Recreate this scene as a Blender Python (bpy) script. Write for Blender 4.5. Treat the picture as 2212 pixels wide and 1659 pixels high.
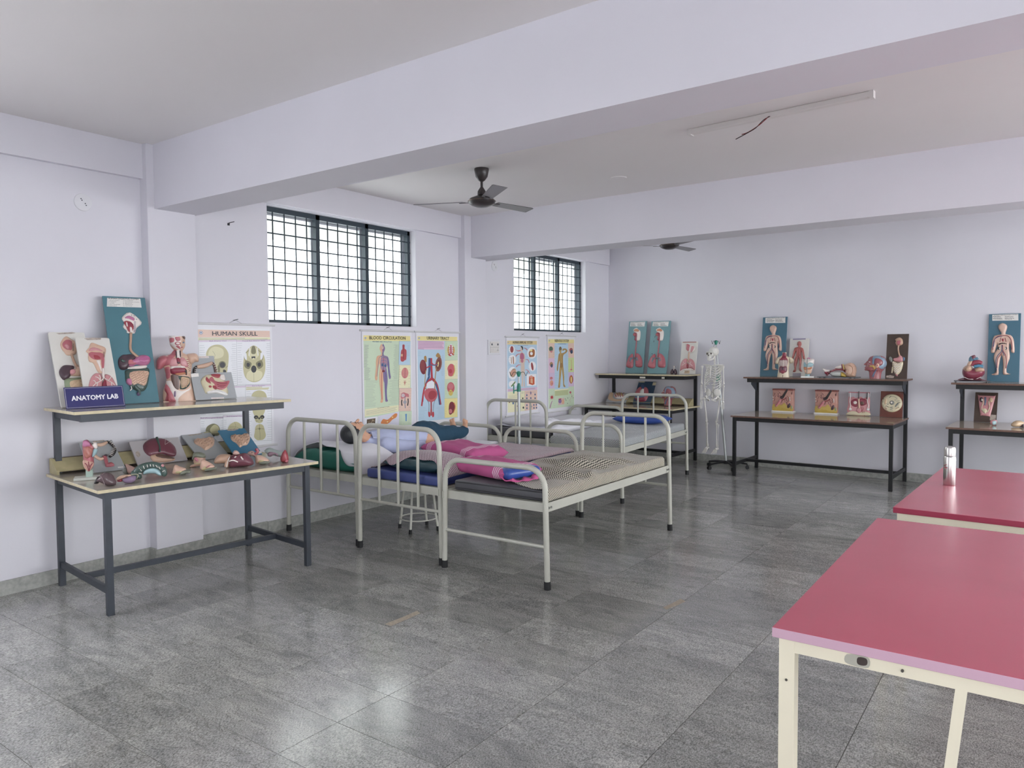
import bpy, bmesh, math, random
import numpy as np
from mathutils import Vector, Matrix
from mathutils.geometry import delaunay_2d_cdt

for o in list(bpy.data.objects):
    bpy.data.objects.remove(o)
SC = bpy.context.scene
COL = SC.collection
random.seed(7)
PI = math.pi
rad = math.radians

# ------------------------------------------------------------------ camera
def srgb(h):
    if isinstance(h, str):
        h = h.lstrip('#')
        c = [int(h[i:i + 2], 16) / 255 for i in (0, 2, 4)]
    else:
        c = [v / 255 for v in h]
    return tuple((v / 12.92 if v <= .04045 else ((v + .055) / 1.055) ** 2.4) for v in c) + (1.0,)

cam_data = bpy.data.cameras.new('camera')
cam_data.sensor_width = 36.0
cam_data.lens = 36.0 * 1594.745 / 2212.0
cam_data.clip_start = .05
cam = bpy.data.objects.new('camera', cam_data)
COL.objects.link(cam)
YAW, PITCH, ROLL = rad(-35.949), rad(2.585), rad(-.406)
fwd = Vector((math.sin(YAW) * math.cos(PITCH), math.cos(YAW) * math.cos(PITCH), -math.sin(PITCH)))
rgt = Vector((math.cos(YAW), -math.sin(YAW), 0))
dwn = fwd.cross(rgt)
c_, s_ = math.cos(ROLL), math.sin(ROLL)
r2 = rgt * c_ - dwn * s_
d2 = rgt * s_ + dwn * c_
cm = Matrix((r2, -d2, -fwd)).transposed().to_4x4()
cm.translation = Vector((0, 0, 1.6))
cam.matrix_world = cm
SC.camera = cam

# ------------------------------------------------------------------ light: overcast sky through the windows
W = bpy.data.worlds.new('overcast_sky')
SC.world = W
W.use_nodes = True
wn = W.node_tree
bg = wn.nodes['Background']
bg.inputs['Color'].default_value = (0.955, 0.978, 1.0, 1)
bg.inputs['Strength'].default_value = 5.0
SC.view_settings.view_transform = 'Standard'
SC.view_settings.look = 'None'
SC.view_settings.gamma = 1.0
SC.view_settings.use_curve_mapping = False
SC.view_settings.exposure = 1.0
SC.cycles.diffuse_bounces = 6
SC.cycles.glossy_bounces = 3
SC.cycles.use_adaptive_sampling = True
SC.cycles.adaptive_threshold = 0.02
SC.cycles.transmission_bounces = 4

def portal(name, center, normal, w, h):
    l = bpy.data.lights.new(name, 'AREA')
    l.shape = 'RECTANGLE'
    l.size, l.size_y = w, h
    l.cycles.is_portal = True
    o = bpy.data.objects.new(name, l)
    COL.objects.link(o)
    o.location = center
    o.rotation_euler = Vector(normal).to_track_quat('-Z', 'Z').to_euler()
    return o

# ------------------------------------------------------------------ room measures
WL = -5.585            # inner face of the window wall
CEIL = 3.17
RIGHT = 3.9
REAR = -2.8
def wall_back_y(x):
    return 10.30 - .085 * (x + 5.585)
BACK_ROT = -math.atan(.085)
WIN1 = (4.046, 5.932, 1.866, 2.905)     # y0 y1 z0 z1
WIN2 = (7.755, 9.581, 1.862, 2.915)
WIN0 = (-1.9, .9, 1.1, 2.5)         # windows outside the picture
WINR = [(-1.9, .6, .9, 2.3), (1.6, 4.6, .8, 2.5), (5.2, 9.4, .7, 2.66)]
portal('daylight_window', (WL - .2, (WIN1[0] + WIN1[1]) / 2, (WIN1[2] + WIN1[3]) / 2), (1, 0, 0), 1.88, 1.03)
portal('daylight_window', (WL - .2, (WIN2[0] + WIN2[1]) / 2, (WIN2[2] + WIN2[3]) / 2), (1, 0, 0), 1.82, 1.05)
portal('daylight_window', (WL - .2, (WIN0[0] + WIN0[1]) / 2, (WIN0[2] + WIN0[3]) / 2), (1, 0, 0), WIN0[1] - WIN0[0], WIN0[3] - WIN0[2])
for w in WINR:
    portal('daylight_window', (RIGHT + .2, (w[0] + w[1]) / 2, (w[2] + w[3]) / 2), (-1, 0, 0), w[1] - w[0], w[3] - w[2])
WREAR = (-.6, 2.0, 1.0, 2.2)
portal('daylight_window', ((WREAR[0] + WREAR[1]) / 2, REAR - .2, (WREAR[2] + WREAR[3]) / 2), (0, 1, 0), WREAR[1] - WREAR[0], WREAR[3] - WREAR[2])

# ------------------------------------------------------------------ materials
_M = {}
def M(name, col, rough=.5, metal=0., var=0., scale=8., bump=0., bscale=60., spec=.5, coat=0.):
    if name in _M:
        return _M[name]
    m = bpy.data.materials.new(name)
    m.use_nodes = True
    nt = m.node_tree
    b = nt.nodes['Principled BSDF']
    c = srgb(col)
    b.inputs['Base Color'].default_value = c
    b.inputs['Roughness'].default_value = rough
    b.inputs['Metallic'].default_value = metal
    b.inputs['Specular IOR Level'].default_value = spec
    if coat:
        b.inputs['Coat Weight'].default_value = coat
        b.inputs['Coat Roughness'].default_value = .12
    if var or bump:
        tc = nt.nodes.new('ShaderNodeTexCoord')
    if var:
        n = nt.nodes.new('ShaderNodeTexNoise')
        n.inputs['Scale'].default_value = scale
        n.inputs['Detail'].default_value = 5
        nt.links.new(tc.outputs['Object'], n.inputs['Vector'])
        r = nt.nodes.new('ShaderNodeValToRGB')
        r.color_ramp.elements[0].position = .3
        r.color_ramp.elements[1].position = .7
        r.color_ramp.elements[0].color = tuple(max(0, v * (1 - var)) for v in c[:3]) + (1,)
        r.color_ramp.elements[1].color = tuple(min(1, v * (1 + var * .6)) for v in c[:3]) + (1,)
        nt.links.new(n.outputs['Fac'], r.inputs['Fac'])
        nt.links.new(r.outputs['Color'], b.inputs['Base Color'])
    if bump:
        n2 = nt.nodes.new('ShaderNodeTexNoise')
        n2.inputs['Scale'].default_value = bscale
        n2.inputs['Detail'].default_value = 4
        nt.links.new(tc.outputs['Object'], n2.inputs['Vector'])
        bp = nt.nodes.new('ShaderNodeBump')
        bp.inputs['Strength'].default_value = bump
        bp.inputs['Distance'].default_value = .01
        nt.links.new(n2.outputs['Fac'], bp.inputs['Height'])
        nt.links.new(bp.outputs['Normal'], b.inputs['Normal'])
    _M[name] = m
    return m

# ------------------------------------------------------------------ mesh builder
def smooth_path(pts, n=6, closed=False):
    pts = [Vector(p) if len(p) == 3 else Vector((p[0], p[1], 0)) for p in pts]
    N = len(pts)
    out = []
    rng = N if closed else N - 1
    for i in range(rng):
        p1, p2 = pts[i], pts[(i + 1) % N]
        p0 = pts[(i - 1) % N] if (closed or i > 0) else p1 * 2 - p2
        p3 = pts[(i + 2) % N] if (closed or i + 2 < N) else p2 * 2 - p1
        for k in range(n):
            t = k / n
            out.append(.5 * ((2 * p1) + (p2 - p0) * t + (2 * p0 - 5 * p1 + 4 * p2 - p3) * t * t + (3 * p1 - p0 - 3 * p2 + p3) * t ** 3))
    if not closed:
        out.append(pts[-1])
    return out

def spl(pts, n=4, closed=True):
    return [(p.x, p.y) for p in smooth_path(pts, n, closed)]

def ell(cx, cy, rx, ry, rot=0., n=20):
    c, s = math.cos(rad(rot)), math.sin(rad(rot))
    return [(cx + rx * math.cos(a) * c - ry * math.sin(a) * s, cy + rx * math.cos(a) * s + ry * math.sin(a) * c)
            for a in (2 * PI * i / n for i in range(n))]

class MB:
    def __init__(self, T=None):
        self.v, self.f, self.m, self.uv = [], [], [], []
        self.T = T
        self.mi = 0
    def add(self, vs, fs):
        o = len(self.v)
        if self.T is not None:
            vs = [self.T @ Vector(p) for p in vs]
        self.v += [tuple(p) for p in vs]
        self.f += [tuple(o + i for i in f) for f in fs]
        self.m += [self.mi] * len(fs)
        return self
    def box(self, lo, hi, R=None, c=None):
        vs = [(x, y, z) for x in (lo[0], hi[0]) for y in (lo[1], hi[1]) for z in (lo[2], hi[2])]
        if R is not None:
            c = Vector(c) if c else (Vector(lo) + Vector(hi)) / 2
            vs = [R @ (Vector(p) - c) + c for p in vs]
        return self.add(vs, [(0, 1, 3, 2), (4, 6, 7, 5), (0, 4, 5, 1), (2, 3, 7, 6), (0, 2, 6, 4), (1, 5, 7, 3)])
    def bar(self, p0, p1, w, h, up=(0, 0, 1)):
        p0, p1 = Vector(p0), Vector(p1)
        d = (p1 - p0).normalized()
        u = Vector(up)
        if abs(d.dot(u)) > .99:
            u = Vector((0, 1, 0))
        s = d.cross(u).normalized() * (w / 2)
        t = s.cross(d).normalized() * (h / 2)
        vs = []
        for p in (p0, p1):
            vs += [p - s - t, p + s - t, p + s + t, p - s + t]
        return self.add(vs, [(3, 2, 1, 0), (4, 5, 6, 7), (0, 1, 5, 4), (1, 2, 6, 5), (2, 3, 7, 6), (3, 0, 4, 7)])
    def tube(self, path, r, n=10, caps=True, closed=False, flat=1.):
        P = [Vector(p) for p in path]
        N = len(P)
        rr = r if isinstance(r, (list, tuple)) else [r] * N
        if len(rr) != N:
            rr = [rr[0] + (0) for _ in P] if len(rr) == 1 else list(np.interp(np.linspace(0, 1, N), np.linspace(0, 1, len(rr)), rr))
        vs, fs = [], []
        prev = None
        for i in range(N):
            if closed:
                d = (P[(i + 1) % N] - P[i - 1]).normalized()
            else:
                d = (P[min(i + 1, N - 1)] - P[max(i - 1, 0)]).normalized()
            if prev is None:
                a = Vector((0, 0, 1)) if abs(d.z) < .9 else Vector((1, 0, 0))
                s = d.cross(a).normalized()
            else:
                s = (prev - d * prev.dot(d)).normalized()
            prev = s
            t = d.cross(s)
            for k in range(n):
                an = 2 * PI * k / n
                vs.append(P[i] + s * (math.cos(an) * rr[i]) + t * (math.sin(an) * rr[i] * flat))
        R = N if closed else N - 1
        for i in range(R):
            j = (i + 1) % N
            for k in range(n):
                l = (k + 1) % n
                fs.append((i * n + k, i * n + l, j * n + l, j * n + k))
        if caps and not closed:
            fs.append(tuple(range(n - 1, -1, -1)))
            fs.append(tuple((N - 1) * n + k for k in range(n)))
        return self.add(vs, fs)
    def cyl(self, p0, p1, r, r1=None, n=14):
        return self.tube([p0, p1], [r, r if r1 is None else r1], n)
    def lathe(self, prof, c=(0, 0, 0), n=24, R=None):
        vs, fs = [], []
        c = Vector(c)
        for r, z in prof:
            for k in range(n):
                a = 2 * PI * k / n
                p = Vector((r * math.cos(a), r * math.sin(a), z))
                vs.append(c + (R @ p if R is not None else p))
        for i in range(len(prof) - 1):
            for k in range(n):
                l = (k + 1) % n
                fs.append((i * n + k, i * n + l, (i + 1) * n + l, (i + 1) * n + k))
        fs.append(tuple(range(n - 1, -1, -1)))
        fs.append(tuple((len(prof) - 1) * n + k for k in range(n)))
        return self.add(vs, fs)
    def ellipsoid(self, c, r, R=None, n=14, m=8):
        prof = [(math.sin(PI * i / m), -math.cos(PI * i / m)) for i in range(m + 1)]
        vs, fs = [], []
        c = Vector(c)
        for q, z in prof[1:-1]:
            for k in range(n):
                a = 2 * PI * k / n
                p = Vector((r[0] * q * math.cos(a), r[1] * q * math.sin(a), r[2] * z))
                vs.append(c + (R @ p if R is not None else p))
        b = len(vs)
        for z in (-r[2], r[2]):
            p = Vector((0, 0, z))
            vs.append(c + (R @ p if R is not None else p))
        L = m - 1
        for i in range(L - 1):
            for k in range(n):
                l = (k + 1) % n
                fs.append((i * n + k, i * n + l, (i + 1) * n + l, (i + 1) * n + k))
        for k in range(n):
            l = (k + 1) % n
            fs.append((b, l, k))
            fs.append((b + 1, (L - 1) * n + k, (L - 1) * n + l))
        return self.add(vs, fs)
    def prism(self, pts, f0, f1):
        """polygon pts; f0/f1 map a 2d point to 3d for back and front"""
        n = len(pts)
        vs = [f0(p) for p in pts] + [f1(p) for p in pts]
        fs = [tuple(range(n - 1, -1, -1)), tuple(range(n, 2 * n))]
        fs += [(i, (i + 1) % n, n + (i + 1) % n, n + i) for i in range(n)]
        return self.add(vs, fs)
    def build(self, name, mats, parent=None, smooth=True, angle=40, loc=None):
        me = bpy.data.meshes.new(name)
        me.from_pydata(self.v, [], self.f)
        if not isinstance(mats, (list, tuple)):
            mats = [mats]
        for m in mats:
            me.materials.append(m)
        if len(mats) > 1:
            me.polygons.foreach_set('material_index', self.m)
        return finish(me, name, parent, smooth, angle, loc)

def finish(me, name, parent=None, smooth=True, angle=40, loc=None, fix=True):
    if fix:
        bm = bmesh.new()
        bm.from_mesh(me)
        bmesh.ops.recalc_face_normals(bm, faces=bm.faces)
        bm.to_mesh(me)
        bm.free()
    if smooth:
        me.polygons.foreach_set('use_smooth', [True] * len(me.polygons))
        me.set_sharp_from_angle(angle=rad(angle))
    me.update()
    o = bpy.data.objects.new(name, me)
    COL.objects.link(o)
    if parent is not None:
        o.parent = parent
    if loc is not None:
        o.location = loc
    return o

def bevel(o, w=.004, seg=2):
    m = o.modifiers.new('bevel', 'BEVEL')
    m.width = w
    m.segments = seg
    m.limit_method = 'ANGLE'
    return o

def tag(o, label, cat, group=None):
    o['label'] = label
    o['category'] = cat
    if group:
        o['group'] = group
    return o

def thing(name, label, cat, loc=(0, 0, 0), rot=(0, 0, 0), group=None):
    o = bpy.data.objects.new(name, None)
    o.empty_display_size = .1
    COL.objects.link(o)
    o.location = loc
    o.rotation_euler = rot if isinstance(rot, (tuple, list)) else (0, 0, rot)
    return tag(o, label, cat, group)

def struct(o):
    o['kind'] = 'structure'
    return o

def copy_tree(o, parent=None, label=None):
    c = o.copy()
    COL.objects.link(c)
    c.parent = parent
    if label:
        c['label'] = label
    for ch in list(o.children):
        copy_tree(ch, c)
    return c

def puff_mesh(outline, h, r=None, step=None, extra=None):
    """inflated patch over a closed 2d outline -> (pts2d, heights, tris)"""
    P = np.array(outline, float)
    area = .5 * np.sum(P[:, 0] * np.roll(P[:, 1], -1) - np.roll(P[:, 0], -1) * P[:, 1])
    if area < 0:
        P = P[::-1]
    lo, hi = P.min(0), P.max(0)
    size = max(hi - lo)
    step = step or size / 12
    r = r or min(hi - lo) * .4
    xs = np.arange(lo[0] + step * .5, hi[0], step)
    ys = np.arange(lo[1] + step * .5, hi[1], step * .87)
    G = np.array([(x + (step * .5 if j % 2 else 0), y) for j, y in enumerate(ys) for x in xs]).reshape(-1, 2)
    A, B = P, np.roll(P, -1, 0)
    def dist(Q):
        d = B - A
        t = np.clip(((Q[:, None] - A) * d).sum(2) / np.maximum((d * d).sum(1), 1e-12), 0, 1)
        return np.sqrt((((Q[:, None] - (A + t[..., None] * d)) ** 2).sum(2))).min(1)
    if len(G):
        x, y = G[:, 0:1], G[:, 1:2]
        cr = ((A[:, 1] > y) != (B[:, 1] > y)) & (x < (B[:, 0] - A[:, 0]) * (y - A[:, 1]) / (B[:, 1] - A[:, 1] + 1e-15) + A[:, 0])
        G = G[cr.sum(1) % 2 == 1]
    if len(G):
        dg = dist(G)
        G = G[dg > step * .35]
    n = len(P)
    allp = np.vstack([P, G]) if len(G) else P
    res = delaunay_2d_cdt([Vector(p) for p in allp], [], [list(range(n))], 1, 1e-7)
    V = np.array([tuple(v) for v in res[0]])
    d = dist(V)
    t = np.minimum(d / r, 1)
    H = h * np.sqrt(np.maximum(0, 1 - (1 - t) ** 2))
    if extra is not None:
        H = H + np.array([extra(p[0], p[1]) for p in V]) * np.minimum(d / (r * .5), 1)
    return V, H, [tuple(f) for f in res[2]]

def fuse(mb, name, mat, parent=None, voxel=.008, iters=4, loc=None):
    """join overlapping closed shapes into one continuous skin"""
    me = bpy.data.meshes.new(name)
    me.from_pydata(mb.v, [], mb.f)
    bm = bmesh.new(); bm.from_mesh(me)
    bmesh.ops.recalc_face_normals(bm, faces=bm.faces)
    bm.to_mesh(me); bm.free()
    o = bpy.data.objects.new(name, me)
    COL.objects.link(o)
    rm = o.modifiers.new('r', 'REMESH')
    rm.mode = 'VOXEL'
    rm.voxel_size = voxel
    if iters:
        sm = o.modifiers.new('s', 'SMOOTH')
        sm.iterations = iters
        sm.factor = .5
    dg = bpy.context.evaluated_depsgraph_get()
    me2 = bpy.data.meshes.new_from_object(o.evaluated_get(dg))
    bpy.data.objects.remove(o)
    me2.materials.clear()
    me2.materials.append(mat)
    return finish(me2, name, parent, True, 180, loc, fix=False)

_TXT = {}
def text_mesh(s, bold=0.):
    k = (s, bold)
    if k not in _TXT:
        cu = bpy.data.curves.new('t', 'FONT')
        cu.body = s
        cu.offset = bold
        cu.resolution_u = 2
        o = bpy.data.objects.new('t', cu)
        COL.objects.link(o)
        dg = bpy.context.evaluated_depsgraph_get()
        me = bpy.data.meshes.new_from_object(o.evaluated_get(dg))
        V = np.array([v.co[:2] for v in me.vertices])
        F = [tuple(p.vertices) for p in me.polygons]
        bpy.data.objects.remove(o)
        _TXT[k] = (V, F)
    return _TXT[k]

def homography(src, dst):
    A = []
    for (x, y), (u, v) in zip(src, dst):
        A.append([x, y, 1, 0, 0, 0, -u * x, -u * y, -u])
        A.append([0, 0, 0, x, y, 1, -v * x, -v * y, -v])
    h = np.linalg.svd(np.array(A, float))[2][-1].reshape(3, 3)
    def f(p):
        q = h @ np.array([p[0], p[1], 1.])
        return (q[0] / q[2], q[1] / q[2])
    return f

# ================================================================== the room
wall_m = M('wall_paint', '#dedde4', .75, var=.03, scale=1.3, bump=.05, bscale=25)
ceil_m = M('ceiling_paint', '#e6e3e2', .85, var=.02, scale=.8)
def wall_with_openings(name, lo, hi, axis, openings, mat):
    """a slab; openings = (a0,a1,z0,z1) along the long horizontal axis"""
    mb = MB()
    ax = 1 if axis == 'y' else 0
    a = lo[ax]
    def put(a0, a1, z0, z1):
        if a1 - a0 < 1e-4 or z1 - z0 < 1e-4:
            return
        l, h = list(lo), list(hi)
        l[ax], h[ax], l[2], h[2] = a0, a1, z0, z1
        mb.box(l, h)
    for o0, o1, z0, z1 in sorted(openings):
        put(a, o0, lo[2], hi[2])
        put(o0, o1, lo[2], z0)
        put(o0, o1, z1, hi[2])
        a = o1
    put(a, hi[ax], lo[2], hi[2])
    return struct(mb.build(name, mat, smooth=False))

wall_with_openings('wall_left', (WL - .24, REAR - .24, 0), (WL, 10.6, CEIL), 'y', [WIN0, WIN1, WIN2], wall_m)
wall_with_openings('wall_right', (RIGHT, REAR - .24, 0), (RIGHT + .24, 10.6, CEIL), 'y', WINR, wall_m)
wall_with_openings('wall_rear', (WL, REAR - .24, 0), (RIGHT, REAR, CEIL), 'x', [WREAR], wall_m)
mb = MB()
xa, xb = WL - .24, RIGHT + .24
mb.add([(xa, wall_back_y(xa), 0), (xb, wall_back_y(xb), 0), (xb, wall_back_y(xb) + .24, 0), (xa, wall_back_y(xa) + .24, 0),
        (xa, wall_back_y(xa), CEIL), (xb, wall_back_y(xb), CEIL), (xb, wall_back_y(xb) + .24, CEIL), (xa, wall_back_y(xa) + .24, CEIL)],
       [(0, 1, 5, 4), (1, 2, 6, 5), (2, 3, 7, 6), (3, 0, 4, 7), (0, 3, 2, 1), (4, 5, 6, 7)])
struct(mb.build('wall_back', wall_m, smooth=False))
struct(MB().box((WL - .24, REAR - .24, CEIL), (RIGHT + .24, 10.8, CEIL + .2)).build('ceiling', ceil_m, smooth=False))
# concrete frame: cross beams, columns, ring beam over the windows
for i, (y0, y1) in enumerate(((2.98, 3.33), (6.77, 7.15), (-1.0, -.65))):
    struct(MB().box((WL, y0, 2.69), (RIGHT, y1, CEIL)).build('beam_%d' % (i + 1), wall_m, smooth=False))
for i, (y0, y1) in enumerate(((2.925, 3.31), (6.653, 7.05))):
    struct(bevel(MB().box((WL - .02, y0, 0), (-5.487, y1, CEIL)).build('pillar_%d' % (i + 1), wall_m, smooth=False), .004))
mb = MB()
for y0, y1 in ((REAR, 2.95), (3.3, 6.70), (7.04, 10.25)):
    mb.box((WL - .01, y0, 2.912), (WL + .045, y1, CEIL))
struct(mb.build('trim_1', wall_m, smooth=False))

# ---- floor: polished grey stone tiles, 0.61 x 0.305 m
def stone_mat():
    m = bpy.data.materials.new('polished_grey_granite')
    m.use_nodes = True
    nt = m.node_tree
    L = nt.links.new
    b = nt.nodes['Principled BSDF']
    geo = nt.nodes.new('ShaderNodeNewGeometry')
    info = nt.nodes.new('ShaderNodeObjectInfo')
    off = nt.nodes.new('ShaderNodeVectorMath'); off.operation = 'SCALE'; off.inputs[0].default_value = (37, 91, 13)
    L(info.outputs['Random'], off.inputs['Scale'])
    add = nt.nodes.new('ShaderNodeVectorMath'); add.operation = 'ADD'
    L(geo.outputs['Position'], add.inputs[0]); L(off.outputs[0], add.inputs[1])
    sp = nt.nodes.new('ShaderNodeTexNoise'); sp.inputs['Scale'].default_value = 190; sp.inputs['Detail'].default_value = 3
    mp = nt.nodes.new('ShaderNodeMapping'); mp.inputs['Scale'].default_value = (1, .6, 1); mp.inputs['Rotation'].default_value = (0, 0, .5)
    L(add.outputs[0], mp.inputs['Vector']); L(mp.outputs[0], sp.inputs['Vector'])
    big = nt.nodes.new('ShaderNodeTexNoise'); big.inputs['Scale'].default_value = 3.2; big.inputs['Detail'].default_value = 6; big.inputs['Distortion'].default_value = 1.2
    mp2 = nt.nodes.new('ShaderNodeMapping'); mp2.inputs['Scale'].default_value = (1, 2.6, 1); mp2.inputs['Rotation'].default_value = (0, 0, .35)
    L(add.outputs[0], mp2.inputs['Vector']); L(mp2.outputs[0], big.inputs['Vector'])
    r1 = nt.nodes.new('ShaderNodeValToRGB')
    e = r1.color_ramp.elements
    e[0].position = .30; e[0].color = srgb('#767876')
    e[1].position = .71; e[1].color = srgb('#d5d5d1')
    L(sp.outputs['Fac'], r1.inputs['Fac'])
    r2_ = nt.nodes.new('ShaderNodeValToRGB')
    e = r2_.color_ramp.elements
    e[0].position = .3; e[0].color = (.50, .50, .51, 1)
    e[1].position = .72; e[1].color = (1, .98, .95, 1)
    L(big.outputs['Fac'], r2_.inputs['Fac'])
    mx = nt.nodes.new('ShaderNodeMix'); mx.data_type = 'RGBA'; mx.blend_type = 'MULTIPLY'; mx.inputs[0].default_value = .75
    L(r1.outputs['Color'], mx.inputs[6]); L(r2_.outputs['Color'], mx.inputs[7])
    mr = nt.nodes.new('ShaderNodeMapRange'); mr.inputs['To Min'].default_value = .80; mr.inputs['To Max'].default_value = 1.14
    L(info.outputs['Random'], mr.inputs['Value'])
    mx2 = nt.nodes.new('ShaderNodeMix'); mx2.data_type = 'RGBA'; mx2.blend_type = 'MULTIPLY'; mx2.inputs[0].default_value = 1
    L(mx.outputs[2], mx2.inputs[6]); L(mr.outputs[0], mx2.inputs[7])
    # fine dark cracks
    vn = nt.nodes.new('ShaderNodeTexNoise'); vn.inputs['Scale'].default_value = 2.1; vn.inputs['Detail'].default_value = 4; vn.inputs['Distortion'].default_value = 2.5
    L(mp2.outputs[0], vn.inputs['Vector'])
    vr = nt.nodes.new('ShaderNodeValToRGB')
    e = vr.color_ramp.elements
    e[0].position = .488; e[0].color = (1, 1, 1, 1)
    e[1].position = .512; e[1].color = (1, 1, 1, 1)
    k = vr.color_ramp.elements.new(.5); k.color = (.55, .54, .52, 1)
    L(vn.outputs['Fac'], vr.inputs['Fac'])
    mx3 = nt.nodes.new('ShaderNodeMix'); mx3.data_type = 'RGBA'; mx3.blend_type = 'MULTIPLY'; mx3.inputs[0].default_value = .8
    L(mx2.outputs[2], mx3.inputs[6]); L(vr.outputs['Color'], mx3.inputs[7])
    L(mx3.outputs[2], b.inputs['Base Color'])
    rr = nt.nodes.new('ShaderNodeMapRange'); rr.inputs['To Min'].default_value = .09; rr.inputs['To Max'].default_value = .24
    L(big.outputs['Fac'], rr.inputs['Value']); L(rr.outputs[0], b.inputs['Roughness'])
    bp = nt.nodes.new('ShaderNodeBump'); bp.inputs['Strength'].default_value = .02; bp.inputs['Distance'].default_value = .004
    L(big.outputs['Fac'], bp.inputs['Height']); L(bp.outputs[0], b.inputs['Normal'])
    b.inputs['Specular IOR Level'].default_value = .65
    return m
stone = stone_mat()
grout = M('tile_joint', '#6a6963', .9)
floor = struct(MB().box((WL - .24, REAR - .24, -.2), (RIGHT + .24, 10.8, -.002)).build('floor', grout, smooth=False))
TX, TY = .6105, .3055
X0, Y0 = -1.232, 1.467
tile_me = None
field = MB()
cand = []
for i in range(-8, 9):
    for j in range(-15, 31):
        x, y = X0 + i * TX, Y0 + j * TY
        if x + TX < WL or x > RIGHT or y > wall_back_y(x) or y + TY < REAR:
            continue
        cx, cy = x + TX / 2, y + TY / 2
        # inside the photographed wedge?
        dep = fwd.x * cx + fwd.y * cy
        lat = rgt.x * cx + rgt.y * cy
        cand.append((dep if (dep > 1.6 and abs(lat) < dep * .74 + .3 and x > WL - .4) else 99 + dep, x, y))
cand.sort()
for k, (d, x, y) in enumerate(cand):
    if k < 296 and d < 90:
        if tile_me is None:
            t = (MB().box((.0015, .0015, -.02), (TX - .0015, TY - .0015, 0)).build('tile', stone, floor, smooth=False))
            tile_me = t
        else:
            t = tile_me.copy()
            COL.objects.link(t)
        t.location = (x, y, random.uniform(-.0004, .0004))
    else:
        field.box((x + .0015, y + .0015, -.02), (x + TX - .0015, y + TY - .0015, 0))
f = field.build('tile_field', stone, floor, smooth=False)
f['kind'] = 'stuff'

# ---- skirting of rough grey stone
skirt = M('skirting_stone', '#b2b4ae', .6, var=.25, scale=30, bump=.3, bscale=80)
def baseboard(name, segs):
    root = None
    for (a, b, n, h) in segs:
        a, b = Vector(a), Vector(b)
        d = (b - a).normalized()
        L = (b - a).length
        k = max(1, round(L / .61))
        for i in range(k):
            p, q = a + d * (L * i / k + .001), a + d * (L * (i + 1) / k - .001)
            nn = Vector(n) * (.014 + random.uniform(0, .003))
            mb = MB()
            hh = h + random.uniform(-.004, .004)
            vs = [p, q, q + nn, p + nn]
            mb.add([(v.x, v.y, 0) for v in vs] + [(v.x, v.y, hh) for v in vs],
                   [(0, 1, 2, 3), (7, 6, 5, 4), (0, 4, 5, 1), (1, 5, 6, 2), (2, 6, 7, 3), (3, 7, 4, 0)])
            o = mb.build(name if root is None else 'skirting_tile', skirt, root, smooth=False)
            if root is None:
                root = struct(o)
baseboard('baseboard_left', [((WL, REAR, 0), (WL, 2.925, 0), (1, 0, 0), .1), ((WL, 2.925, 0), (-5.487, 2.925, 0), (0, -1, 0), .1),
                             ((-5.487, 2.91, 0), (-5.487, 3.325, 0), (1, 0, 0), .1), ((-5.487, 3.31, 0), (WL, 3.31, 0), (0, 1, 0), .1),
                             ((WL, 3.31, 0), (WL, 6.653, 0), (1, 0, 0), .1), ((-5.487, 6.64, 0), (-5.487, 7.06, 0), (1, 0, 0), .1),
                             ((WL, 7.05, 0), (WL, 10.28, 0), (1, 0, 0), .1)])
baseboard('baseboard_back', [((WL, wall_back_y(WL), 0), (RIGHT, wall_back_y(RIGHT), 0), (-.085, -1, 0), .1)])

# ---- barred windows with frosted sliding panes
steel = M('window_steel', '#2c3a44', .5)
alu = M('sash_aluminium', '#c9ccd0', .4, metal=.3)
def glass_mat():
    m = bpy.data.materials.new('frosted_glass')
    m.use_nodes = True
    nt = m.node_tree
    nt.nodes.remove(nt.nodes['Principled BSDF'])
    out = nt.nodes['Material Output']
    tr = nt.nodes.new('ShaderNodeBsdfTransparent'); tr.inputs[0].default_value = (.62, .645, .63, 1)
    tl = nt.nodes.new('ShaderNodeBsdfTranslucent'); tl.inputs[0].default_value = (.66, .69, .67, 1)
    mx = nt.nodes.new('ShaderNodeMixShader'); mx.inputs[0].default_value = .45
    nt.links.new(tr.outputs[0], mx.inputs[1]); nt.links.new(tl.outputs[0], mx.inputs[2])
    nt.links.new(mx.outputs[0], out.inputs[0])
    return m
glass = glass_mat()
concrete = M('outside_concrete', '#b9bca4', .9)
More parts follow.
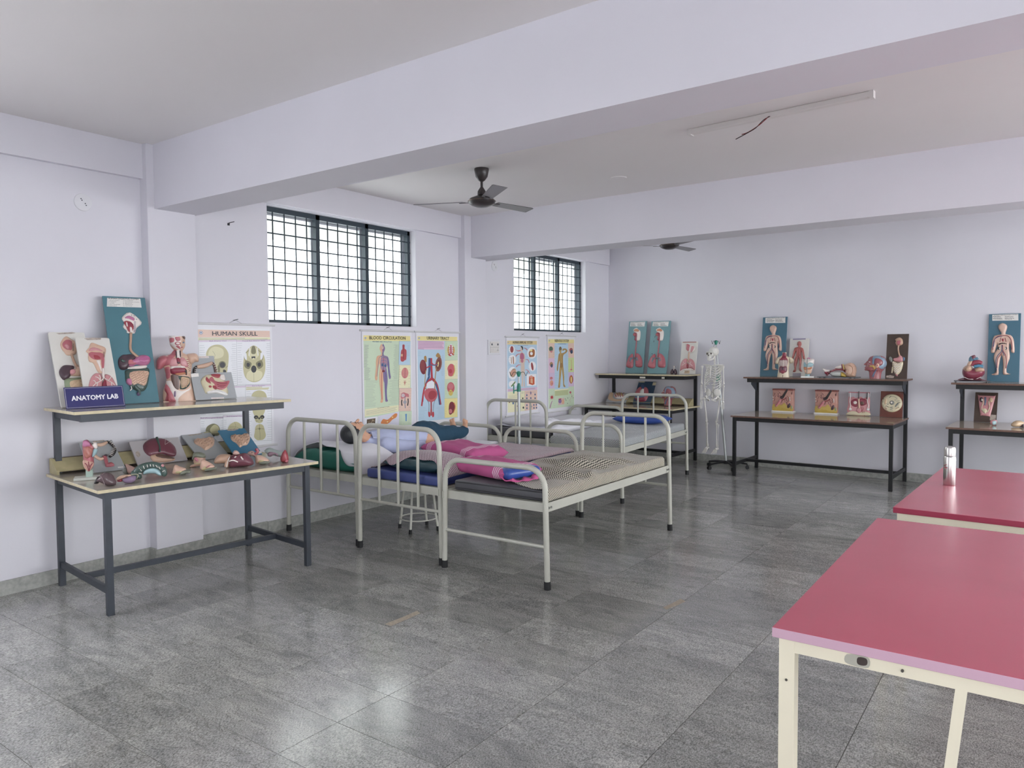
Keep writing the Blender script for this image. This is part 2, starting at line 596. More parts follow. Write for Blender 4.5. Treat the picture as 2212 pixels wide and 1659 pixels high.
def window(n, win):
    y0, y1, z0, z1 = win
    root = struct(thing('window_%d' % n, '', ''))
    del root['label'], root['category']
    x = WL - .105
    fw = .05
    mb = MB()
    mb.box((x - .03, y0, z1 - .045), (x + .02, y1, z1)).box((x - .03, y0, z0), (x + .02, y1, z0 + .028))
    mb.box((x - .03, y0, z0), (x + .02, y0 + .035, z1)).box((x - .03, y1 - .035, z0), (x + .02, y1, z1))
    mb.build('window_frame', steel, root, smooth=False)
    third = (y1 - y0) / 3
    for k in (1, 2):
        yc = y0 + third * k
        MB().box((x - .03, yc - .022, z0), (x + .02, yc + .022, z1)).build('mullion', steel, root, smooth=False)
    nz = 9
    for k in range(1, nz):
        z = z0 + (z1 - z0) * k / nz - .004
        MB().box((x + .018, y0, z - .006), (x + .026, y1, z + .006)).build('bar', steel, root, smooth=False)
    for s in range(3):
        for k in range(1, 5):
            y = y0 + third * (s + k / 5)
            MB().cyl((x + .012, y, z0), (x + .012, y, z1), .0065, n=8).build('bar', steel, root)
    # sliding sashes
    gx = x - .075
    for s in range(3):
        a, b = y0 + third * s - .02, y0 + third * (s + 1) + .02
        a, b = max(a, y0 + .005), min(b, y1 - .005)
        xx = gx - (.02 if s == 1 else 0)
        sash = MB()
        sash.box((xx - .01, a, z0), (xx + .01, a + .035, z1)).box((xx - .01, b - .035, z0), (xx + .01, b, z1))
        sash.box((xx - .01, a + .035, z1 - .06), (xx + .01, b - .035, z1)).box((xx - .01, a + .035, z0), (xx + .01, b - .035, z0 + .035))
        so = sash.build('sash', alu, root, smooth=False)
        MB().add([(xx, a + .03, z0 + .03), (xx, b - .03, z0 + .03), (xx, b - .03, z1 - .05), (xx, a + .03, z1 - .05)], [(0, 1, 2, 3)]).build('pane', glass, so, smooth=False)
    # concrete sunshade outside
    MB().box((WL - 1.0, y0 - .25, z1 + .02), (WL - .24, y1 + .25, z1 + .1)).box((WL - 1.0, y0 - .25, z1 - .13), (WL - .93, y1 + .25, z1 + .02)).build('sunshade', concrete, root, smooth=False)
window(1, WIN1)
window(2, WIN2)
struct(MB().box((-40, -30, -.6), (30, 45, -.5)).build('ground_outside', M('outside_ground', '#c6c5c8', .95), smooth=False))
# pale cement fillets where cut tiles meet the joint
fillet = M('pale_cement', '#ada290', .6, var=.25, scale=60)
for P in ([(-3.122, 3.012), (-3.07, 3.012), (-3.068, 3.15), (-3.073, 3.264), (-3.118, 3.285), (-3.114, 3.15)], [(-1.90, 4.2), (-1.868, 4.176), (-1.845, 4.29), (-1.828, 4.385), (-1.876, 4.415), (-1.885, 4.3)]):
    MB().prism(P, lambda p: (p[0], p[1], -.001), lambda p: (p[0], p[1], .0008)).build('cement_fillet', fillet, floor, smooth=False)

# ================================================================== display tables (steel frame, two tiers)
black_steel = M('black_painted_steel', '#17181a', .45, var=.15, scale=14)
grey_steel = M('slate_painted_steel', '#363c45', .45, var=.15, scale=14)
edge_beige = M('laminate_edge_beige', '#cfc3a2', .5, var=.12, scale=30)
edge_brown = M('laminate_edge_brown', '#6e5347', .5, var=.2, scale=30)
lam_grey = M('glossy_greige_laminate', '#aca59b', .12, var=.06, scale=3)
lam_brown = M('glossy_brown_laminate', '#b3a593', .10, var=.06, scale=3)
def slab(name, lo, hi, top, edge, parent):
    mb = MB()
    mb.box(lo, hi)
    mb.m = [1, 1, 1, 1, 1, 0]
    o = mb.build(name, [top, edge], parent, smooth=False)
    return bevel(o, .0015, 1)
def display_table(label, cx, cy, rot, L, D, zl, zu, ol, ou, ub, uf, steel_m, top_m, edge_m, brackets=False):
    """x along the length, -y is the open front, +y the wall side"""
    t = thing('display_table', label, 'table', (cx, cy, 0), rot, 'two tier anatomy display tables')
    lw = .038
    th = .02
    for sx in (-1, 1):
        x = sx * L / 2
        MB().box((x - lw / 2, -D / 2 - lw / 2, 0), (x + lw / 2, -D / 2 + lw / 2, zl - th)).build('leg', steel_m, t, smooth=False)
        MB().box((x - lw / 2, D / 2 - lw / 2, 0), (x + lw / 2, D / 2 + lw / 2, zu - th)).build('rear_leg', steel_m, t, smooth=False)
        MB().box((x - .015, -D / 2, zl - th - .05), (x + .015, D / 2, zl - th)).build('side_rail', steel_m, t, smooth=False)
        MB().box((x - .015, D / 2 - uf + .04, zu - th - .05), (x + .015, D / 2, zu - th)).build('shelf_arm', steel_m, t, smooth=False)
        MB().box((x - .012, -D / 2, .13), (x + .012, D / 2, .17)).build('foot_rail', steel_m, t, smooth=False)
        if brackets:
            g = [(0, 0), (.12, 0), (.12, -.03), (.03, -.11), (0, -.12)]
            gx = x - sx * .0
            MB().prism(g, lambda p: (gx - .004, D / 2 - .02 - p[0] * 1.6, zu - .07 + p[1]), lambda p: (gx + .004, D / 2 - .02 - p[0] * 1.6, zu - .07 + p[1])).build('gusset', grey_steel, t, smooth=False)
    for y in (-D / 2, D / 2):
        MB().box((-L / 2, y - .015, zl - th - .05), (L / 2, y + .015, zl - th)).build('apron_rail', steel_m, t, smooth=False)
    MB().box((-L / 2, -.015, .135), (L / 2, .015, .17)).build('stretcher', steel_m, t, smooth=False)
    MB().box((-L / 2 - ou * .35, D / 2 - uf + .03, zu - th - .05), (L / 2 + ou * .35, D / 2 - uf + .06, zu - th)).build('shelf_rail', steel_m, t, smooth=False)
    slab('table_top', (-L / 2 - ol, -D / 2 - .06, zl - th), (L / 2 + ol, D / 2 + .02, zl), top_m, edge_m, t)
    slab('upper_shelf', (-L / 2 - ou, D / 2 - uf, zu - th), (L / 2 + ou, D / 2 + ub, zu), top_m, edge_m, t)
    return t
T1Z, T1U = .784, 1.236
T2Z, T2U = .767, 1.235
T3Z, T3U = .795, 1.246
T4Z, T4U = .768, 1.214
display_table('slate steel display table with beige edges under the ANATOMY LAB sign', -4.974, 2.888, rad(83.9), 1.38, .88, T1Z, T1U, .07, .07, .02, .58, grey_steel, lam_grey, edge_beige)
display_table('black display table holding skin blocks and ear model', -2.269, 9.523, rad(-2.2), 1.793, .79, T2Z, T2U, .03, .062, .045, .34, black_steel, lam_brown, edge_brown, True)
display_table('dark display table in the corner with two lung boards', -4.795, 9.79, rad(-4), 1.37, .76, T3Z, T3U, .075, .066, .025, .42, black_steel, lam_brown, edge_beige)
display_table('black display table holding the red heart model', .10, 9.33, rad(-2.5), 1.78, .80, T4Z, T4U, .04, .066, .03, .36, black_steel, lam_brown, edge_brown, True)

tg = thing('shelf_tag', 'small white tag on the corner table shelf edge, longer one', 'tag', (-4.73, 9.737, T3U - .047), rad(-4), 'paper tags on shelf rail')
MB().box((-.045, -.002, -.012), (.045, 0, .012)).build('tag_paper', M('tag_paper', '#dcd8cc', .6), tg, smooth=False)
tg = thing('shelf_tag', 'small white tag on the corner table shelf edge, shorter one', 'tag', (-4.40, 9.714, T3U - .047), rad(-4), 'paper tags on shelf rail')
MB().box((-.022, -.002, -.012), (.022, 0, .012)).build('tag_paper', M('tag_paper', '#dcd8cc', .6), tg, smooth=False)

# ================================================================== hospital beds
bed_paint = M('bed_enamel', '#b9b9ae', .38, var=.06, scale=10)
rubber = M('black_rubber', '#1d1e20', .7)
zinc = M('zinc_bolt', '#9b9c98', .35, metal=.8)
def arch(w, h, y, r=.14, splay=.035):
    pts = [(-w / 2 - splay, y, .03), (-w / 2, y, h - r)]
    for k in range(1, 8):
        a = PI - k * PI / 2 / 8
        pts.append((-w / 2 + r + r * math.cos(a), y, h - r + r * math.sin(a)))
    pts += [(-w / 2 + r, y, h), (w / 2 - r, y, h)]
    for k in range(1, 8):
        a = PI / 2 - k * PI / 2 / 8
        pts.append((w / 2 - r + r * math.cos(a), y, h - r + r * math.sin(a)))
    pts += [(w / 2, y, h - r), (w / 2 + splay, y, .03)]
    return pts
DECK = .575
def hospital_bed(label, cx, cy, rot, w=.92, L=1.98, splay=.015):
    """+y is the low foot end, -y the tall head end"""
    t = thing('hospital_bed', label, 'bed', (cx, cy, 0), rot, 'grey tubular hospital beds')
    MB().tube(arch(w, 1.01, -L / 2, splay=splay), .0195, 12).build('head_frame', bed_paint, t)
    MB().tube(arch(w, .81, L / 2, splay=splay), .0195, 12).build('foot_frame', bed_paint, t)
    for k in (-1, 0, 1):
        MB().cyl((k * w * .245, -L / 2, .40), (k * w * .245, -L / 2, 1.0), .0115, n=8).build('head_bar', bed_paint, t)
    MB().cyl((-w / 2 - splay * .6, -L / 2, .40), (w / 2 + splay * .6, -L / 2, .40), .0125, n=8).build('head_cross_bar', bed_paint, t)
    MB().cyl((-w / 2 - splay * .7, L / 2, .285), (w / 2 + splay * .7, L / 2, .285), .0125, n=8).build('foot_cross_bar', bed_paint, t)
    for sx in (-1, 1):
        x = sx * (w / 2 + .004)
        mb = MB().box((x - .003, -L / 2 + .015, DECK - .055), (x + .003, L / 2 - .015, DECK + .005))
        mb.box((min(x, x - sx * .04), -L / 2 + .015, DECK - .058), (max(x, x - sx * .04), L / 2 - .015, DECK - .053))
        r = mb.build('side_rail', bed_paint, t, smooth=False)
        for sy in (-1, 1):
            MB().box((x - .004, sy * L / 2 - sy * .02 - .045, DECK - .052), (x + .006 * sx, sy * L / 2 - sy * .02 + .045, DECK - .002)).build('bracket_plate', bed_paint, r, smooth=False)
            for d in (.025, .055):
                yb = sy * (L / 2 - d)
                MB().cyl((x, yb, DECK - .028), (x + sx * .014, yb, DECK - .028), .008, n=8).build('bolt', zinc, r)
        for sy in (-1, 1):
            fx = sx * (w / 2 + splay)
            MB().cyl((fx, sy * L / 2, 0), (fx - sx * .002, sy * L / 2, .055), .0235, .0225).build('rubber_foot', rubber, t)
    for sy in (-1, 1):
        y = sy * (L / 2 - .02)
        MB().box((-w / 2, y - .004, DECK - .06), (w / 2, y + .004, DECK)).build('end_rail', bed_paint, t, smooth=False)
    MB().box((-w / 2 + .01, -L / 2 + .02, DECK - .012), (w / 2 - .01, L / 2 - .02, DECK - .002)).build('deck_sheet', bed_paint, t, smooth=False)
    return t
#          centre x, centre y
BED_A = (-5.036, 5.13); BED_B = (-4.085, 5.10); BED_C = (-3.132, 5.07); BED_D = (-5.095, 8.06); BED_E = (-4.085, 7.85)
hospital_bed('hospital bed beside the window wall carrying the mannequin', *BED_A, 0, w=.88)
hospital_bed('middle hospital bed with blue mattress between the other two', *BED_B, 0, w=.86)
hospital_bed('hospital bed with black white checked sheet and exposed grey mattress', *BED_C, PI, w=.88)
hospital_bed('far hospital bed against the wall below the nervous system chart', *BED_D, rad(1), w=.86)
hospital_bed('far hospital bed with blue plastic pillow by the display table', *BED_E, PI + rad(4), w=.88, L=2.06)

# ================================================================== white steel stool under the middle bed
cream_steel = M('cream_steel', '#d9d8cd', .4, var=.05, scale=10)
st = thing('stool', 'small round steel stool standing under the middle bed', 'stool', (-4.55, 4.83, 0))
MB().lathe([(.0, .435), (.145, .435), (.155, .445), (.155, .46), (.145, .468), (0, .468)]).build('stool_seat', M('stool_seat_steel', '#b9bab6', .35, metal=.4), st)
for k in range(4):
    a = rad(20 + 90 * k)
    c, s = math.cos(a), math.sin(a)
    pth = smooth_path([(.05 * c, .05 * s, .425), (.11 * c, .11 * s, .415), (.145 * c, .145 * s, .33), (.165 * c, .165 * s, .15), (.185 * c, .185 * s, .03)], 5)
    MB().tube(pth, .011, 8).build('leg', cream_steel, st)
    MB().cyl((.187 * c, .187 * s, 0), (.184 * c, .184 * s, .04), .0145).build('rubber_foot', rubber, st)
MB().tube([(.168 * math.cos(2 * PI * k / 28), .168 * math.sin(2 * PI * k / 28), .11) for k in range(28)], .006, 6, closed=True).build('foot_ring', cream_steel, st)

# ================================================================== red topped work tables
red_lam = M('red_laminate', '#c0586c', .25, var=.05, scale=2, bump=.04, bscale=300)
pink_edge = M('pink_edge_band', '#c3a0b2', .45)
red_edge = M('dark_red_edge_band', '#8f2743', .4)
ivory = M('ivory_enamel', '#e3dcc6', .45, var=.04, scale=6)
def red_table(label, corner, rot, W_, L_, edge, slant=False):
    t = thing('work_table', label, 'table', (corner[0], corner[1], 0), rot, 'red topped work tables')
    H = .75
    mb = MB().box((0, 0, H - .03), (W_, L_, H))
    mb.m = [1, 1, 1, 1, 1, 0]
    bevel(mb.build('table_top', [red_lam, edge], t, smooth=False), .002, 2)
    i = .04
    for x in (i, W_ - i):
        for y in (i, L_ - i):
            MB().box((x - .023, y - .023, 0.02), (x + .023, y + .023, H - .03)).build('leg', ivory, t, smooth=False)
            MB().box((x - .02, y - .02, 0), (x + .02, y + .02, .02)).build('rubber_foot', rubber, t, smooth=False)
    for y in (i, L_ - i):
        MB().box((i + .0232, y - .0225, H - .072), (W_ - i - .0232, y + .0225, H - .0305)).build('apron_rail', ivory, t, smooth=False)
    for x in (i, W_ - i):
        MB().box((x - .02, i + .0232, H - .07), (x + .02, L_ - i - .0232, H - .0305)).build('side_rail', ivory, t, smooth=False)
    if slant:
        MB().bar((.497, i - .002, H - .06), (.43, i - .002, .012), .028, .04, up=(0, 1, 0)).build('slanted_leg', ivory, t, smooth=False)
        # scorched paint patch with a dark weld mark on the near rail
        pm = M('scuffed_paint', '#a9a79b', .6)
        MB().prism(spl([(.205, -.064), (.21, -.04), (.25, -.036), (.27, -.04), (.268, -.066), (.235, -.07)], 3), lambda p: (p[0], i - .0232, H + p[1]), lambda p: (p[0], i - .0237, H + p[1])).build('paint_scuff', pm, t, smooth=False)
        MB().prism(spl([(.238, -.06), (.24, -.042), (.262, -.041), (.264, -.058), (.25, -.064)], 3), lambda p: (p[0], i - .0234, H + p[1]), lambda p: (p[0], i - .0240, H + p[1])).build('burn_mark', M('burn_mark', '#3a302d', .7), t, smooth=False)
        MB().cyl((.355, i - .024, H - .052), (.355, i - .03, H - .052), .004, n=8).build('rivet', M('rivet_dark', '#4a4640', .5), t)
        MB().cyl((.04, i - .024, H - .16), (.04, i - .026, H - .16), .004, n=8).build('rivet', M('rivet_dark', '#4a4640', .5), t)
    return t
red_table('large red topped table with pink edge and ivory steel legs in front', (-.665, 2.262), rad(.3), 1.35, 1.78, pink_edge, True)
red_table('red topped table carrying the steel vacuum flask', (-.652, 4.36), rad(-2.2), 1.35, 1.68, red_edge)

# ---- vacuum flask
steel_b = M('brushed_stainless', '#c9c5c2', .25, metal=1.0)
fl_ = thing('vacuum_flask', 'stainless steel vacuum flask standing on the red table', 'flask', (-.475, 5.26, .7505))
MB().lathe([(.0, 0), (.033, 0), (.0345, .004), (.0345, .172), (.032, .18), (.0, .18)], n=32).build('flask_body', steel_b, fl_)
MB().lathe([(.0, .183), (.0325, .183), (.0325, .222), (.029, .236), (.018, .241), (0, .241)], n=32).build('flask_cup', steel_b, fl_)
MB().lathe([(.0, .179), (.031, .179), (.031, .184), (0, .184)], n=32).build('gasket', M('gasket', '#3a3636', .5), fl_)
logo = MB()
mk = M('flask_red_print', '#a04a52', .4)
for z, a0, a1, h in ((.118, -2.62, -1.92, .004), (.108, -2.5, -1.85, .006), (.101, -2.3, -1.95, .003)):
    n = 8
    vs = []
    for k in range(n + 1):
        a = a0 + (a1 - a0) * k / n
        for dz in (0, h):
            vs.append((.0348 * math.cos(a), .0348 * math.sin(a), z + dz + .01 * (k / n) * (z > .11)))
    logo.add(vs, [(2 * k, 2 * k + 2, 2 * k + 3, 2 * k + 1) for k in range(n)])
logo.build('logo_print', mk, fl_)

# ================================================================== ceiling fans and tube light
fan_brown = M('fan_dark_brown', '#3b3636', .3, var=.1, scale=20)
fan_blade = M('fan_blade_brown', '#5a5557', .28)
def fan(label, x, y, zhub, angs):
    t = thing('ceiling_fan', label, 'fan', (x, y, CEIL), 0, 'ceiling fans')
    d = zhub - CEIL
    MB().lathe([(0, 0), (.062, 0), (.064, -.012), (.052, -.07), (.03, -.10), (.014, -.112), (0, -.112)]).build('canopy', fan_brown, t)
    MB().cyl((0, 0, -.1), (0, 0, d + .07), .011).build('down_rod', fan_brown, t)
    MB().lathe([(0, d + .13), (.014, d + .125), (.036, d + .09), (.038, d + .06), (.02, d + .05), (0, d + .05)]).build('lower_cup', fan_brown, t)
    h = MB().lathe([(0, d + .055), (.05, d + .05), (.1, d + .03), (.115, d + .012), (.118, d), (.112, d - .012), (.09, d - .028), (.05, d - .042), (0, d - .046)], n=36).build('motor_housing', fan_brown, t)
    MB().tube([(.119 * math.cos(2 * PI * k / 36), .119 * math.sin(2 * PI * k / 36), d + .006) for k in range(36)], .003, 6, closed=True).build('trim_ring', M('fan_trim_copper', '#8a7a72', .25, metal=.8), h)
    for a in angs:
        R = Matrix.Rotation(rad(a), 4, 'Z') @ Matrix.Translation((0, 0, d)) @ Matrix.Rotation(rad(-9), 4, 'X')
        mb = MB(R)
        P = [(.16, -.045), (.58, -.062), (.605, -.055), (.612, .05), (.6, .062), (.16, .05)]
        mb.prism(P, lambda p: (p[0], p[1], -.001 + .008 * (p[1] / .06) ** 2), lambda p: (p[0], p[1], .0015 + .008 * (p[1] / .06) ** 2))
        b = mb.build('blade', fan_blade, t, smooth=False)
        MB(R).box((.09, -.02, -.004), (.2, .02, .0)).build('blade_bracket', fan_brown, b, smooth=False)
fan('dark brown three blade ceiling fan hanging between the beams', -3.985, 5.07, 2.885, (-158, 82, -38))
fan('distant dark ceiling fan mostly hidden behind the second beam', -3.83, 8.63, 2.885, (-150, -35, 85))
tb = thing('tube_light', 'white tube light batten on ceiling with dangling wires', 'light', (-1.5, 5.055, CEIL), rad(-3.6))
white_pl = M('white_plastic', '#dcd9d6', .45)
bevel(MB().box((-.6, -.0225, -.038), (.6, .0225, 0)).build('batten', white_pl, tb, smooth=False), .006, 2)
for s in (-1, 1):
    MB().box((s * .6 - .012, -.024, -.044), (s * .6 + .012, .024, 0)).build('end_cap', white_pl, tb, smooth=False)
MB().tube(smooth_path([(-.03, -.024, -.03), (-.05, -.05, -.06), (-.09, -.06, -.09), (-.15, -.07, -.12), (-.19, -.08, -.13)], 5), .003, 6).build('wire', M('wire_red', '#7d2b2b', .5), tb)
MB().tube(smooth_path([(-.02, -.024, -.03), (-.06, -.045, -.055), (-.1, -.065, -.1), (-.16, -.075, -.128), (-.23, -.085, -.155)], 5), .003, 6).build('wire', M('wire_dark', '#2d2226', .5), tb)

# ================================================================== small fittings on walls and ceiling
plate = M('cover_plate_white', '#dcdce0', .5)
def cover(label, y, z):
    t = thing('junction_cover', label, 'cover plate', (WL, y, z), (0, PI / 2, 0), 'round junction covers')
    MB().lathe([(0, 0), (.062, 0), (.06, .006), (.05, .009), (0, .01)]).build('cover_disc', plate, t)
    for p in ((.02, .018), (-.022, -.016), (.008, .012), (-.012, -.01)):
        MB().cyl((p[0], p[1], .0095), (p[0], p[1], .0115), .004, n=8).build('screw_hole', M('hole_dark', '#3c3f4a', .7), t)
cover('round white junction cover high on the wall left of the column', 2.511, 2.677)
cover('round white junction cover under the beam beside the far window', 7.347, 2.65)
cc = thing('ceiling_cover', 'flat round cover plate on the ceiling near the fan', 'cover plate', (-3.95, 4.745, CEIL))
MB().lathe([(0, 0), (.075, 0), (.07, -.006), (0, -.008)]).build('cover_disc', ceil_m, cc)
cc = thing('ceiling_cover', 'faint round cover plate on the ceiling close to the second beam', 'cover plate', (-3.205, 6.1, CEIL))
MB().lathe([(0, 0), (.075, 0), (.07, -.006), (0, -.008)]).build('cover_disc', ceil_m, cc)
sw = thing('switch_board', 'square white switch board beside the immune system chart', 'switch', (WL, 7.316, 1.644), (0, 0, PI / 2))
bevel(MB().box((-.122, -.012, -.092), (.122, 0, .092)).build('back_plate', plate, sw, smooth=False), .004)
bevel(MB().box((-.09, -.02, -.07), (.09, -.012, .07)).build('switch_frame', white_pl, sw, smooth=False), .003)
line_d = M('switch_gap', '#7b7c80', .6)
MB().box((-.085, -.0205, -.0015), (.085, -.0198, .0015)).build('gap_line', line_d, sw, smooth=False)
for k in range(4):
    bevel(MB().box((-.08 + k * .028, -.026, -.06), (-.056 + k * .028, -.02, -.012)).build('switch_key', white_pl, sw, smooth=False), .002)
for px, pz in ((-.06, .035), (.062, .035)):
    MB().cyl((px, -.0202, pz), (px, -.024, pz), .013, n=14).build('indicator', M('switch_dark', '#5b6068', .5), sw)
bevel(MB().box((-.04, -.025, .015), (.04, -.02, .058)).build('regulator', white_pl, sw, smooth=False), .002)
for px, pz in ((.06, -.025), (.05, -.042), (.07, -.042)):
    MB().cyl((px, -.0202, pz), (px, -.0215, pz), .005, n=8).build('socket_hole', M('switch_dark', '#5b6068', .5), sw)
nl = thing('wall_nail', 'small bent nail high on the wall beside window', 'nail', (WL, 3.669, 2.686), (0, 0, PI / 2))
MB().tube([(0, 0, 0), (0, -.03, .002), (.03, -.035, .012)], .003, 6).build('nail_shank', rubber, nl)
MB().box((-.012, -.006, -.02), (.006, 0, -.002)).build('nail_anchor', rubber, nl, smooth=False)

# ================================================================== bedding
def fabric_check(name, c1, c2, cell=.011, rough=.9, stripes=False):
    m = bpy.data.materials.new(name)
    m.use_nodes = True
    nt = m.node_tree
    L = nt.links.new
    b = nt.nodes['Principled BSDF']
    uv = nt.nodes.new('ShaderNodeUVMap')
    ck = nt.nodes.new('ShaderNodeTexChecker')
    ck.inputs['Scale'].default_value = 1 / cell
    ck.inputs['Color1'].default_value = srgb(c1)
    ck.inputs['Color2'].default_value = srgb(c2)
    L(uv.outputs[0], ck.inputs['Vector'])
    L(ck.outputs['Color'], b.inputs['Base Color'])
    b.inputs['Roughness'].default_value = rough
    b.inputs['Sheen Weight'].default_value = .15
    return m
chk_bw = fabric_check('black_white_check', '#26241f', '#cfc8b8', .0095)
chk_purple = fabric_check('purple_white_check', '#5d3d4c', '#d2c2c8', .0085)
chk_grey = fabric_check('grey_white_check', '#2d3238', '#cfd3d4', .0095)
fringe_m = M('dark_selvage', '#2a2a31', .9)
white_cloth = M('white_cotton', '#e4e4ea', .8, var=.03, scale=6)
blue_foam = M('blue_rexine', '#3c4880', .5, var=.08, scale=9, bump=.08, bscale=120)
green_foam = M('green_rexine', '#1f6a5c', .55, var=.08, scale=9)
dark_foam = M('charcoal_rexine', '#4a4a4f', .5, var=.08, scale=9)
teal_dark = M('dark_teal_rexine', '#26424b', .45, var=.1, scale=9)
blue_vinyl = M('blue_vinyl', '#34509c', .3, var=.08, scale=9)
def striped_cloth(name, c1, c2):
    m = bpy.data.materials.new(name)
    m.use_nodes = True
    nt = m.node_tree
    L = nt.links.new
    b = nt.nodes['Principled BSDF']
    tc = nt.nodes.new('ShaderNodeTexCoord'); sx = nt.nodes.new('ShaderNodeSeparateXYZ')
    L(tc.outputs['Object'], sx.inputs[0])
    ab = nt.nodes.new('ShaderNodeMath'); ab.operation = 'ABSOLUTE'
    L(sx.outputs['X'], ab.inputs[0])
    mr = nt.nodes.new('ShaderNodeMapRange'); mr.inputs['From Min'].default_value = 0; mr.inputs['From Max'].default_value = .4
    L(ab.outputs[0], mr.inputs['Value'])
    r = nt.nodes.new('ShaderNodeValToRGB'); r.color_ramp.interpolation = 'CONSTANT'
    e = r.color_ramp.elements
    e[0].position = 0; e[0].color = srgb(c1); e[1].position = .99; e[1].color = srgb(c1)
    for q in (.585, .635, .685, .735):
        a = e.new(q); a.color = srgb(c2)
        a = e.new(q + .024); a.color = srgb(c1)
    L(mr.outputs[0], r.inputs['Fac']); L(r.outputs['Color'], b.inputs['Base Color'])
    b.inputs['Roughness'].default_value = .85
    return m
pink_cloth = striped_cloth('pink_striped_cotton', '#b9588a', '#e6cddb')
white_stripe = M('pink_white_stripe', '#efd6e4', .85)

def rounded_slab(mb, lo, hi, r=.02, seg=3):
    """box with rounded vertical and horizontal edges"""
    bm = bmesh.new()
    bmesh.ops.create_cube(bm, size=1)
    for v in bm.verts:
        v.co = Vector([lo[i] + (v.co[i] + .5) * (hi[i] - lo[i]) for i in range(3)])
    bmesh.ops.bevel(bm, geom=list(bm.edges), offset=r, segments=seg, affect='EDGES', profile=.5)
    bm.verts.index_update()
    mb.add([v.co.copy() for v in bm.verts], [tuple(v.index for v in f.verts) for f in bm.faces])
    bm.free()
    return mb

def mattress(label, bed, rot, lo, hi, mat, piping=None):
    t = thing('mattress', label, 'mattress', (bed[0], bed[1], DECK + .0005), rot, 'bed mattresses')
    rounded_slab(MB(), (lo[0], lo[1], 0), (hi[0], hi[1], hi[2]), .018).build('mattress_cover', mat, t, angle=60)
    if piping:
        for z in (.02, hi[2] - .012):
            mb = MB()
            c = .02
            mb.tube([(lo[0] + c, lo[1], z), (hi[0] - c, lo[1], z), (hi[0], lo[1] + c, z), (hi[0], hi[1] - c, z), (hi[0] - c, hi[1], z), (lo[0] + c, hi[1], z), (lo[0], hi[1] - c, z), (lo[0], lo[1] + c, z)], .004, 6, closed=True)
            mb.build('piping', piping, t)
    return t

def pillow(name, label, loc, rot, size, mat, group=None, seed=1, pinch=.55, cat='pillow', dent=None, box=3.1):
    """soft cushion: x long, y short, z thick; base at z=0"""
    t = thing(name, label, cat, loc, rot, group)
    rnd = random.Random(seed)
    ph = [rnd.uniform(0, 6) for _ in range(6)]
    nx, ny = 36, 24
    w, d, h = size
    vs, fs = [], []
    for side in (1, -1):
        for j in range(ny + 1):
            for i in range(nx + 1):
                u, v = i / nx * 2 - 1, j / ny * 2 - 1
                e = max(0, (1 - abs(u) ** (box + .4))) ** .5 * max(0, (1 - abs(v) ** box)) ** .5
                x = u * w / 2 * (1 - .05 * (1 - abs(v)) * 0 - .045 * (1 - v * v) * abs(u))
                y = v * d / 2 * (1 - .06 * (1 - u * u) * abs(v) * pinch)
                wr = .10 * math.sin(5 * u + ph[0] + 2 * v) + .07 * math.sin(9 * v + ph[1] + 3 * u) + .05 * math.sin(14 * u + ph[2])
                wr += .10 * math.sin(16 * u * (1 if abs(v) > .4 else .5) + ph[3]) * abs(v) ** 3 + .1 * math.sin(14 * v + ph[4]) * abs(u) ** 3
                zt = h * (.5 + .5 * e * (1 + wr)) if side > 0 else h * (.5 - .5 * min(1, e * 1.1))
                if dent and side > 0:
                    zt -= dent * e * math.exp(-(u * u + v * v) * 3)
                vs.append((x, y, zt))
    o = (nx + 1) * (ny + 1)
    for j in range(ny):
        for i in range(nx):
            a = j * (nx + 1) + i
            fs.append((a, a + 1, a + nx + 2, a + nx + 1))
            fs.append((o + a, o + a + nx + 1, o + a + nx + 2, o + a + 1))
    me = bpy.data.meshes.new('cushion')
    me.from_pydata(vs, [], fs)
    bm = bmesh.new(); bm.from_mesh(me)
    bmesh.ops.remove_doubles(bm, verts=bm.verts, dist=.0004)
    bm.to_mesh(me); bm.free()
    mats = mat if isinstance(mat, list) else [mat]
    for m in mats:
        me.materials.append(m)
    if len(mats) > 1:
        for p in me.polygons:
            u = abs(p.center.x) / (w / 2)
            k = 0
            for s in (.66, .72, .78, .84):
                if s < u < s + .032:
                    k = 1
            p.material_index = k
    finish(me, 'cushion', t, True, 180)
    return t

